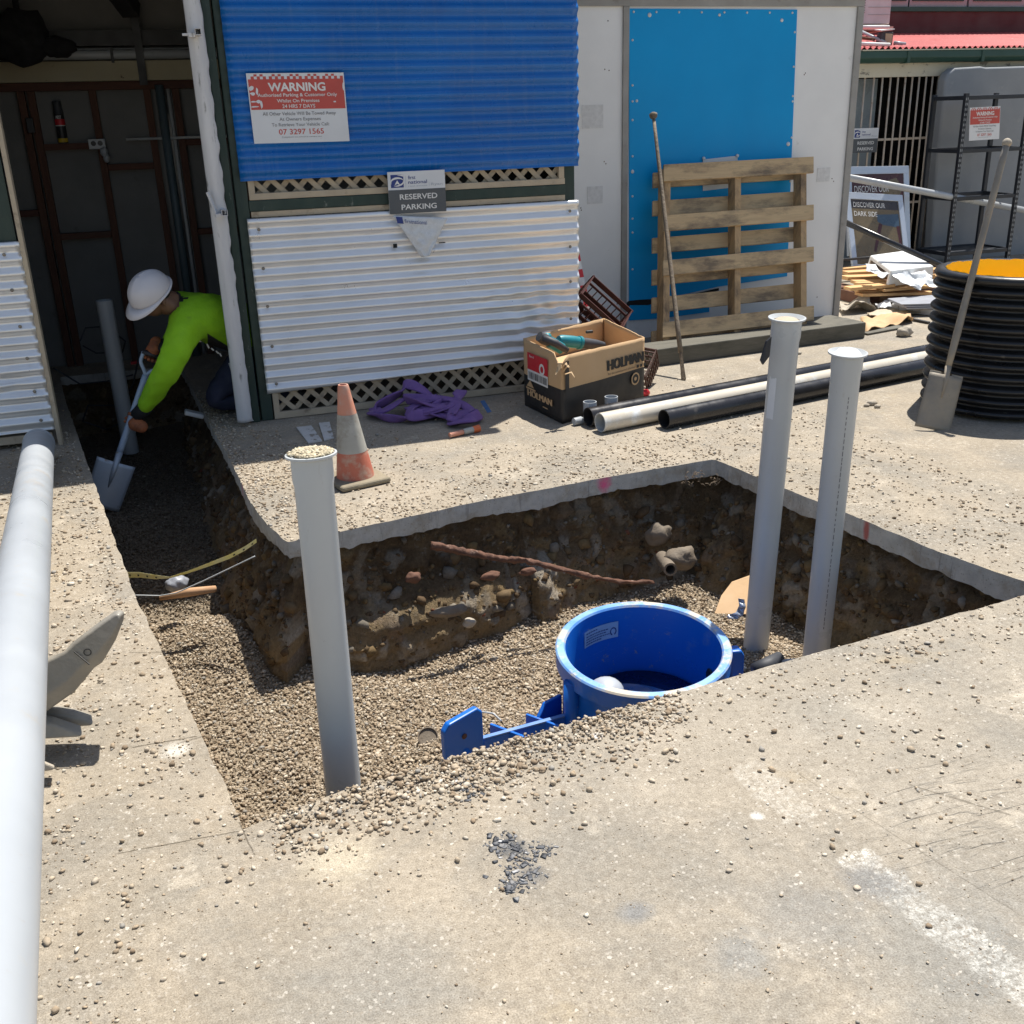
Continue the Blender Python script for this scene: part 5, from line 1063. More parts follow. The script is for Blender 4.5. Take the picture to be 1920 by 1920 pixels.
for i, (px, py, Y, r, sc, mt, lab) in enumerate(((845, 1145, 4.07, 0.062, (1.5, .45, .40), 'clay', 'pale flat stone wedged in the slumped back wall of the pit'), (880, 1168, 4.06, 0.03, (1, .7, .8), 'stone', 'small round pale stone beside the flat stone in the pit wall'), (1235, 1003, 4.40, 0.075, (0.9, .6, .8), 'clay', 'large brown rock in the back wall under the slab, near the pit corner'), (1390, 1008, 4.25, 0.05, (.9, .8, .9), 'stone', 'grey block sticking from the pit corner behind the left pipe of the pair'), (920, 1000 + 80, 4.15, 0.035, (1.3, .6, .6), 'brick', 'broken red brick under the rusty rod'), (775, 1083, 4.20, 0.034, (1.1, .7, .8), 'brick', 'orange brick lump in the back wall behind the near pipe'), (990, 1068 + 4, 4.12, 0.035, (1.2, .5, .5), 'brick', 'brick fragment tucked beneath the middle of the rusty rod'))):
    mb = MB(); mb.blob(PY(px, py, Y + .055), r, 3, 0.35, 1.7, sc, seed=i); tag(mb.build('buried_rock', mt, smooth=True), lab, 'rock', 'larger rocks in the pit wall')
mb = MB()
for k in range(40):
    c = PY(1318 + random.uniform(-40, 30), 895 + random.uniform(-12, 14), 4.46 + random.uniform(-.03, .03)); d = Vector((random.uniform(-1, 1), random.uniform(-.8, .2), random.uniform(-1, .6))).normalized() * random.uniform(.012, .035)
    mb.tube([c, c + d * .5 + Vector((0, 0, .006)), c + d], [.0022, .002, .001], 4)
tag(mb.build('root_mat', M('dry_roots', (0.22, 0.165, 0.11), (0.14, 0.10, 0.065), 30, 0.9)), 'tangle of dry roots hanging at the back corner of the pit under the slab', 'roots', kind='stuff')
# cardboard and foil
A = [PD(1340, 1150, 4.66), PD(1352, 1118, 4.72), PD(1372, 1092, 4.76), PD(1405, 1080, 4.78), PD(1432, 1080, 4.78), PD(1432, 1152, 4.66)]
mb = MB(); mb.prism(A, Vector((0.004, 0.006, 0.0))); tag(mb.build('cardboard_piece', 'card'), 'curved brown cardboard piece standing in the pit behind the left pipe of the pair', 'cardboard')
mb = MB(); P = [(1386, 1122), (1396, 1130), (1392, 1146), (1380, 1152), (1366, 1157), (1380, 1161), (1393, 1156), (1399, 1140), (1398, 1126)]
def foil(u, v): 
    k = u * 4; i = min(3, int(k)); f_ = k - i
    Lp = [(1384, 1122), (1386, 1135), (1380, 1148), (1366, 1153), (1362, 1156)]; Rp = [(1396, 1124), (1398, 1138), (1394, 1153), (1384, 1161), (1366, 1160)]
    a = PD(*Lp[i], 4.56).lerp(PD(*Lp[i + 1], 4.56), f_); b = PD(*Rp[i], 4.56).lerp(PD(*Rp[i + 1], 4.56), f_); p = a.lerp(b, v); p.y += 0.012 * math.sin(u * 20) * math.sin(v * 3) ; return p
mb.grid(foil, 24, 6); tag(mb.build('foil_scrap', 'foil', smooth=True, solid=0.001), 'crumpled silver foil scrap lying against the cardboard piece in the pit', 'foil')
c = PD(1440, 1248, 4.0); mb = MB(); mb.tube([c + Vector((-.06, 0, -.01)), c, c + Vector((.07, .03, .01))], [.03, .034, .022], 14); tag(mb.build('rubber_coupling', 'darkgrip', smooth=True), 'dark rubber coupling lying in gravel right of the blue tank', 'coupling')
c = PD(1470, 1242, 4.0); mb = MB(); mb.tube([c + Vector((0, 0.02, -.03)), c + Vector((.14, -0.02, -.03))], .03, 14); tag(mb.build('pipe_offcut', 'pvc_white', smooth=True), 'white pipe offcut just showing at the near slab edge right of the tank', 'pipe offcut')
# caution tape and string across the trench
pts = [PY(236, 1078, 4.72), PY(262, 1078, 4.70), PY(290, 1082, 4.66), PY(318, 1083, 4.62), PY(352, 1073, 4.58), PY(388, 1060, 4.54), PY(430, 1044, 4.50), PY(460, 1028, 4.46), PY(486, 1010, 4.42)]
wds = [.030, .030, .024, .008, .012, .018, .022, .022, .020]
mb = MB(); Q = []
for k in range(len(pts) - 1):
    for q in range(5): Q.append((pts[k].lerp(pts[k + 1], q / 5), wds[k] + (wds[k + 1] - wds[k]) * q / 5))
vs = []; fs = []
for i, (p, wd) in enumerate(Q): vs += [p + Vector((0, -.2, 1)) * wd * .5, p - Vector((0, -.2, 1)) * wd * .5]
for i in range(len(Q) - 1): fs.append((2 * i, 2 * i + 1, 2 * i + 3, 2 * i + 2))
mb.add(vs, fs); tp_ = tag(mb.build('caution_tape', 'tape_y', solid=0.0005), 'yellow caution tape strung loosely across the trench by the slab corner', 'tape')
mb = MB()
for i in range(1, len(Q) - 2):
    if i % 3 == 1 and (i < 12 or i > 30):
        p, wd = Q[i]; p2, _ = Q[i + 1]; n_ = Vector((0, -.004, -.0008)); h_ = Vector((0, -.2, 1)) * wd * .16
        a, b = p.lerp(p2, .2) + n_, p.lerp(p2, .75) + n_; mb.quad(a + h_, a - h_, b - h_, b + h_)
mb.build('printed_letters', 'ink', tp_)
thinwire([PY(252, 1116, 4.7), PY(300, 1117, 4.68), PY(330, 1112, 4.62), PY(380, 1090, 4.56), PY(430, 1066, 4.5), PY(478, 1043, 4.43)], .003, 'string_line', 'thin pale string running across the trench below the caution tape', 'pvc', 'string')
a, b = PY(300, 1122, 4.72), PY(404, 1104, 4.62); mb = MB(); mb.tube([a, a.lerp(b, .5) + Vector((0, 0, .006)), b], [.010, .022, .016], 10); tag(mb.build('clay_shard', 'terracotta', smooth=True), 'long orange clay shard on the gravel crest beneath the caution tape', 'shard')
mb = MB(); mb.blob(PY(332, 1094, 4.95), 0.055, 3, 0.3, 2, (1, .8, .7)); tag(mb.build('grey_rock', 'slate', smooth=True), 'grey rock in the dark gap under the caution tape', 'rock')

# ================================================================== LEFT FOREGROUND: white pipe and excavator bucket
lp = thing('white_pipe', 'long white plastic drain pipe propped up along the left edge of the photo', 'pipe', (-0.787, 6.05, 0.085))
pa, pb = Vector((-0.787, 6.05, 0.085)), Vector((-0.347, 0.9, 0.671)); pa2, pb2 = pa, pb + (pb - pa) * 0.09; axp = (pb - pa).normalized(); Lp = (pb2 - pa).length
mb = MB(); mb.lathe([(0.074, 0.0), (0.08, 0.0), (0.08, Lp), (0.074, Lp), (0.074, 0)], 64, pa, axp); mb.build('pipe_body', 'pvc_white', lp, smooth=35)
mb = MB(); mb.lathe([(0.0805, -0.015), (0.0835, -0.015), (0.0835, 0.04), (0.0805, 0.045)], 64, pa, axp); mb.build('end_sleeve', 'pvc_grey2', lp, smooth=35)
# excavator bucket lying to the left; its teeth show past the pipe
BZ = 2.99
bk_ = thing('excavator_bucket', 'dusty steel excavator bucket at the left edge with its teeth poking past the white pipe', 'excavator bucket', PD(-60, 1380, BZ))
dep = (PD(120, 1240, BZ) - Vector(CAM)).normalized()
sil = [(233, 1147), (232, 1162), (217, 1200), (192, 1242), (177, 1252), (140, 1297), (86, 1335), (-40, 1400), (-70, 1330), (20, 1252), (86, 1235), (120, 1222), (135, 1205), (185, 1167), (215, 1146), (224, 1143)]
fr_ = [PD(a, b, BZ - 0.02) for a, b in sil]; sp0, sp1 = PD(-40, 1345, BZ - .02), PD(216, 1162, BZ - .02); sd0 = sp1 - sp0
fi_ = []
for p in fr_:
    t_s = max(0.0, min(0.97, (p - sp0).dot(sd0) / sd0.length_squared)); fi_.append(p.lerp(sp0 + sd0 * t_s, .38) - dep * .028)
nn_ = len(fr_); mb = MB(); mb.add(fi_ + fr_ + [p + dep * .085 for p in fr_], [tuple(range(nn_ - 1, -1, -1)), tuple(range(2 * nn_, 3 * nn_))] + [(k * nn_ + i, k * nn_ + (i + 1) % nn_, (k + 1) * nn_ + (i + 1) % nn_, (k + 1) * nn_ + i) for k in (0, 1) for i in range(nn_)]); t1 = mb.build('tooth', 'tooth', bk_, bevel=0.006, bseg=3, smooth=40)
mb = MB(); cc = PD(164, 1223, BZ - 0.0500); e1 = (PD(174, 1223, BZ - .0500) - cc); e2 = (PD(164, 1233, BZ - .0500) - cc)
mb.add([cc + e1 * r * .78 * math.cos(k / 20 * 6.283) + e2 * r * .68 * math.sin(k / 20 * 6.283) for r in (1.0, .74) for k in range(20)], [(k, (k + 1) % 20, 20 + (k + 1) % 20, 20 + k) for k in range(20)]); mb.build('ring_mark', 'ink', t1)
mb = MB(); A, B_ = PD(139, 1222, BZ - .0500), PD(168, 1246, BZ - .0500); mb.bar(A, B_, .003, .003); mb.build('seam', 'ink', t1)
mb = MB(); mb.prism([PD(a, b, 3.02) for a, b in ((176, 1355), (172, 1362), (140, 1364), (60, 1372), (-60, 1370), (-60, 1336), (60, 1336), (110, 1338), (140, 1343))], (dep + Vector((0, .2, .5))).normalized() * 0.05); mb.build('tooth', 'tooth', bk_, bevel=0.006)
mb = MB(); mb.prism([PD(a, b, 2.96) for a, b in ((156, 1377), (150, 1383), (60, 1388), (-60, 1388), (-60, 1350), (60, 1352), (100, 1358))], (dep + Vector((0, .2, .5))).normalized() * 0.05); mb.build('tooth', 'tooth', bk_, bevel=0.006)
mb = MB(); mb.prism([PD(a, b, 2.86) for a, b in ((103, 1438), (100, 1444), (60, 1450), (-60, 1460), (-60, 1415), (60, 1420))], dep * 0.05); mb.build('tooth', 'stone', bk_, bevel=0.006)
c0 = PD(-110, 1380, BZ); mb = MB()
def shell(u, v):
    a = math.radians(-60 + 240 * u); return (c0.x - 0.30 + 0.30 * math.cos(a), c0.y - 0.25 + 0.55 * v, 0.30 + 0.28 * math.sin(a))
mb.grid(shell, 20, 4); mb.build('bucket_shell', 'tooth', bk_, smooth=True, solid=0.02)

# ================================================================== UPPER SLAB: cone, sling, flare, boards
cb = G(668, 902); cn = thing('traffic_cone', 'faded orange traffic cone with a grey reflective band and dusty base, behind the near pipe', 'traffic cone', cb)
ct = PY(643, 721, cb.y); axc = (ct - cb).normalized(); Lc = (ct - cb).length
Rz = Matrix.Rotation(math.radians(14), 3, 'Z')
mb = MB(); mb.box(cb + Vector((0, 0, 0.016)), (0.27, 0.27, 0.030), Rz); mb.build('cone_base', 'rubber', cn, bevel=0.014, bseg=3)
cr = lambda h: 0.100 + (0.026 - 0.100) * (h / Lc)
def cseg(h0, h1, mat, nm, ex=0.0):
    mb = MB(); hs = np.linspace(h0, h1, 6); mb.lathe([(cr(h) + ex, h) for h in hs], 40, cb, axc); return mb.build(nm, mat, cn, smooth=True)
cseg(0.028, Lc * 0.33, 'cone', 'cone_body'); cseg(Lc * 0.33, Lc * 0.71, 'cone_band', 'reflective_band', 0.0012); 
mb = MB(); mb.lathe([(cr(Lc * .71), Lc * .71), (cr(Lc * .96), Lc * .96), (cr(Lc) + .001, Lc * .985), (cr(Lc) - .002, Lc), (cr(Lc) - .007, Lc), (cr(Lc) - .007, Lc * .85), (0.001, Lc * 0.84)], 40, cb, axc); mb.build('cone_tip', 'cone_light', cn, smooth=35)
# purple lifting sling: one flat strap in loops
ctrl = [(1.13, 6.20, .03), (1.16, 6.05, .05), (1.35, 6.12, .10), (1.50, 6.02, .085), (1.62, 5.90, .07), (1.66, 5.78, .03), (1.55, 5.75, .03), (1.48, 5.88, .04), (1.40, 5.96, .03), (1.28, 5.90, .025), (1.17, 5.94, .025), (1.10, 6.08, .03), (1.14, 6.19, .04), (1.30, 6.18, .12), (1.34, 6.17, .17), (1.42, 6.14, .14), (1.52, 6.08, .06), (1.62, 6.12, .05), (1.66, 6.05, .12), (1.60, 5.98, .10), (1.55, 6.06, .04), (1.44, 6.00, .03), (1.34, 6.02, .04), (1.30, 5.95, .05), (1.40, 5.88, .04), (1.52, 5.82, .035), (1.50, 5.70, .03), (1.58, 5.66, .045), (1.68, 5.74, .05), (1.62, 5.80, .05), (1.50, 5.72, .055)]
def cat(P, n=8):
    P = [Vector(p) for p in P]; out = []
    for i in range(len(P) - 1):
        p0, p1, p2, p3 = P[max(i - 1, 0)], P[i], P[i + 1], P[min(i + 2, len(P) - 1)]
        for k in range(n):
            t = k / n; out.append(0.5 * (2 * p1 + (p2 - p0) * t + (2 * p0 - 5 * p1 + 4 * p2 - p3) * t * t + (3 * p1 - p0 - 3 * p2 + p3) * t ** 3))
    out.append(P[-1]); return out
rs_ = random.Random(5); ctrl += [(1.42 + .21 * math.cos(k * 2.1) * rs_.uniform(.4, 1), 5.97 + .13 * math.sin(k * 1.7) * rs_.uniform(.4, 1), .03 + .075 * rs_.random()) for k in range(20)]
Q = cat(ctrl, 9); vs = []; N = len(Q); n_ = 12
for i, p in enumerate(Q):
    t = (Q[min(i + 1, N - 1)] - Q[max(i - 1, 0)]).normalized(); tw = noise.noise(Vector((i * 0.05, 3, 1))) * 2.8
    side = t.cross(Vector((0, 0, 1))).normalized(); upv = side.cross(t); s2 = side * math.cos(tw) + upv * math.sin(tw); u2 = t.cross(s2)
    for k in range(n_):
        a = 2 * math.pi * k / n_; q = p + s2 * 0.036 * math.cos(a) + u2 * 0.010 * math.sin(a) * (1.0 + 0.3 * math.cos(2 * a)); q.z = max(q.z, 0.004); vs.append(q)
mb = MB(); mb.add(vs, [(i * n_ + k, i * n_ + (k + 1) % n_, (i + 1) * n_ + (k + 1) % n_, (i + 1) * n_ + k) for i in range(N - 1) for k in range(n_)])
tag(mb.build('lifting_sling', 'purple', smooth=True), 'heap of purple lifting sling on the slab in front of the lattice', 'sling')
a, b = G(843, 816, .02), G(898, 803, .02); t = thing('marker_torch', 'orange and grey handheld tube lying against the purple sling', 'torch', a)
ax = (b - a).normalized(); L = (b - a).length
MB().lathe([(0, 0), (.014, 0), (.015, L * .45), (.0, L * .46)], 18, a, ax).build('handle', 'cone_light', t, smooth=35)
MB().lathe([(.0175, L * .45), (.019, L * .78)], 18, a, ax).build('grey_band', 'cone_band', t, smooth=35)
MB().lathe([(.0, L * .78), (.020, L * .78), (.022, L), (.0, L * 1.01)], 18, a, ax).build('head', 'orange', t, smooth=35)
for i, (poly, lab) in enumerate((([(556, 803), (584, 800), (604, 828), (578, 832)], 'pale chipped board scrap on the slab left of the cone'), ([(598, 795), (618, 793), (626, 822), (608, 827)], 'smaller flaking board scrap right behind the cone'))):
    mb = MB(); mb.prism([G(px, py, .002) for px, py in poly], (0, 0, .008)); tag(mb.build('board_scrap', 'tan_panel'), lab, 'board scrap', 'board scraps by the cone')
# blue chalk mark stays in the slab: thin sheet of paint
MT['blue_mark'] = M('blue_marking_paint', (0.04, 0.16, 0.42), (0.12, 0.20, 0.36), 40, 0.9)
mb = MB(); mb.add([G(900, 752, .0015), G(908, 750, .0015), G(922, 772, .0015), G(914, 774, .0015)], [(0, 3, 2, 1)]); _o = mb.build('paint_mark', 'blue_mark'); _o['kind'] = 'structure'

# ---- box of tools
Lc_, Fc_, Rc_ = G(985, 760), G(1055, 795), G(1206, 747); Bc_ = Lc_ + Rc_ - Fc_
HB = 0.425
bx = thing('cardboard_box', 'open brown and black printed cardboard box of tools by the corner of the shed wall', 'box', (Lc_ + Rc_) / 2)
C4 = [Fc_, Rc_, Bc_, Lc_]; ctr = (Lc_ + Rc_) / 2
HT = {0: HB - 0.02, 1: HB - 0.035, 2: HB + 0.01, 3: HB}
names = ['front_wall', 'side_wall', 'rear_wall', 'side_wall']
for i in range(4):
    a, b = C4[i], C4[(i + 1) % 4]; ha, hb = HT[i], HT[(i + 1) % 4]; out_ = Vector(((b - a).y, -(b - a).x, 0)).normalized(); nu = 26
    mb = MB(); TZ = 0.205
    def wallf(u, v, a=a, b=b, ha=ha, hb=hb, out_=out_, i=i):
        p = a.lerp(b, u); zt = ha + (hb - ha) * u + 0.004 * noise.noise(Vector((u * 12, i, 0)))
        if i == 0: zt -= 0.05 * max(0, 1 - u / 0.07)
        if i == 3: zt -= 0.075 * max(0, 1 - (1 - u) / 0.18) ** 0.7
        bul = 0.010 * math.sin(math.pi * u) * math.sin(math.pi * min(1, v)) + 0.004 * noise.noise(Vector((u * 4, v * 4, i)))
        return p + out_ * bul, zt
    vs = []; NV = 14
    for jv in range(NV + 1):
        for iu in range(nu + 1):
            u = iu / nu; 
            p, zt = wallf(u, jv / NV)
            z = TZ * jv / 6 if jv <= 6 else TZ + (zt - TZ) * (jv - 6) / (NV - 6)
            vs.append((p.x, p.y, z + 0.002))
    for jv in range(NV):
        for iu in range(nu):
            o_ = jv * (nu + 1) + iu; mb.f.append((o_, o_ + 1, o_ + nu + 2, o_ + nu + 1)); mb.mi.append(1 if jv < 6 else 0)
    mb.v = vs; mb.build(names[i], ['card', 'card_black'], bx, smooth=True, solid=0.006)
MB().prism([p + Vector((0, 0, 0.006)) for p in C4], (0, 0, 0.006)).build('bottom', 'card', bx)
MB().prism([(ctr + (p - ctr) * 0.93) + Vector((0, 0, 0.02)) for p in C4], (0, 0, 0.24)).build('packed_contents', 'card', bx)
frF = Frame(Fc_ + Vector((0, 0, HB)), Rc_ + Vector((0, 0, HB)), Fc_); frF.o += frF.N * 0.016
frL = Frame(Lc_ + Vector((0, 0, HB)), Fc_ + Vector((0, 0, HB)), Lc_); frL.o += frL.N * 0.016
mb = MB(); [put_text(mb, 'HOLMAN', frF, 0.730 + .007 * k_, 0.335 + .004 * (k_ % 2), 0.150, .0002 * k_, 0.45, 0.0) for k_ in range(4)]; put_text(mb, 'For the contemporary plumber', frF, 0.69, 0.465, 0.028, 0.0, 0.34, 0.004)
for k in range(3): frF.rect(mb, 0.88 + 0.045 * k, 0.445, 0.91 + 0.045 * k, 0.49, 0)
mb.build('black_lettering', 'ink', bx)
mb = MB(); [put_text(mb, 'HOLMAN', frL, 0.455 + .012 * k_, 0.75, 0.095, .0002 * k_, 0.64, 0.0) for k_ in range(3)]; frL.rect(mb, 0.55, 0.86, 0.68, 0.875, 0); frL.poly(mb, [(0.12, 0.66), (0.22, 0.56), (0.32, 0.66)], 0); frL.rect(mb, 0.1, 0.675, 0.36, 0.70, 0)
mb.build('cream_lettering', 'card', bx)
def disc(mb, fr, u, v, r, d, n=24, hole=0.0):
    ul, vl = fr.U.length, fr.V.length
    if hole: mb.add([fr.p(u + q * math.cos(6.283 * k / n) / ul, v + q * math.sin(6.283 * k / n) / vl, d) for q in (r, hole) for k in range(n)], [(k, (k + 1) % n, n + (k + 1) % n, n + k) for k in range(n)])
    else: fr.poly(mb, [(u + r * math.cos(6.283 * k / n) / ul, v + r * math.sin(6.283 * k / n) / vl) for k in range(n)], d)
mb = MB(); disc(mb, frF, 0.865, 0.645, 0.040, 0.0015, 24, 0.030); disc(mb, frF, 0.865, 0.645, 0.012, 0.0015); mb.build('round_emblem', 'card', bx)
mb = MB(); disc(mb, frF, 0.865, 0.645, 0.0302, 0.0012); mb.build('emblem_disc', 'ink', bx)
mb = MB(); frL.rect(mb, 0.16, 0.155, 0.70, 0.40, 0.001); lbx = mb.build('red_label', 'red_bright', bx)
mb = MB(); frL.rect(mb, 0.16, 0.40, 0.70, 0.56, 0.001); put_text(mb, 'Bend', frL, 0.28, 0.20, 0.035, 0.002, 0.12); disc(mb, frL, 0.55, 0.33, 0.035, 0.002, 18, 0.02); mb.build('white_panel', 'white_ink', lbx)
mb = MB(); u = 0.19
while u < 0.67:
    wd = random.choice((0.008, 0.012, 0.02)); frL.rect(mb, u, 0.43, u + wd, 0.53, 0.002); u += wd + random.choice((0.01, 0.016))
mb.build('barcode', 'ink', lbx)
mb = MB(); frF.rect(mb, 0.012, 0.12, 0.055, 0.55, 0.0015); mb.build('black_tab', 'card_black', bx)
mb = MB()
for k in range(5):
    c = Fc_ + Vector((0.01 * k - .03, -0.02, HB - 0.05 - 0.018 * k)); d = Vector((random.uniform(-.05, .05), -.03, random.uniform(-.06, .03))); mb.tube([c, c + d * .5 + Vector((.01, 0, .02)), c + d], [.012, .014, .004], 6, flat=0.25)
MT['torn'] = M('torn_paper', (0.55, 0.40, 0.24), (0.45, 0.31, 0.17), 18, 0.9); mb.build('torn_corner', 'torn', bx)
# power tools resting in the box
def tool(a, b, lab, segs, grp):
    ax = (b - a).normalized(); L = (b - a).length; t = thing('power_tool', lab, 'power tool', a, grp)
    for nm, mat, prof in segs: MB().lathe([(r, h * L) for r, h in prof], 24, a, ax, squash=1.05).build(nm, mat, t, smooth=35)
    return t, ax, L
a, b = PY(1046, 638, 5.86), PY(1134, 648, 5.95)
t, ax, L = tool(a, b, 'teal and charcoal power tool lying lengthwise across the open cardboard box', [('motor_housing', 'teal', [(0, 0), (.028, .01), (.036, .08), (.038, .30), (.036, .42)]), ('collar', 'teal', [(.036, .42), (.041, .425), (.041, .475), (.034, .48)]), ('grip', 'darkgrip', [(.034, .48), (.034, .62), (.030, .82), (.022, .97), (0, 1.0)])], 'power tools in the box')
MB().bb(a.x + L * .5, a.x + L * .62, a.y - .01, a.y + .01, a.z + .025, a.z + .042).build('trigger', 'black', t, bevel=.004)
a, b = PY(1010, 630, 5.80), PY(1046, 650, 5.82)
t, ax, L = tool(a, b, 'short teal angle head tool on the left rim of the cardboard box', [('gear_head', 'darkgrip', [(0, 0), (.030, .02), (.034, .3), (.028, .55)]), ('motor_housing', 'teal', [(.028, .55), (.036, .58), (.034, 1.2), (.0, 1.22)])], 'power tools in the box')
MB().tube([a + Vector((.02, -.01, -.01)), a + Vector((.10, -.03, -.05)), a + Vector((.17, -.04, -.10))], [.022, .024, .018], 14).build('side_handle', 'darkgrip', t, smooth=True)
MB().blob(PY(1025, 632, 5.83), .030, 2, .1, 2, (1.1, 1, .9)).build('battery', 'teal', t, smooth=True)
# pipes on the ground beside the box
def laypipe(a, b, r, mat, inner, lab, nm='drain_pipe'):
    a, b = Vector(a), Vector(b); ax = (b - a).normalized(); L = (b - a).length; t = thing(nm, lab, 'pipe', a, 'drain pipes on the ground by the box')
    MB().lathe([(r, 0.0), (r, L)], 48, a, ax).build('pipe_body', mat, t, smooth=True)
    MB().lathe([(r, 0.0), (r - .006, 0.0), (r - .006, 1.0)], 48, a, ax).build('pipe_bore', inner, t, smooth=35)
    MB().lathe([(r, L), (r - .006, L), (r - .006, L - 1.0)], 48, b - ax * L, ax).build('pipe_bore', inner, t, smooth=35)
e1 = PY(1125, 789, 5.235); e1.z = .058
dirp = Vector((2.55, .50, 0)).normalized()
laypipe((e1.x, e1.y, .058), Vector((e1.x, e1.y, .058)) + dirp * 3.5, .056, 'pvc_cream', 'pvc', 'cream plastic drain pipe lying between two black ones beside the box')
a1 = PY(1103, 784, 5.37); laypipe((a1.x, a1.y, .058), Vector((a1.x, a1.y, .058)) + dirp * 3.6, .056, 'black_pipe', 'black', 'black drain pipe lying rearmost, half hidden behind the cream pipe')
a2 = PY(1245, 789, 5.15); laypipe((a2.x, a2.y, .058), Vector((a2.x, a2.y, .058)) + dirp * 3.3, .056, 'black_pipe', 'black', 'glossy black drain pipe lying nearest, in front of the cream pipe')
for (px, py, Y, lab) in ((1106, 764, 5.475, 'grey pipe coupling standing behind the pipe ends by the box'), (1146, 755, 5.53, 'second grey pipe coupling tucked behind the rear black pipe')):
    c = PY(px, py, Y); c.z = 0.0; MB_ = MB(); MB_.lathe([(.036, 0), (.040, .0), (.040, .12), (.035, .12), (.035, 0)], 32, c); tag(MB_.build('pipe_coupling', 'pvc_grey2', smooth=35), lab, 'coupling', 'loose couplings by the box')
c = G(1085, 797); mb = MB(); mb.lathe([(0, 0), (.022, 0), (.024, .05), (.018, .06), (0, .062)], 20, c + Vector((-.03, 0, .024)), (1, .2, 0)); tag(mb.build('end_cap', 'pvc_grey2', smooth=35), 'small grey end cap on the ground in front of the box corner', 'cap')

# brown crates and barrier tape in the nook
def crate(loc, rot, lab, sc=1.0):
    t = thing('milk_crate', lab, 'crate', loc, 'brown crates behind the box'); t.rotation_euler = rot; t.scale = (sc, sc, sc)
    W_, D_, H_ = .36, .30, .28; mb = MB()
    def side(P, ux, n_, nm):
        m_ = MB()
        for h, hh in ((.03, .06), (.135, .03), (H_ - .018, .036), (.215, .016)): m_.bar(P - ux * .5 * n_ + Vector((0, 0, h)), P + ux * .5 * n_ + Vector((0, 0, h)), .008, hh)
        k = int(n_ / .045)
        for i in range(k + 1):
            q = P + ux * (-.5 * n_ + n_ * i / k); m_.bar(q + Vector((0, 0, .0)), q + Vector((0, 0, .205 if i not in (0, k) else H_)), .007, .02, (ux.y, -ux.x, 0))
        o = MB(); o.v, o.f, o.mi = m_.v, m_.f, m_.mi
        me = bpy.data.meshes.new(nm); me.from_pydata(o.v, [], o.f); me.materials.append(MT['crate']); ob = bpy.data.objects.new(nm, me); COL.objects.link(ob); ob.parent = t
    side(Vector((0, -D_ / 2, 0)), Vector((1, 0, 0)), W_, 'side_panel'); side(Vector((0, D_ / 2, 0)), Vector((1, 0, 0)), W_, 'side_panel'); side(Vector((-W_ / 2, 0, 0)), Vector((0, 1, 0)), D_, 'side_panel'); side(Vector((W_ / 2, 0, 0)), Vector((0, 1, 0)), D_, 'side_panel')
    me = bpy.data.meshes.new('base_grid'); m_ = MB()
    for i in range(8): m_.bar((-W_ / 2 + W_ * i / 7, -D_ / 2, .004), (-W_ / 2 + W_ * i / 7, D_ / 2, .004), .012, .008)
    me.from_pydata(m_.v, [], m_.f); me.materials.append(MT['crate']); ob = bpy.data.objects.new('base_grid', me); COL.objects.link(ob); ob.parent = t
c = PY(1098, 588, 6.72); crate(c + Vector((-.02, 0, -.10)), (math.radians(20), math.radians(42), math.radians(-25)), 'brown plastic crate tipped up in the nook behind the cardboard box')
c = G(1215, 722); crate(c + Vector((-.03, .06, .05)), (math.radians(8), math.radians(-38), math.radians(40)), 'brown plastic crate lying tilted right of the cardboard box', .62)
P = [PY(1085, 475, 6.9), PY(1090, 505, 6.88), PY(1096, 535, 6.86), PY(1102, 560, 6.84), PY(1104, 590, 6.8)]; Q = []
for k in range(4):
    for q in range(4): Q.append(P[k].lerp(P[k + 1], q / 4))
vs = []; mb = MB()
for p in Q: vs += [p - Vector((.035, 0, 0)), p + Vector((.012, .01, .0))]
mb.v = [tuple(v) for v in vs]
for i in range(len(Q) - 1): mb.f.append((2 * i, 2 * i + 1, 2 * i + 3, 2 * i + 2)); mb.mi.append((i // 2) % 2)
tag(mb.build('barrier_tape', ['red_bright', 'white_ink'], solid=.0006), 'red and white striped barrier tape hanging in the nook beside the pale sheet', 'tape')
c = G(1207, 745); mb = MB(); mb.blob(c + Vector((.02, .03, .02)), .035, 2, .4, 3, (1, .6, .7)); tag(mb.build('tape_scrap', 'red_bright'), 'crumpled scrap of red tape on the ground right of the box', 'tape')

# ================================================================== RIGHT: drum, spade
DC = Vector((4.66, 4.80, 0)); DR = 0.44
dr_ = thing('corrugated_drum', 'black ribbed plastic drum standing on end at the right with an amber lining', 'drum', DC)
prof = []; nr = 11; H_ = 0.81; pitch = (H_ - .06) / nr
for k in range(nr):
    z0 = .015 + k * pitch
    for q in range(9):
        a = math.pi * q / 8; prof.append((DR - .045 + .045 * math.sin(a) ** .6, z0 + pitch * .74 * (q / 8)))
    prof.append((DR - .048, z0 + pitch * .80)); prof.append((DR - .048, z0 + pitch * .97))
mb = MB(); mb.lathe(prof, 96, DC); mb.build('ribbed_wall', 'drum', dr_, smooth=True)
mb = MB(); mb.lathe([(DR - .05, H_ - .055), (DR - .012, H_ - .048), (DR, H_ - .028), (DR - .012, H_ - .006), (DR - .045, H_), (DR - .062, H_ - .006)], 96, DC); mb.build('top_rim', 'drum', dr_, smooth=True)
mb = MB(); mb.lathe([(DR - .062, H_ - .006), (DR - .064, .02), (0, .02)], 96, DC)
for i in range(96):
    v = mb.v[i]; mb.v[i] = (v[0], v[1], v[2] + .004 + .003 * math.sin(i * .7) + .002 * math.sin(i * 2.1))
mb.build('lining', 'yellow_in', dr_, smooth=35)
sb, stp = Vector((3.955, 4.52, 0.0)), PY(1888, 268, 4.79)
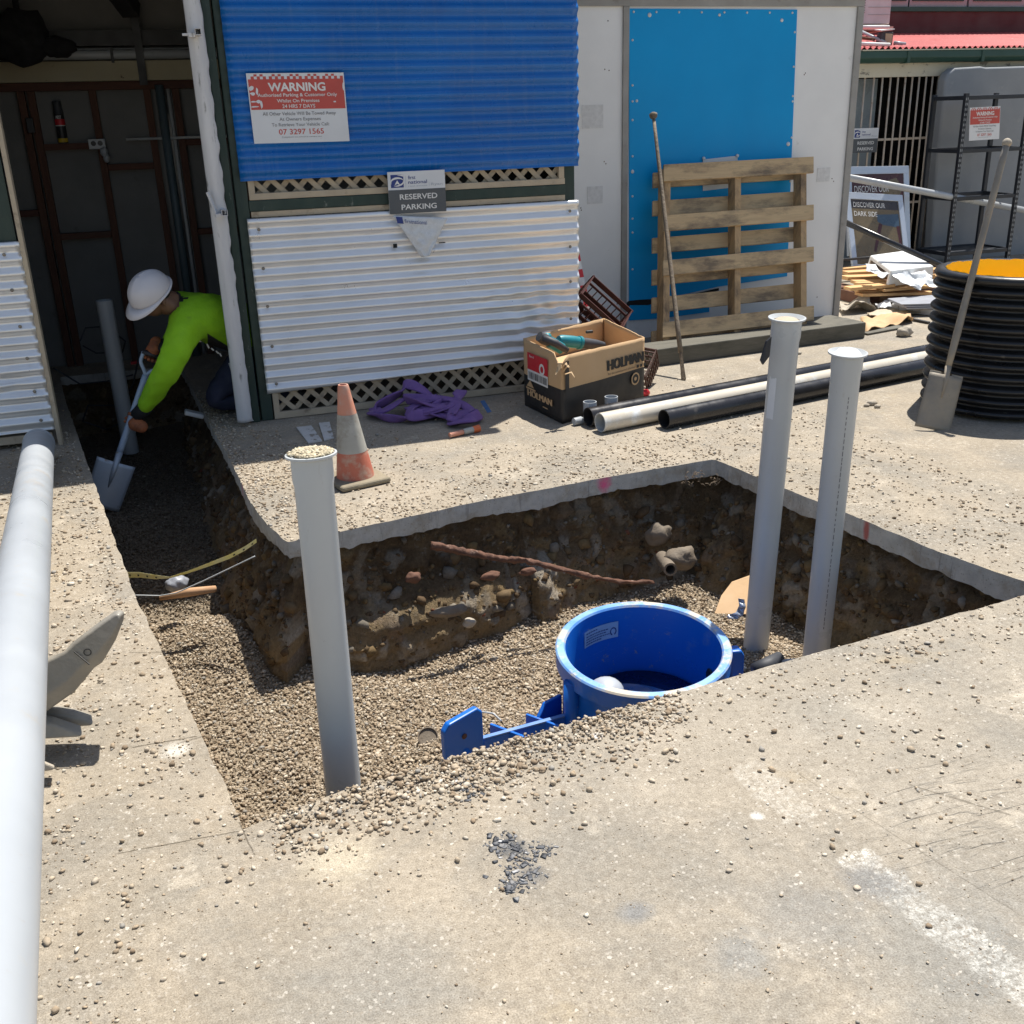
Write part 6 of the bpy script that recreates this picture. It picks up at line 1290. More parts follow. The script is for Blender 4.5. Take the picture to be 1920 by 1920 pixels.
sp_ = thing('spade', 'long handled square mouth spade caked in dry clay, leaning on the black drum', 'spade', sb)
ax = (stp - sb).normalized(); blade_top = sb + ax * 0.37
mb = MB(); mb.tube([sb + ax * (.34 + k * (((stp - sb).length - .34) / 12)) for k in range(13)], [.016, .019, .021, .020, .019, .0185, .018, .018, .018, .018, .018, .018, .018], 16); mb.build('shaft', 'steel_muddy', sp_, smooth=True)
mb = MB(); mb.blob(stp, .026, 2, .05); mb.build('grip_knob', 'stone', sp_, smooth=True)
sdv = Vector((0.93, -0.37, 0)).normalized(); sdv = (sdv - ax * sdv.dot(ax)).normalized(); nm_ = ax.cross(sdv)
def blf(u, v):
    x = (u - .5); h = 0.31 * (1 - v); wd = .185 + .012 * v
    cz = -.018 * (1 - (2 * x) ** 2) 
    return sb + ax * (h + .0) + sdv * (x * wd) + nm_ * cz
mb = MB(); mb.grid(blf, 12, 14); mb.build('blade', 'steel_muddy', sp_, smooth=True, solid=.004)
mb = MB(); mb.tube([sb + ax * .18 - nm_ * .02, sb + ax * .28 - nm_ * .016, sb + ax * .36], [.004, .014, .018], 12); mb.build('socket', 'steel_muddy', sp_, smooth=True)
for s_ in (-1, 1): MB().bar(sb + ax * .312 + sdv * s_ * .03, sb + ax * .312 + sdv * s_ * .092, .02, .006, nm_).build('tread', 'steel_muddy', sp_, bevel=.002)

# ================================================================== FAR RIGHT: red roofed building and its clutter
FY = 10.2
rb = thing('red_roof_building', 'older cream and maroon building with a red corrugated roof and barred opening, behind the clutter', 'building', (8.5, FY, 0))
zt = PY(1780, 142, FY).z; zf = PY(1780, 110, FY).z
MB().bb(7.0, 8.02, FY + .5, FY + .55, 0, zt).build('side_glass', 'glass_grey', rb)
MB().bb(5.6, 16, FY + .62, FY + .7, 0, zt + .3).build('dark_interior', 'glass_dark', rb)
MB().bb(7.05, 7.10, FY + .05, FY + .62, 0, zt).build('brick_pier', 'brick', rb)
MB().bb(8.75, 16, FY + .06, FY + .4, 0, zt).build('wall', 'fibro', rb)
MB().bb(5.6, 7.05, FY + .06, FY + .4, 0, zt).build('wall', 'brick', rb)
MB().bb(5.6, 16, FY, FY + .10, zt, zf + .06).build('fascia', 'fascia', rb)
k = 0
for px in (1606, 1625, 1642, 1658, 1673, 1687, 1701, 1714, 1727, 1740, 1752, 1764, 1776):
    x = PY(px, 150, FY).x; MB().tube([(x, FY + .03, zt + .02), (x, FY + .03, .05)], .0105, 8).build('bar', 'bar', rb, smooth=True)
for px, py in ((1700, 260), (1700, 380)):
    z = PY(px, py, FY).z; MB().bb(7.25, 8.65, FY + .035, FY + .05, z - .012, z + .012).build('cross_bar', 'bar', rb)
mb = MB(); zg = PY(1780, 94, FY - .08).z
mb.prism([(5.6, FY - .002, zg), (5.6, FY - .12, zg), (5.6, FY - .125, zg - .07), (5.6, FY - .09, zg - .115), (5.6, FY - .002, zg - .12)], (10.4, 0, 0)); g_ = mb.build('gutter', 'gutter', rb, bevel=.006)
MB().bb(5.6, 16, FY - .128, FY - .110, zg + .0005, zg + .012).build('gutter_lip', 'fascia', g_)
for px in (1702, 1841): x = PY(px, 100, FY - .1).x; MB().bb(x - .02, x + .02, FY - .131, FY - .0, zg - .124, zg - .004).build('gutter_joint', 'gutter', g_, bevel=.004)
UY = FY + 2.2; zu = PY(1800, 62, UY).z
def rf(u, v):
    x = 5.6 + 10.4 * u; y = FY - .06 + 2.3 * v; return (x, y, zg + .03 + (zu - zg - .03) * v + .012 * math.sin(x * 2 * math.pi / .076))
MB().grid(rf, 1640, 2).build('roof', 'redroof', rb, smooth=True)
UY = FY + 2.2; zu = PY(1800, 62, UY).z; zw = PY(1800, 22, UY).z; zs = PY(1800, 13, UY).z
MB().bb(5.6, 18, UY, UY + .2, zu - .3, zw).build('upper_wall', 'maroon', rb)
MB().bb(5.6, 18, UY - .03, UY + .2, zw + .0005, zs).build('sill_band', 'gutter', rb, bevel=.004)
for x0, x1 in ((1610, 1700), (1712, 1808), (1826, 1916), (1932, 2020)):
    a, b = PY(x0, 5, UY).x, PY(x1, 5, UY).x
    w_ = MB().bb(a - .06, b + .06, UY + .02, UY + .10, zs + .0005, zs + 1.1).build('window_frame', 'lilac', rb)
    MB().bb(a, b, UY + .005, UY + .019, zs + .07, zs + 1.05).build('pane', 'glass_dark', w_)
MB().bb(5.6, 18, UY + .11, UY + .3, zs, zs + 1.4).build('upper_wall', 'lilac', rb)
# air conditioner on the roof
a, b = PY(1612, 0, FY + 1.3), PY(1668, 45, FY + 1.3)
t = thing('air_conditioner', 'white outdoor air conditioner on the red roof by the white shed corner', 'air conditioner', ((a.x + b.x) / 2, FY + 1.5, b.z))
MB().bb(a.x - .4, b.x, FY + 1.3, FY + 1.65, b.z, b.z + .62).build('casing', 'acwhite', t, bevel=.01)
mb = MB(); mb.bb(a.x - .3, a.x + .08, FY + 1.292, FY + 1.2995, b.z + .12, b.z + .5); mb.build('vent_grille', M('grey_grille', (0.22, 0.23, 0.23), None, 5, .6), t)
for k in range(14): MB().bb(a.x - .3, a.x + .08, FY + 1.286, FY + 1.2915, b.z + .13 + .026 * k, b.z + .142 + .026 * k).build('louvre', 'acwhite', t)
for k in range(6): MB().bb(a.x + .13, b.x - .01, FY + 1.2945, FY + 1.2995, b.z + .10 + .08 * k, b.z + .105 + .08 * k).build('seam', M('seam_grey', (0.4, 0.41, 0.41), None, 5, .6) if k == 0 else bpy.data.materials['seam_grey'], t)
MB().bb(a.x - .4, b.x + .02, FY + 1.25, FY + 1.7, b.z - .07, b.z - .03).build('mounting_rail', 'bar', t)
# floodlight and offcuts on the roof edge
c = PY(1664, 72, FY + .2); t = thing('floodlight', 'square floodlight with pale hood on the red roof edge', 'floodlight', c)
MB().prism([c + Vector((-.09, 0, -.07)), c + Vector((.07, 0, -.07)), c + Vector((.075, 0, .06)), c + Vector((-.06, 0, .075)), c + Vector((-.09, 0, .03))], (0.03, .12, 0)).build('housing', 'darkgrip', t, bevel=.008)
MB().prism([c + Vector((-.03, -.004, -.055)), c + Vector((.055, -.004, -.05)), c + Vector((.06, -.004, .045)), c + Vector((-.03, -.004, .05))], (0, .003, 0)).build('lens', 'beam', t)
MB().prism([c + Vector((-.11, -.03, .07)), c + Vector((.06, -.03, .085)), c + Vector((.08, .12, .09)), c + Vector((-.09, .12, .09))], (0, 0, .012)).build('hood', 'white_ink', t)
for i, (p, q, r_, mt, lab) in enumerate(((PY(1612, 58, FY + .5), PY(1660, 80, FY + .15), .018, 'pvc_white', 'grey pipe offcut slanting across the roof edge left of the floodlight'), (PY(1676, 80, FY + .25), PY(1698, 83, FY + .2), .02, 'pvc_white', 'short pipe offcut lying on the red roof right of the floodlight'), (PY(1606, 51, FY + .9), PY(1667, 51, FY + .8), .022, 'white_ink', 'white batten under the air conditioner on the roof'), (PY(1606, 82, FY + .05), PY(1668, 84, FY + .02), .02, 'white_ink', 'white batten along the roof edge below the floodlight'), (PY(1606, 70, FY + .3), PY(1640, 74, FY + .25), .016, 'rust', 'rusty strip among the battens on the roof'))):
    mb = MB(); mb.tube([p, q], r_, 10); tag(mb.build('roof_offcut', mt, smooth=True), lab, 'offcut', 'offcuts on the roof edge')
# reserved sign on the bars, A-frames
reserved_sign(Frame(PY(1601, 241, FY - .03), PY(1648, 239.5, FY - .03), PY(1597, 287, FY - .03)), 'small white and charcoal reserved parking sign fixed to the window bars of the far building', 'parking_sign')
def aframe(tl, tr, bl, lab, poster, lines, grp):
    fr = Frame(tl, tr, bl); t = thing('sandwich_board', lab, 'sandwich board', fr.p(.5, 1), 'sandwich boards by the barred window')
    mb = MB(); bw = .085; mb.v = []
    for u0, v0, u1, v1 in ((0, 0, 1, bw), (0, 1 - bw, 1, 1), (0, bw, bw, 1 - bw), (1 - bw, bw, 1, 1 - bw)):
        mb.prism([fr.p(u0, v0, -.02), fr.p(u0, v1, -.02), fr.p(u1, v1, -.02), fr.p(u1, v0, -.02)], fr.N * .03)
    mb.build('frame', 'alum', t, bevel=.003)
    mb = MB(); fr.plate(mb, .012, 0, bw + .001, bw + .001, 1 - bw - .001, 1 - bw - .001); pn = mb.build('poster', poster, t)
    mb = MB()
    for s, v, wf, h_ in lines: put_text(mb, s, fr, .13, v, h_, .001, wf, .004, 'l')
    mb.build('lettering', 'white_ink', pn); return fr, pn
fr, pn = aframe(PY(1583, 360, 9.15), PY(1691, 366, 9.15), PY(1599, 508, 8.85), 'aluminium framed sandwich board with a brown poster, standing in front of another', 'poster', [('DISCOVER OUR', .15, .55, .062), ('DARK SIDE', .265, .40, .062)], '')
mb = MB(); fr.rect(mb, .088, .088, .912, .20, .0004); mb.build('poster_band', 'poster_top', pn)
mb = MB(); fr.poly(mb, [(.52, .27), (.90, .25), (.90, .40), (.85, .42), (.62, .40), (.52, .36)], .0007); mb.build('printed_shape', 'poster_blue', pn)
mb = MB(); fr.poly(mb, [(.54, .38), (.60, .39), (.50, .62), (.44, .75), (.40, .74)], .0008); fr.poly(mb, [(.84, .41), (.90, .40), (.91, .7), (.88, .75)], .0008); mb.build('printed_handle', 'poster_red', pn)
fr, pn = aframe(PY(1585, 313, 9.5), PY(1703, 311, 9.5), PY(1590, 480, 9.3), 'aluminium framed sandwich board with a maroon poster, mostly hidden behind the brown one', 'poster_red', [('DISCOVER OUR', .25, .55, .075), ('DARK SIDE', .385, .50, .075)], '')
mb = MB(); fr.poly(mb, [(.5, .2), (.8, .13), (.9, .25), (.85, .33), (.6, .32)], .0005); mb.build('printed_shape', 'poster', pn)
# grey panel and black rack
gp = [PY(*p, 10.0) for p in ((1745, 490), (1757, 300), (1773, 150), (1779, 136), (1792, 127), (1840, 124), (1850, 126), (2100, 118), (2100, 500))]
mb = MB(); mb.prism(gp, (0, .14, 0)); tag(mb.build('padded_sheet', 'gpanel', bevel=.03, bseg=4), 'big grey padded sheet with a rounded corner standing behind the black rack', 'padded sheet')
RKX0, RKY0 = 8.08, 9.3
rk = thing('steel_rack', 'empty black steel shelving rack standing before the grey padded sheet', 'rack', (9.0, 9.5, 0))
X1 = PY(1919, 300, 9.3).x - .02
ztop = PY(1815, 175, 9.3).z
def post(x, y, tall):
    p_ = MB().bb(x - .022, x + .022, y - .0, y + .035, 0, tall).build('upright', 'rack', rk)
    for k in range(int(tall / .05)):
        for dx in (-.010, .010): MB().bb(x + dx - .0035, x + dx + .0035, y - .002, y - .0003, .03 + k * .05, .055 + k * .05).build('slot', 'rackhole', p_)
for x, y in ((RKX0, RKY0), (X1, RKY0)): post(x, y, ztop)
for x, y in ((RKX0, RKY0 + .48), (X1, RKY0 + .48)): MB().bb(x - .022, x + .022, y, y + .035, 0, ztop - .0005).build('upright', 'rack', rk)
for py in (183, 283, 372, 474):
    z = PY(1818, py, RKY0).z
    MB().bb(RKX0 + .023, X1 - .023, RKY0 + .003, RKY0 + .033, z - .02, z + .02).build('shelf_beam', 'rack', rk, bevel=.004)
    MB().bb(RKX0 + .023, X1 - .023, RKY0 + .483, RKY0 + .513, z - .02, z + .02).build('shelf_beam', 'rack', rk, bevel=.004)
    for x in (RKX0, X1): MB().bb(x - .012, x + .012, RKY0 + .036, RKY0 + .479, z - .02, z + .02).build('side_beam', 'rack', rk)
    if py in (183, 474): MB().bb(RKX0 + .025, X1 - .025, RKY0 + .035, RKY0 + .48, z - .005, z + .005).build('shelf', 'rack', rk)
warning_sign(Frame(PY(1819, 202, 9.27), PY(1876, 199, 9.27), PY(1817, 264, 9.27)), 'clean red and white tow away warning sign hung on the black rack', 'warning_sign', worn=False)
# leaning poles
def pole(a, b, r, mat, nm, lab): 
    mb = MB(); mb.tube([a, b], r, 20); return tag(mb.build(nm, mat, smooth=True), lab, 'pole')
a, b = PY(1590, 333, 9.0), PY(1920, 394, 9.62); pole(a - (b - a) * .15, b + (b - a) * .25, .034, 'pvc_white', 'white_pole', 'long white plastic pole slanting across the sandwich boards and through the rack')
a, b = PY(1583, 416, 8.2), PY(1765, 497, 8.0); pole(a - (b - a) * .08, b + (b - a) * .6, .026, 'black_pipe', 'black_pole', 'thin black pole slanting down from the white shed corner behind the white tub')
a, b = PY(1560, 487, 8.75), PY(1635, 486, 8.75); tag(MB().bb(a.x - .3, b.x + .4, 8.74, 8.78, a.z - .02, a.z + .0).build('metal_angle', 'rack'), 'dark metal angle strip lying across behind the plank pile', 'angle strip')
# plank pile
for i, (l, r_, Y, dz, wd, th, lab) in enumerate((
    ((1584, 512), (1655, 508), 8.55, 0, .13, .030, 'rearmost orange plank on the pile, half under the white tub'), ((1578, 505), (1640, 500), 8.72, 0, .10, .028, 'thin plank sloping up at the back of the pile'),
    ((1582, 521), (1745, 516), 8.36, 0, .14, .034, 'wide bright plank in the upper layer of the pile'), ((1600, 529), (1660, 528), 8.2, 0, .12, .028, 'short plank end jutting left in the middle of the pile'),
    ((1607, 533), (1690, 531), 8.08, 0, .12, .026, 'plank below the short end in the middle layer'), ((1588, 541), (1672, 534), 7.95, 0, .12, .028, 'angled plank with a mitred left end, front of the pile'),
    ((1606, 546), (1650, 545), 8.0, 0, .10, .024, 'lower plank stub under the mitred plank'), ((1650, 543), (1740, 536), 7.9, 0, .13, .022, 'front right plank with its edge in the sun'), ((1610, 552), (1745, 548), 7.92, 0, .13, .024, 'lowest front plank of the pile'),
    ((1690, 511), (1765, 505), 8.5, 0, .12, .028, 'plank showing right of the white tub'), ((1700, 521), (1770, 517), 8.36, 0, .12, .028, 'second plank right of the tub, beside the drum'))):
    a, b = PY(*l, Y), PY(*r_, Y - .05); mb = MB(); mb.bar(a, b, wd, th); tag(mb.build('timber_plank', 'plank', bevel=.002), lab, 'plank', 'planks on the pile')
for i, (x, y) in enumerate(((6.15, 8.2), (6.7, 8.1))):
    mb = MB(); mb.bb(x - .12, x + .12, y - .15, y + .55, 0.0, .10 - .0 * i); tag(mb.build('bearer_block', 'brick', bevel=.004), ['dark bearer block under the left end of the plank pile', 'dark bearer block under the right end of the plank pile'][i], 'block', 'bearers under the planks')
# white tub upside down
T1 = [PY(1633, 480, 8.25), PY(1706, 470, 8.35), PY(1749, 500, 7.95), PY(1671, 509, 7.85)]
tc = sum(T1, Vector()) / 4; tb = thing('white_tub', 'white plastic tub tipped over on the plank pile', 'tub', tc + Vector((0, 0, -.12)))
dn_ = Vector((0.0, 0.02, -.13)); ex = [(p - tc) * 1.06 + tc + dn_ for p in T1]
mb = MB(); mb.quad(*T1); 
for i in range(4):
    if i != 3: mb.quad(T1[i], T1[(i + 1) % 4], ex[(i + 1) % 4], ex[i])
rim_ = [T1[3].lerp(T1[0], .06), T1[3].lerp(T1[0], .94)]
mb.quad(T1[3], T1[0], T1[0].lerp(ex[0], .2), T1[3].lerp(ex[3], .2)); mb.quad(T1[3].lerp(ex[3], .2), rim_[0].lerp(ex[3].lerp(ex[0], .06), .2), ex[3].lerp(ex[0], .06), ex[3]); mb.quad(rim_[1].lerp(ex[3].lerp(ex[0], .94), .2), T1[0].lerp(ex[0], .2), ex[0], ex[3].lerp(ex[0], .94))
mb.build('shell', 'tub', tb, solid=.012)
MB().prism([p + (tc - p) * .06 + dn_ * .6 for p in T1], (0, 0, .004)).build('inner_tray', M('pinkish_grey_tray', (0.33, 0.28, 0.27), None, 9, .7), tb)
# bubble wrap
def film(cx, cy, Y, w_, h_, seed, lab):
    mb = MB(); c = PY(cx, cy, Y)
    def fn(u, v):
        p = c + Vector(((u - .5) * w_, (v - .5) * .25, (v - .5) * h_ + .03)); q = p * 14 + Vector((seed, 0, 0)); return p + Vector((noise.noise(q), noise.noise(q + Vector((7, 0, 0))), noise.noise(q + Vector((0, 7, 0))))) * .045
    mb.grid(fn, 26, 16); tag(mb.build('plastic_film', 'clear', smooth=True), lab, 'plastic film', 'plastic film on the plank pile')
film(1718, 530, 7.75, .36, .10, 1, 'crumpled clear plastic film spilling down in front of the white tub'); film(1643, 513, 7.85, .10, .07, 5, 'small knot of clear film at the left edge of the tub')
# tiles / box stack, cardboard, stone
A = [G(1664, 562, .10), G(1752, 555, .10), G(1760, 571, .10), G(1690, 573, .10)]
for i in range(3):
    mb = MB(); s_ = Vector((.02 * i, -.012 * i, -.016 * i)); mb.prism([p + s_ for p in A], (0, 0, .012)); tag(mb.build('grey_tile', 'slate', bevel=.002), ['top grey tile of the small stack by the drum', 'middle grey tile of the small stack by the drum', 'bottom grey tile of the small stack by the drum'][i], 'tile', 'grey tiles by the drum')
A = [G(1670, 583, 0), G(1750, 594, 0), G(1775, 580, 0), G(1690, 568, 0)]; mb = MB(); mb.prism([p + Vector((0, 0, .004)) for p in A], (0, 0, .055)); tag(mb.build('white_carton', 'tan_panel', bevel=.004), 'crushed flat white carton on the ground under the grey tiles', 'carton')
def crumple(pts, seed, nm, mat, lab, cat_, amp=.03, z0=.01, grp=None):
    mb = MB()
    def fn(u, v):
        a = Vector(pts[0]).lerp(Vector(pts[1]), u); b = Vector(pts[3]).lerp(Vector(pts[2]), u); p = a.lerp(b, v); k = noise.noise(p * 7 + Vector((seed, seed, 0))); p.z += z0 + amp * (k + .5) + .012 * noise.noise(p * 22); return p
    mb.grid(fn, 24, 16); return tag(mb.build(nm, mat, smooth=40, solid=.004), lab, cat_, grp)
crumple([G(1612, 607), G(1622, 626), G(1712, 606), G(1700, 590)], 2, 'torn_cardboard', 'card', 'flattened torn brown cardboard sheet on the ground beyond the dark sleeper', 'cardboard', .05, .01, 'torn cardboard by the shed')
crumple([G(1625, 590), G(1632, 600), G(1735, 590), G(1720, 578)], 4, 'torn_cardboard', 'cream', 'pale cardboard sheet lying flat just behind the torn brown one', 'cardboard', .03, .01, 'torn cardboard by the shed')
crumple([G(1572, 580), G(1580, 592), G(1640, 586), G(1625, 572)], 6, 'paper_scrap', 'stone', 'crumpled pale paper scraps by the white shed corner', 'paper', .09, .01)
crumple([G(1640, 578), G(1648, 588), G(1672, 584), G(1665, 573)], 8, 'paper_scrap', 'signwhite', 'small white paper scrap in front of the plank pile', 'paper', .08, .01)
mb = MB(); mb.bar(G(1618, 625, .01), G(1690, 612, .01), .10, .012); tag(mb.build('grey_board', 'sleeper'), 'thin grey board lying flat beside the stone', 'board')
mb = MB(); mb.bar(G(1672, 590, .02), G(1742, 605, .012), .03, .016); tag(mb.build('black_strip', 'black'), 'thin black strip on the ground in front of the white carton', 'strip')
mb = MB(); mb.blob(G(1697, 622, .035), .06, 3, .35, 1.8, (1.1, .8, .75)); tag(mb.build('loose_stone', 'stone', smooth=True), 'pale grey stone on the ground between the sleeper and the drum', 'stone')
for i, (px, py, r) in enumerate(((1635, 755, .028), (1645, 762, .018), (1625, 760, .016), (1498, 662, .018))):
    mb = MB(); mb.blob(G(px, py, r * .5), r, 2, .4, 2, (1.2, .9, .7), seed=i); tag(mb.build('loose_stone', 'stone', smooth=True), ['white stone lying by the black pipe right of the standpipes', 'smaller stone just in front of the white stone by the pipe', 'small flat stone left of the white stone by the pipe', 'little stone at the near corner of the sleeper'][i], 'stone', 'stones by the pipes')

# ================================================================== WORKER
def worker():
    tf = Vector((-0.565, 6.34, -0.45)); grip = PY(287, 662, 6.44); sax = (grip - tf).normalized(); SL = (grip - tf).length
    # shovel first
    sh = thing('shovel', 'pale blue handled square shovel held by the worker in the trench', 'shovel', tf)
    MB().tube([tf + sax * (.36 + (SL - .50) * k / 10) for k in range(11)], [.019] * 11, 16).build('shaft', 'shovel', sh, smooth=True)
    side = sax.cross(Vector((0, -1, 0.0))).normalized()
    y0 = tf + sax * (SL - .14)
    MB().tube(cat([y0, y0 + sax * .03 + side * .02, y0 + sax * .07 + side * .05, y0 + sax * .13 + side * .052], 5), .011, 10).build('yoke', 'shovel', sh, smooth=True)
    MB().tube(cat([y0, y0 + sax * .03 - side * .02, y0 + sax * .07 - side * .05, y0 + sax * .13 - side * .052], 5), .011, 10).build('yoke', 'shovel', sh, smooth=True)
    MB().tube([y0 + sax * .128 + side * .06, y0 + sax * .128 - side * .06], .015, 12).build('cross_grip', 'black', sh, smooth=True)
    bn = Vector((0.15, -1, 0.25)); bn = (bn - sax * bn.dot(sax)).normalized(); bs = sax.cross(bn)
    def bl(u, v):
        x = u - .5; return tf + sax * (.05 + .29 * v - .02) + bs * (x * (.205 + .02 * v)) + bn * (.02 - .045 * (2 * x) ** 2 * .4 + .02 * (1 - v))
    MB().grid(bl, 12, 12).build('blade', 'shovel_blade', sh, smooth=True, solid=.004)
    MB().tube([tf + sax * .16 + bn * .028, tf + sax * .27 + bn * .03, tf + sax * .38], [.005, .016, .021], 12).build('socket', 'shovel_blade', sh, smooth=True)
    hl = tf + sax * (SL * .57)                       # low hand on the shaft
    hr_ = y0 + sax * .128
    # skeleton
    J = {}
    J['pel'] = Vector((0.47, 6.74, 0.40)); J['sp1'] = Vector((0.36, 6.66, 0.55)); J['ch'] = Vector((0.20, 6.55, 0.665)); J['nk'] = Vector((0.07, 6.47, 0.735)); J['hd'] = Vector((-0.01, 6.43, 0.745)); J['top'] = Vector((-0.075, 6.40, 0.79))
    J['shl'] = PY(352, 602, 6.36); J['ell'] = PY(318, 690, 6.22); J['wrl'] = hl + sax * .03 + Vector((.060, -.022, .034))
    J['shr'] = Vector((0.12, 6.70, 0.68)); J['elr'] = Vector((-0.02, 6.68, 0.45)); J['wrr'] = hr_ + Vector((.06, .03, .03))
    J['hpl'] = Vector((0.50, 6.66, 0.38)); J['knl'] = Vector((0.165, 6.58, 0.085)); J['anl'] = Vector((0.70, 6.66, 0.075)); J['tol'] = Vector((0.84, 6.66, 0.03))
    J['hpr'] = Vector((0.52, 6.86, 0.38)); J['knr'] = Vector((0.22, 6.92, 0.075)); J['anr'] = Vector((0.70, 6.90, 0.075)); J['tor'] = Vector((0.84, 6.90, 0.03))
    rad = dict(pel=.175, sp1=.182, ch=.190, nk=.075, hd=.078, top=.085, shl=.105, ell=.080, wrl=.052, shr=.085, elr=.060, wrr=.042, hpl=.118, knl=.088, anl=.055, tol=.045, hpr=.105, knr=.075, anr=.055, tor=.045)
    ed = [('pel', 'sp1'), ('sp1', 'ch'), ('ch', 'nk'), ('nk', 'hd'), ('hd', 'top'), ('ch', 'shl'), ('shl', 'ell'), ('ell', 'wrl'), ('ch', 'shr'), ('shr', 'elr'), ('elr', 'wrr'), ('pel', 'hpl'), ('hpl', 'knl'), ('knl', 'anl'), ('anl', 'tol'), ('pel', 'hpr'), ('hpr', 'knr'), ('knr', 'anr'), ('anr', 'tor')]
    names_ = list(J); idx = {n: i for i, n in enumerate(names_)}
    root = Vector((0.45, 6.75, 0.0))
    me = bpy.data.meshes.new('tmp'); me.from_pydata([J[n] - root for n in names_], [(idx[a], idx[b]) for a, b in ed], []); tmp = bpy.data.objects.new('tmp', me); COL.objects.link(tmp)
    sk = tmp.modifiers.new('skin', 'SKIN'); sk.use_smooth_shade = True
    for i, n in enumerate(names_):
        me.skin_vertices[0].data[i].radius = (rad[n], rad[n]); me.skin_vertices[0].data[i].use_root = (n == 'pel')
    sb_ = tmp.modifiers.new('sub', 'SUBSURF'); sb_.levels = 3; sb_.render_levels = 3
    bpy.context.view_layer.update()
    bm_ = bpy.data.meshes.new_from_object(tmp.evaluated_get(bpy.context.evaluated_depsgraph_get()))
    bpy.data.objects.remove(tmp)
    vs = [v.co + root for v in bm_.vertices]; fs = [tuple(p.vertices) for p in bm_.polygons]; bpy.data.meshes.remove(bm_)
    part = {('pel', 'sp1'): 0, ('sp1', 'ch'): 0, ('ch', 'nk'): 0, ('nk', 'hd'): 2, ('hd', 'top'): 2, ('ch', 'shl'): 0, ('shl', 'ell'): 0, ('ell', 'wrl'): 0, ('ch', 'shr'): 0, ('shr', 'elr'): 0, ('elr', 'wrr'): 0, ('pel', 'hpl'): 1, ('hpl', 'knl'): 1, ('knl', 'anl'): 1, ('anl', 'tol'): 3, ('pel', 'hpr'): 1, ('hpr', 'knr'): 1, ('knr', 'anr'): 1, ('anr', 'tor'): 3}
    mats = ['hivis', 'navy', 'skin', 'black', 'glove', 'black_cloth']
    mb = MB()
    # cloth folds
    out = []
    for v in vs:
        d = noise.noise(v * 9) * .010 + noise.noise(Vector((v.x * 26, v.y * 26, v.z * 14))) * .006; out.append(v)
    mb.v = [tuple(v + Vector((noise.noise(v * 14), noise.noise(v * 14 + Vector((5, 0, 0))), noise.noise(v * 14 + Vector((0, 5, 0))))) * .010 + Vector((1, .3, .4)) * .007 * noise.noise(Vector((v.x * 40, v.y * 12, v.z * 30)))) for v in vs]
    sdir = (J['pel'] - J['ch']).normalized()
    for f in fs:
        c = sum((vs[i] for i in f), Vector()) / len(f); best = (9, None, 0)
        for a, b in ed:
            A, B_ = J[a], J[b]; ab = B_ - A; t = max(0, min(1, (c - A).dot(ab) / ab.dot(ab))); d = (c - A - ab * t).length - (rad[a] + (rad[b] - rad[a]) * t) * .8
            if d < best[0]: best = (d, (a, b), t)
        m_ = part[best[1]]
        if best[1] in (('nk', 'hd'),) and best[2] < .35: m_ = 5
        if best[1] in (('ell', 'wrl'), ('elr', 'wrr')) and best[2] > .93: m_ = 5
        if best[1] in (('pel', 'sp1'),) and best[2] < .15: m_ = 1
        # black underarm panel on the flank
        if best[1] in (('sp1', 'ch'), ('pel', 'sp1')):
            ax_ = J[best[1][0]].lerp(J[best[1][1]], best[2]); o_ = c - ax_
            if False: m_ = 5
            if False: m_ = 0
        mb.f.append(f); mb.mi.append(m_)
    # gloved hands: palm, four fingers wrapped round the shaft and a thumb, joined to the body mesh
    def hand(center, axis, palm_dir, sgn, gl):
        axis = axis.normalized(); pd = (palm_dir - axis * palm_dir.dot(axis)).normalized(); tg = axis.cross(pd) * sgn
        mb.m = gl
        pc = center + pd * .040
        for q_ in (.0, .022, .044): mb.blob(pc + pd * q_, .042 - q_ * .15, 3, .10, 2, (1, 1, 1))

        for k in range(4):
            o = center + axis * (.033 - .022 * k); R_ = .031 + .002 * (k in (1, 2)); sp = (2.9, 3.3, 3.2, 2.7)[k]
            P = [o + (pd * math.cos(a) + tg * math.sin(a)) * R_ for a in np.linspace(.1, sp, 9)]
            mb.tube(P, [.0125, .013, .013, .0125, .012, .012, .0115, .011, .007], 10)
        o = center + axis * .050; P = [pc + axis * .015 - tg * .012] + [o + (pd * math.cos(a) - tg * math.sin(a)) * .027 for a in np.linspace(.5, 2.0, 6)]
        mb.tube(P, [.014, .0125, .012, .0115, .011, .010, .007], 10)
    mb.m = 5; mb.tube([J['wrl'] + (J['wrl'] - hl) * .5, J['wrl'] * .5 + hl * .5], [.046, .040], 14); mb.tube([J['wrr'] + (J['wrr'] - hr_) * .5, J['wrr'] * .5 + hr_ * .5], [.046, .040], 14)
    hand(hl, sax, J['wrl'] - hl, 1, 4); hand(hr_, side, J['wrr'] - hr_, -1, 4)
    mb.m = 0
    pr_ = thing('person', 'worker in white hard hat and lime shirt kneeling to shovel out the trench', 'person', root)
    body = mb.build('body', mats, pr_, smooth=True)
    # head: face under the hat
    hc = J['top']; fwd = Vector((-0.70, -0.42, -0.58)).normalized(); upd = Vector((-0.36, -0.42, 0.83)); upd = (upd - fwd * upd.dot(fwd)).normalized(); rt_ = fwd.cross(upd)
    def HP(r, f, u): return hc + rt_ * r + fwd * f + upd * u
    Rm = Matrix((rt_, fwd, upd)).transposed()
    mbh = MB(); bm = bmesh.new(); bmesh.ops.create_icosphere(bm, subdivisions=4, radius=1); vv = []
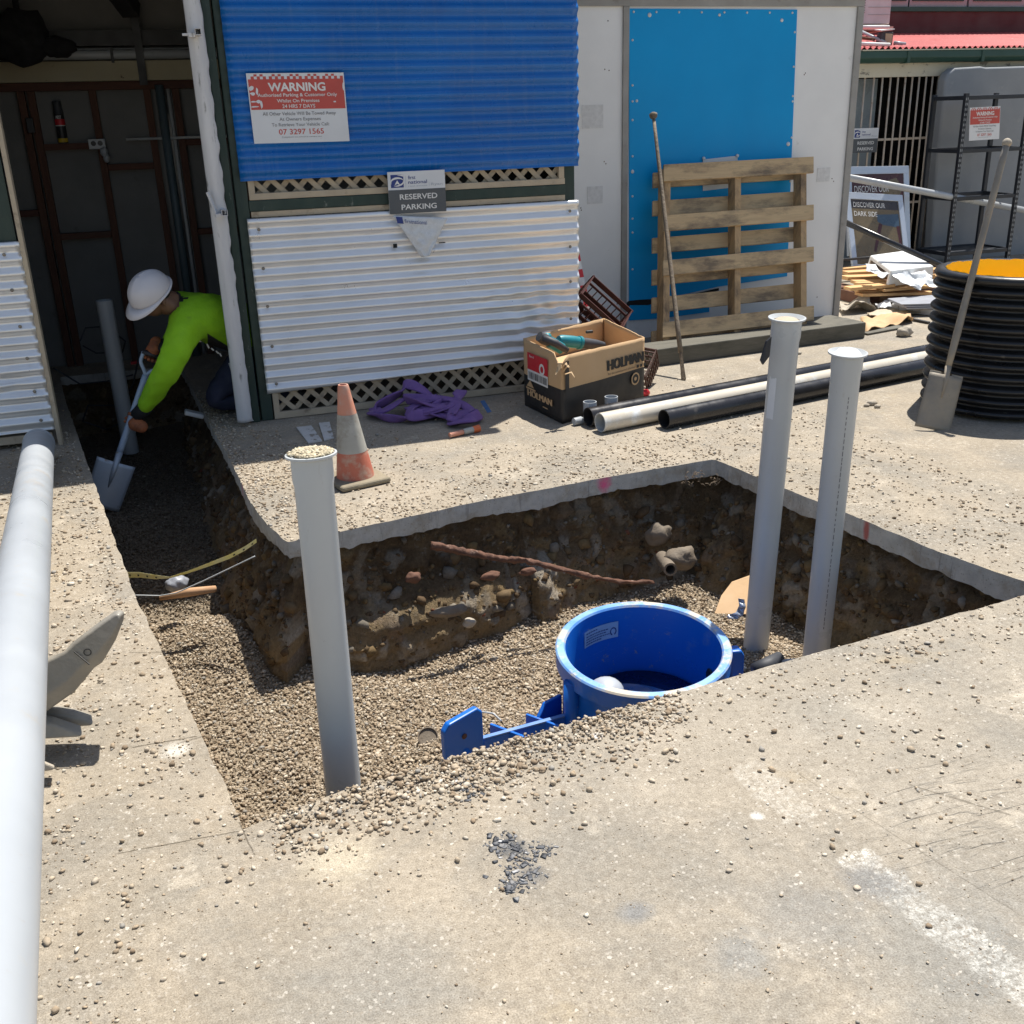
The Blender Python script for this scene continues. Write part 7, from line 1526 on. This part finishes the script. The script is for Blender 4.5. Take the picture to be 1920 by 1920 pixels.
    for v in bm.verts:
        x, y, z = v.co; X_, Y_, Z_ = x * .076, y * .097, z * .118
        if z < -.2: X_ *= 1 - .25 * (-z - .2); Y_ += .012 * (-z - .2)
        if y > .5: 
            nk = math.exp(-((x) / .16) ** 2 - ((z + .22) / .22) ** 2); Y_ += .026 * nk                      # nose
            Y_ += .007 * math.exp(-(x / .30) ** 2 - ((z + .52) / .07) ** 2) - .006 * math.exp(-(x / .35) ** 2 - ((z + .58) / .03) ** 2)   # mouth
            for s_ in (-1, 1): Y_ -= .012 * math.exp(-((x - s_ * .38) / .17) ** 2 - ((z + .02) / .12) ** 2)  # eye sockets
            Y_ += .006 * math.exp(-((z - .14) / .09) ** 2)
        vv.append(HP(X_, Y_, Z_))
    mbh.add(vv, [[v.index for v in f.verts] for f in bm.faces]); bm.free()
    for s_ in (-1, 1): mbh.blob(HP(s_ * .077, -.005, -.015), .030, 2, .15, 2, (.5, .9, 1.1))
    hd = mbh.build('head', 'skin', pr_, smooth=True)
    for s_ in (-1, 1): MB().blob(HP(s_ * .029, .083, -.003), .0125, 2, 0).build('eye', 'signwhite', hd, smooth=True)
    mb2 = MB(); bm = bmesh.new(); bmesh.ops.create_icosphere(bm, subdivisions=3, radius=1)
    mb2.add([HP(v.co.x * .083, v.co.y * .102 - .012, v.co.z * .112 - .008) for v in bm.verts], [[v.index for v in f.verts] for f in bm.faces if f.calc_center_median().y < .25 and f.calc_center_median().z > -.75]); bm.free(); mb2.build('hair', 'hair', pr_, smooth=True)
    # hard hat: shell, ridge, peak
    hat = MB(); n1, n2 = 40, 14; vv = []
    def shell(a, e):
        x, y, z = math.cos(a) * math.cos(e), math.sin(a) * math.cos(e), math.sin(e)
        k = 1 + .035 * math.exp(-(x / .12) ** 2) * (z ** .5 if z > 0 else 0); return HP(x * .112 * k, y * .135 * k - .004, z * .125 * k + .030)
    for j in range(n2 + 1):
        for i in range(n1): vv.append(shell(6.2832 * i / n1, 1.5708 * j / n2 * .999))
    hat.add(vv, [(j * n1 + i, j * n1 + (i + 1) % n1, (j + 1) * n1 + (i + 1) % n1, (j + 1) * n1 + i) for j in range(n2) for i in range(n1)])
    ht = hat.build('hard_hat', 'hat', pr_, smooth=True, solid=.004)
    br = MB(); vv = []
    for i in range(n1):
        a = 6.2832 * i / n1; f_ = max(0, math.sin(a)); ext = .012 + .055 * f_ ** 1.6
        for q, dz in ((0, 0.002), (1, -.006 - .018 * f_)): vv.append(HP(math.cos(a) * (.112 + ext * q * (.6 if f_ > 0 else 1)), math.sin(a) * (.135 + ext * q) - .004, .030 + dz))
    br.add(vv, [(2 * i, 2 * i + 1, 2 * ((i + 1) % n1) + 1, 2 * ((i + 1) % n1)) for i in range(n1)]); br.build('hat_brim', 'hat', ht, smooth=True, solid=.004)
    # pale strokes of print along the flank
    mbp = MB()
    for k, (px, py, px2, py2) in enumerate(((390, 622, 395, 627), (396, 628, 402, 634), (404, 634, 410, 637), (412, 638, 417, 644), (418, 645, 424, 649), (426, 650, 431, 656), (432, 657, 437, 664), (370, 636, 377, 641), (388, 645, 392, 653), (396, 653, 401, 657), (405, 658, 410, 663), (412, 662, 415, 668))):
        a, b = PY(px, py, 6.455 + (px - 370) * .0014), PY(px2, py2, 6.455 + (px - 370) * .0014); mbp.bar(a, b, .009, .002, (0, 1, 0))
    mbp.build('shirt_print', 'white_ink', pr_)
    return pr_
worker()
c = PY(364, 776, 6.75); mb = MB(); mb.box(c, (.12, .07, .03), Matrix.Rotation(.35, 3, 'Y')); tag(mb.build('paper_bag', 'signwhite', bevel=.008), 'white striped packet lying in the dark trench behind the slab edge', 'packet')
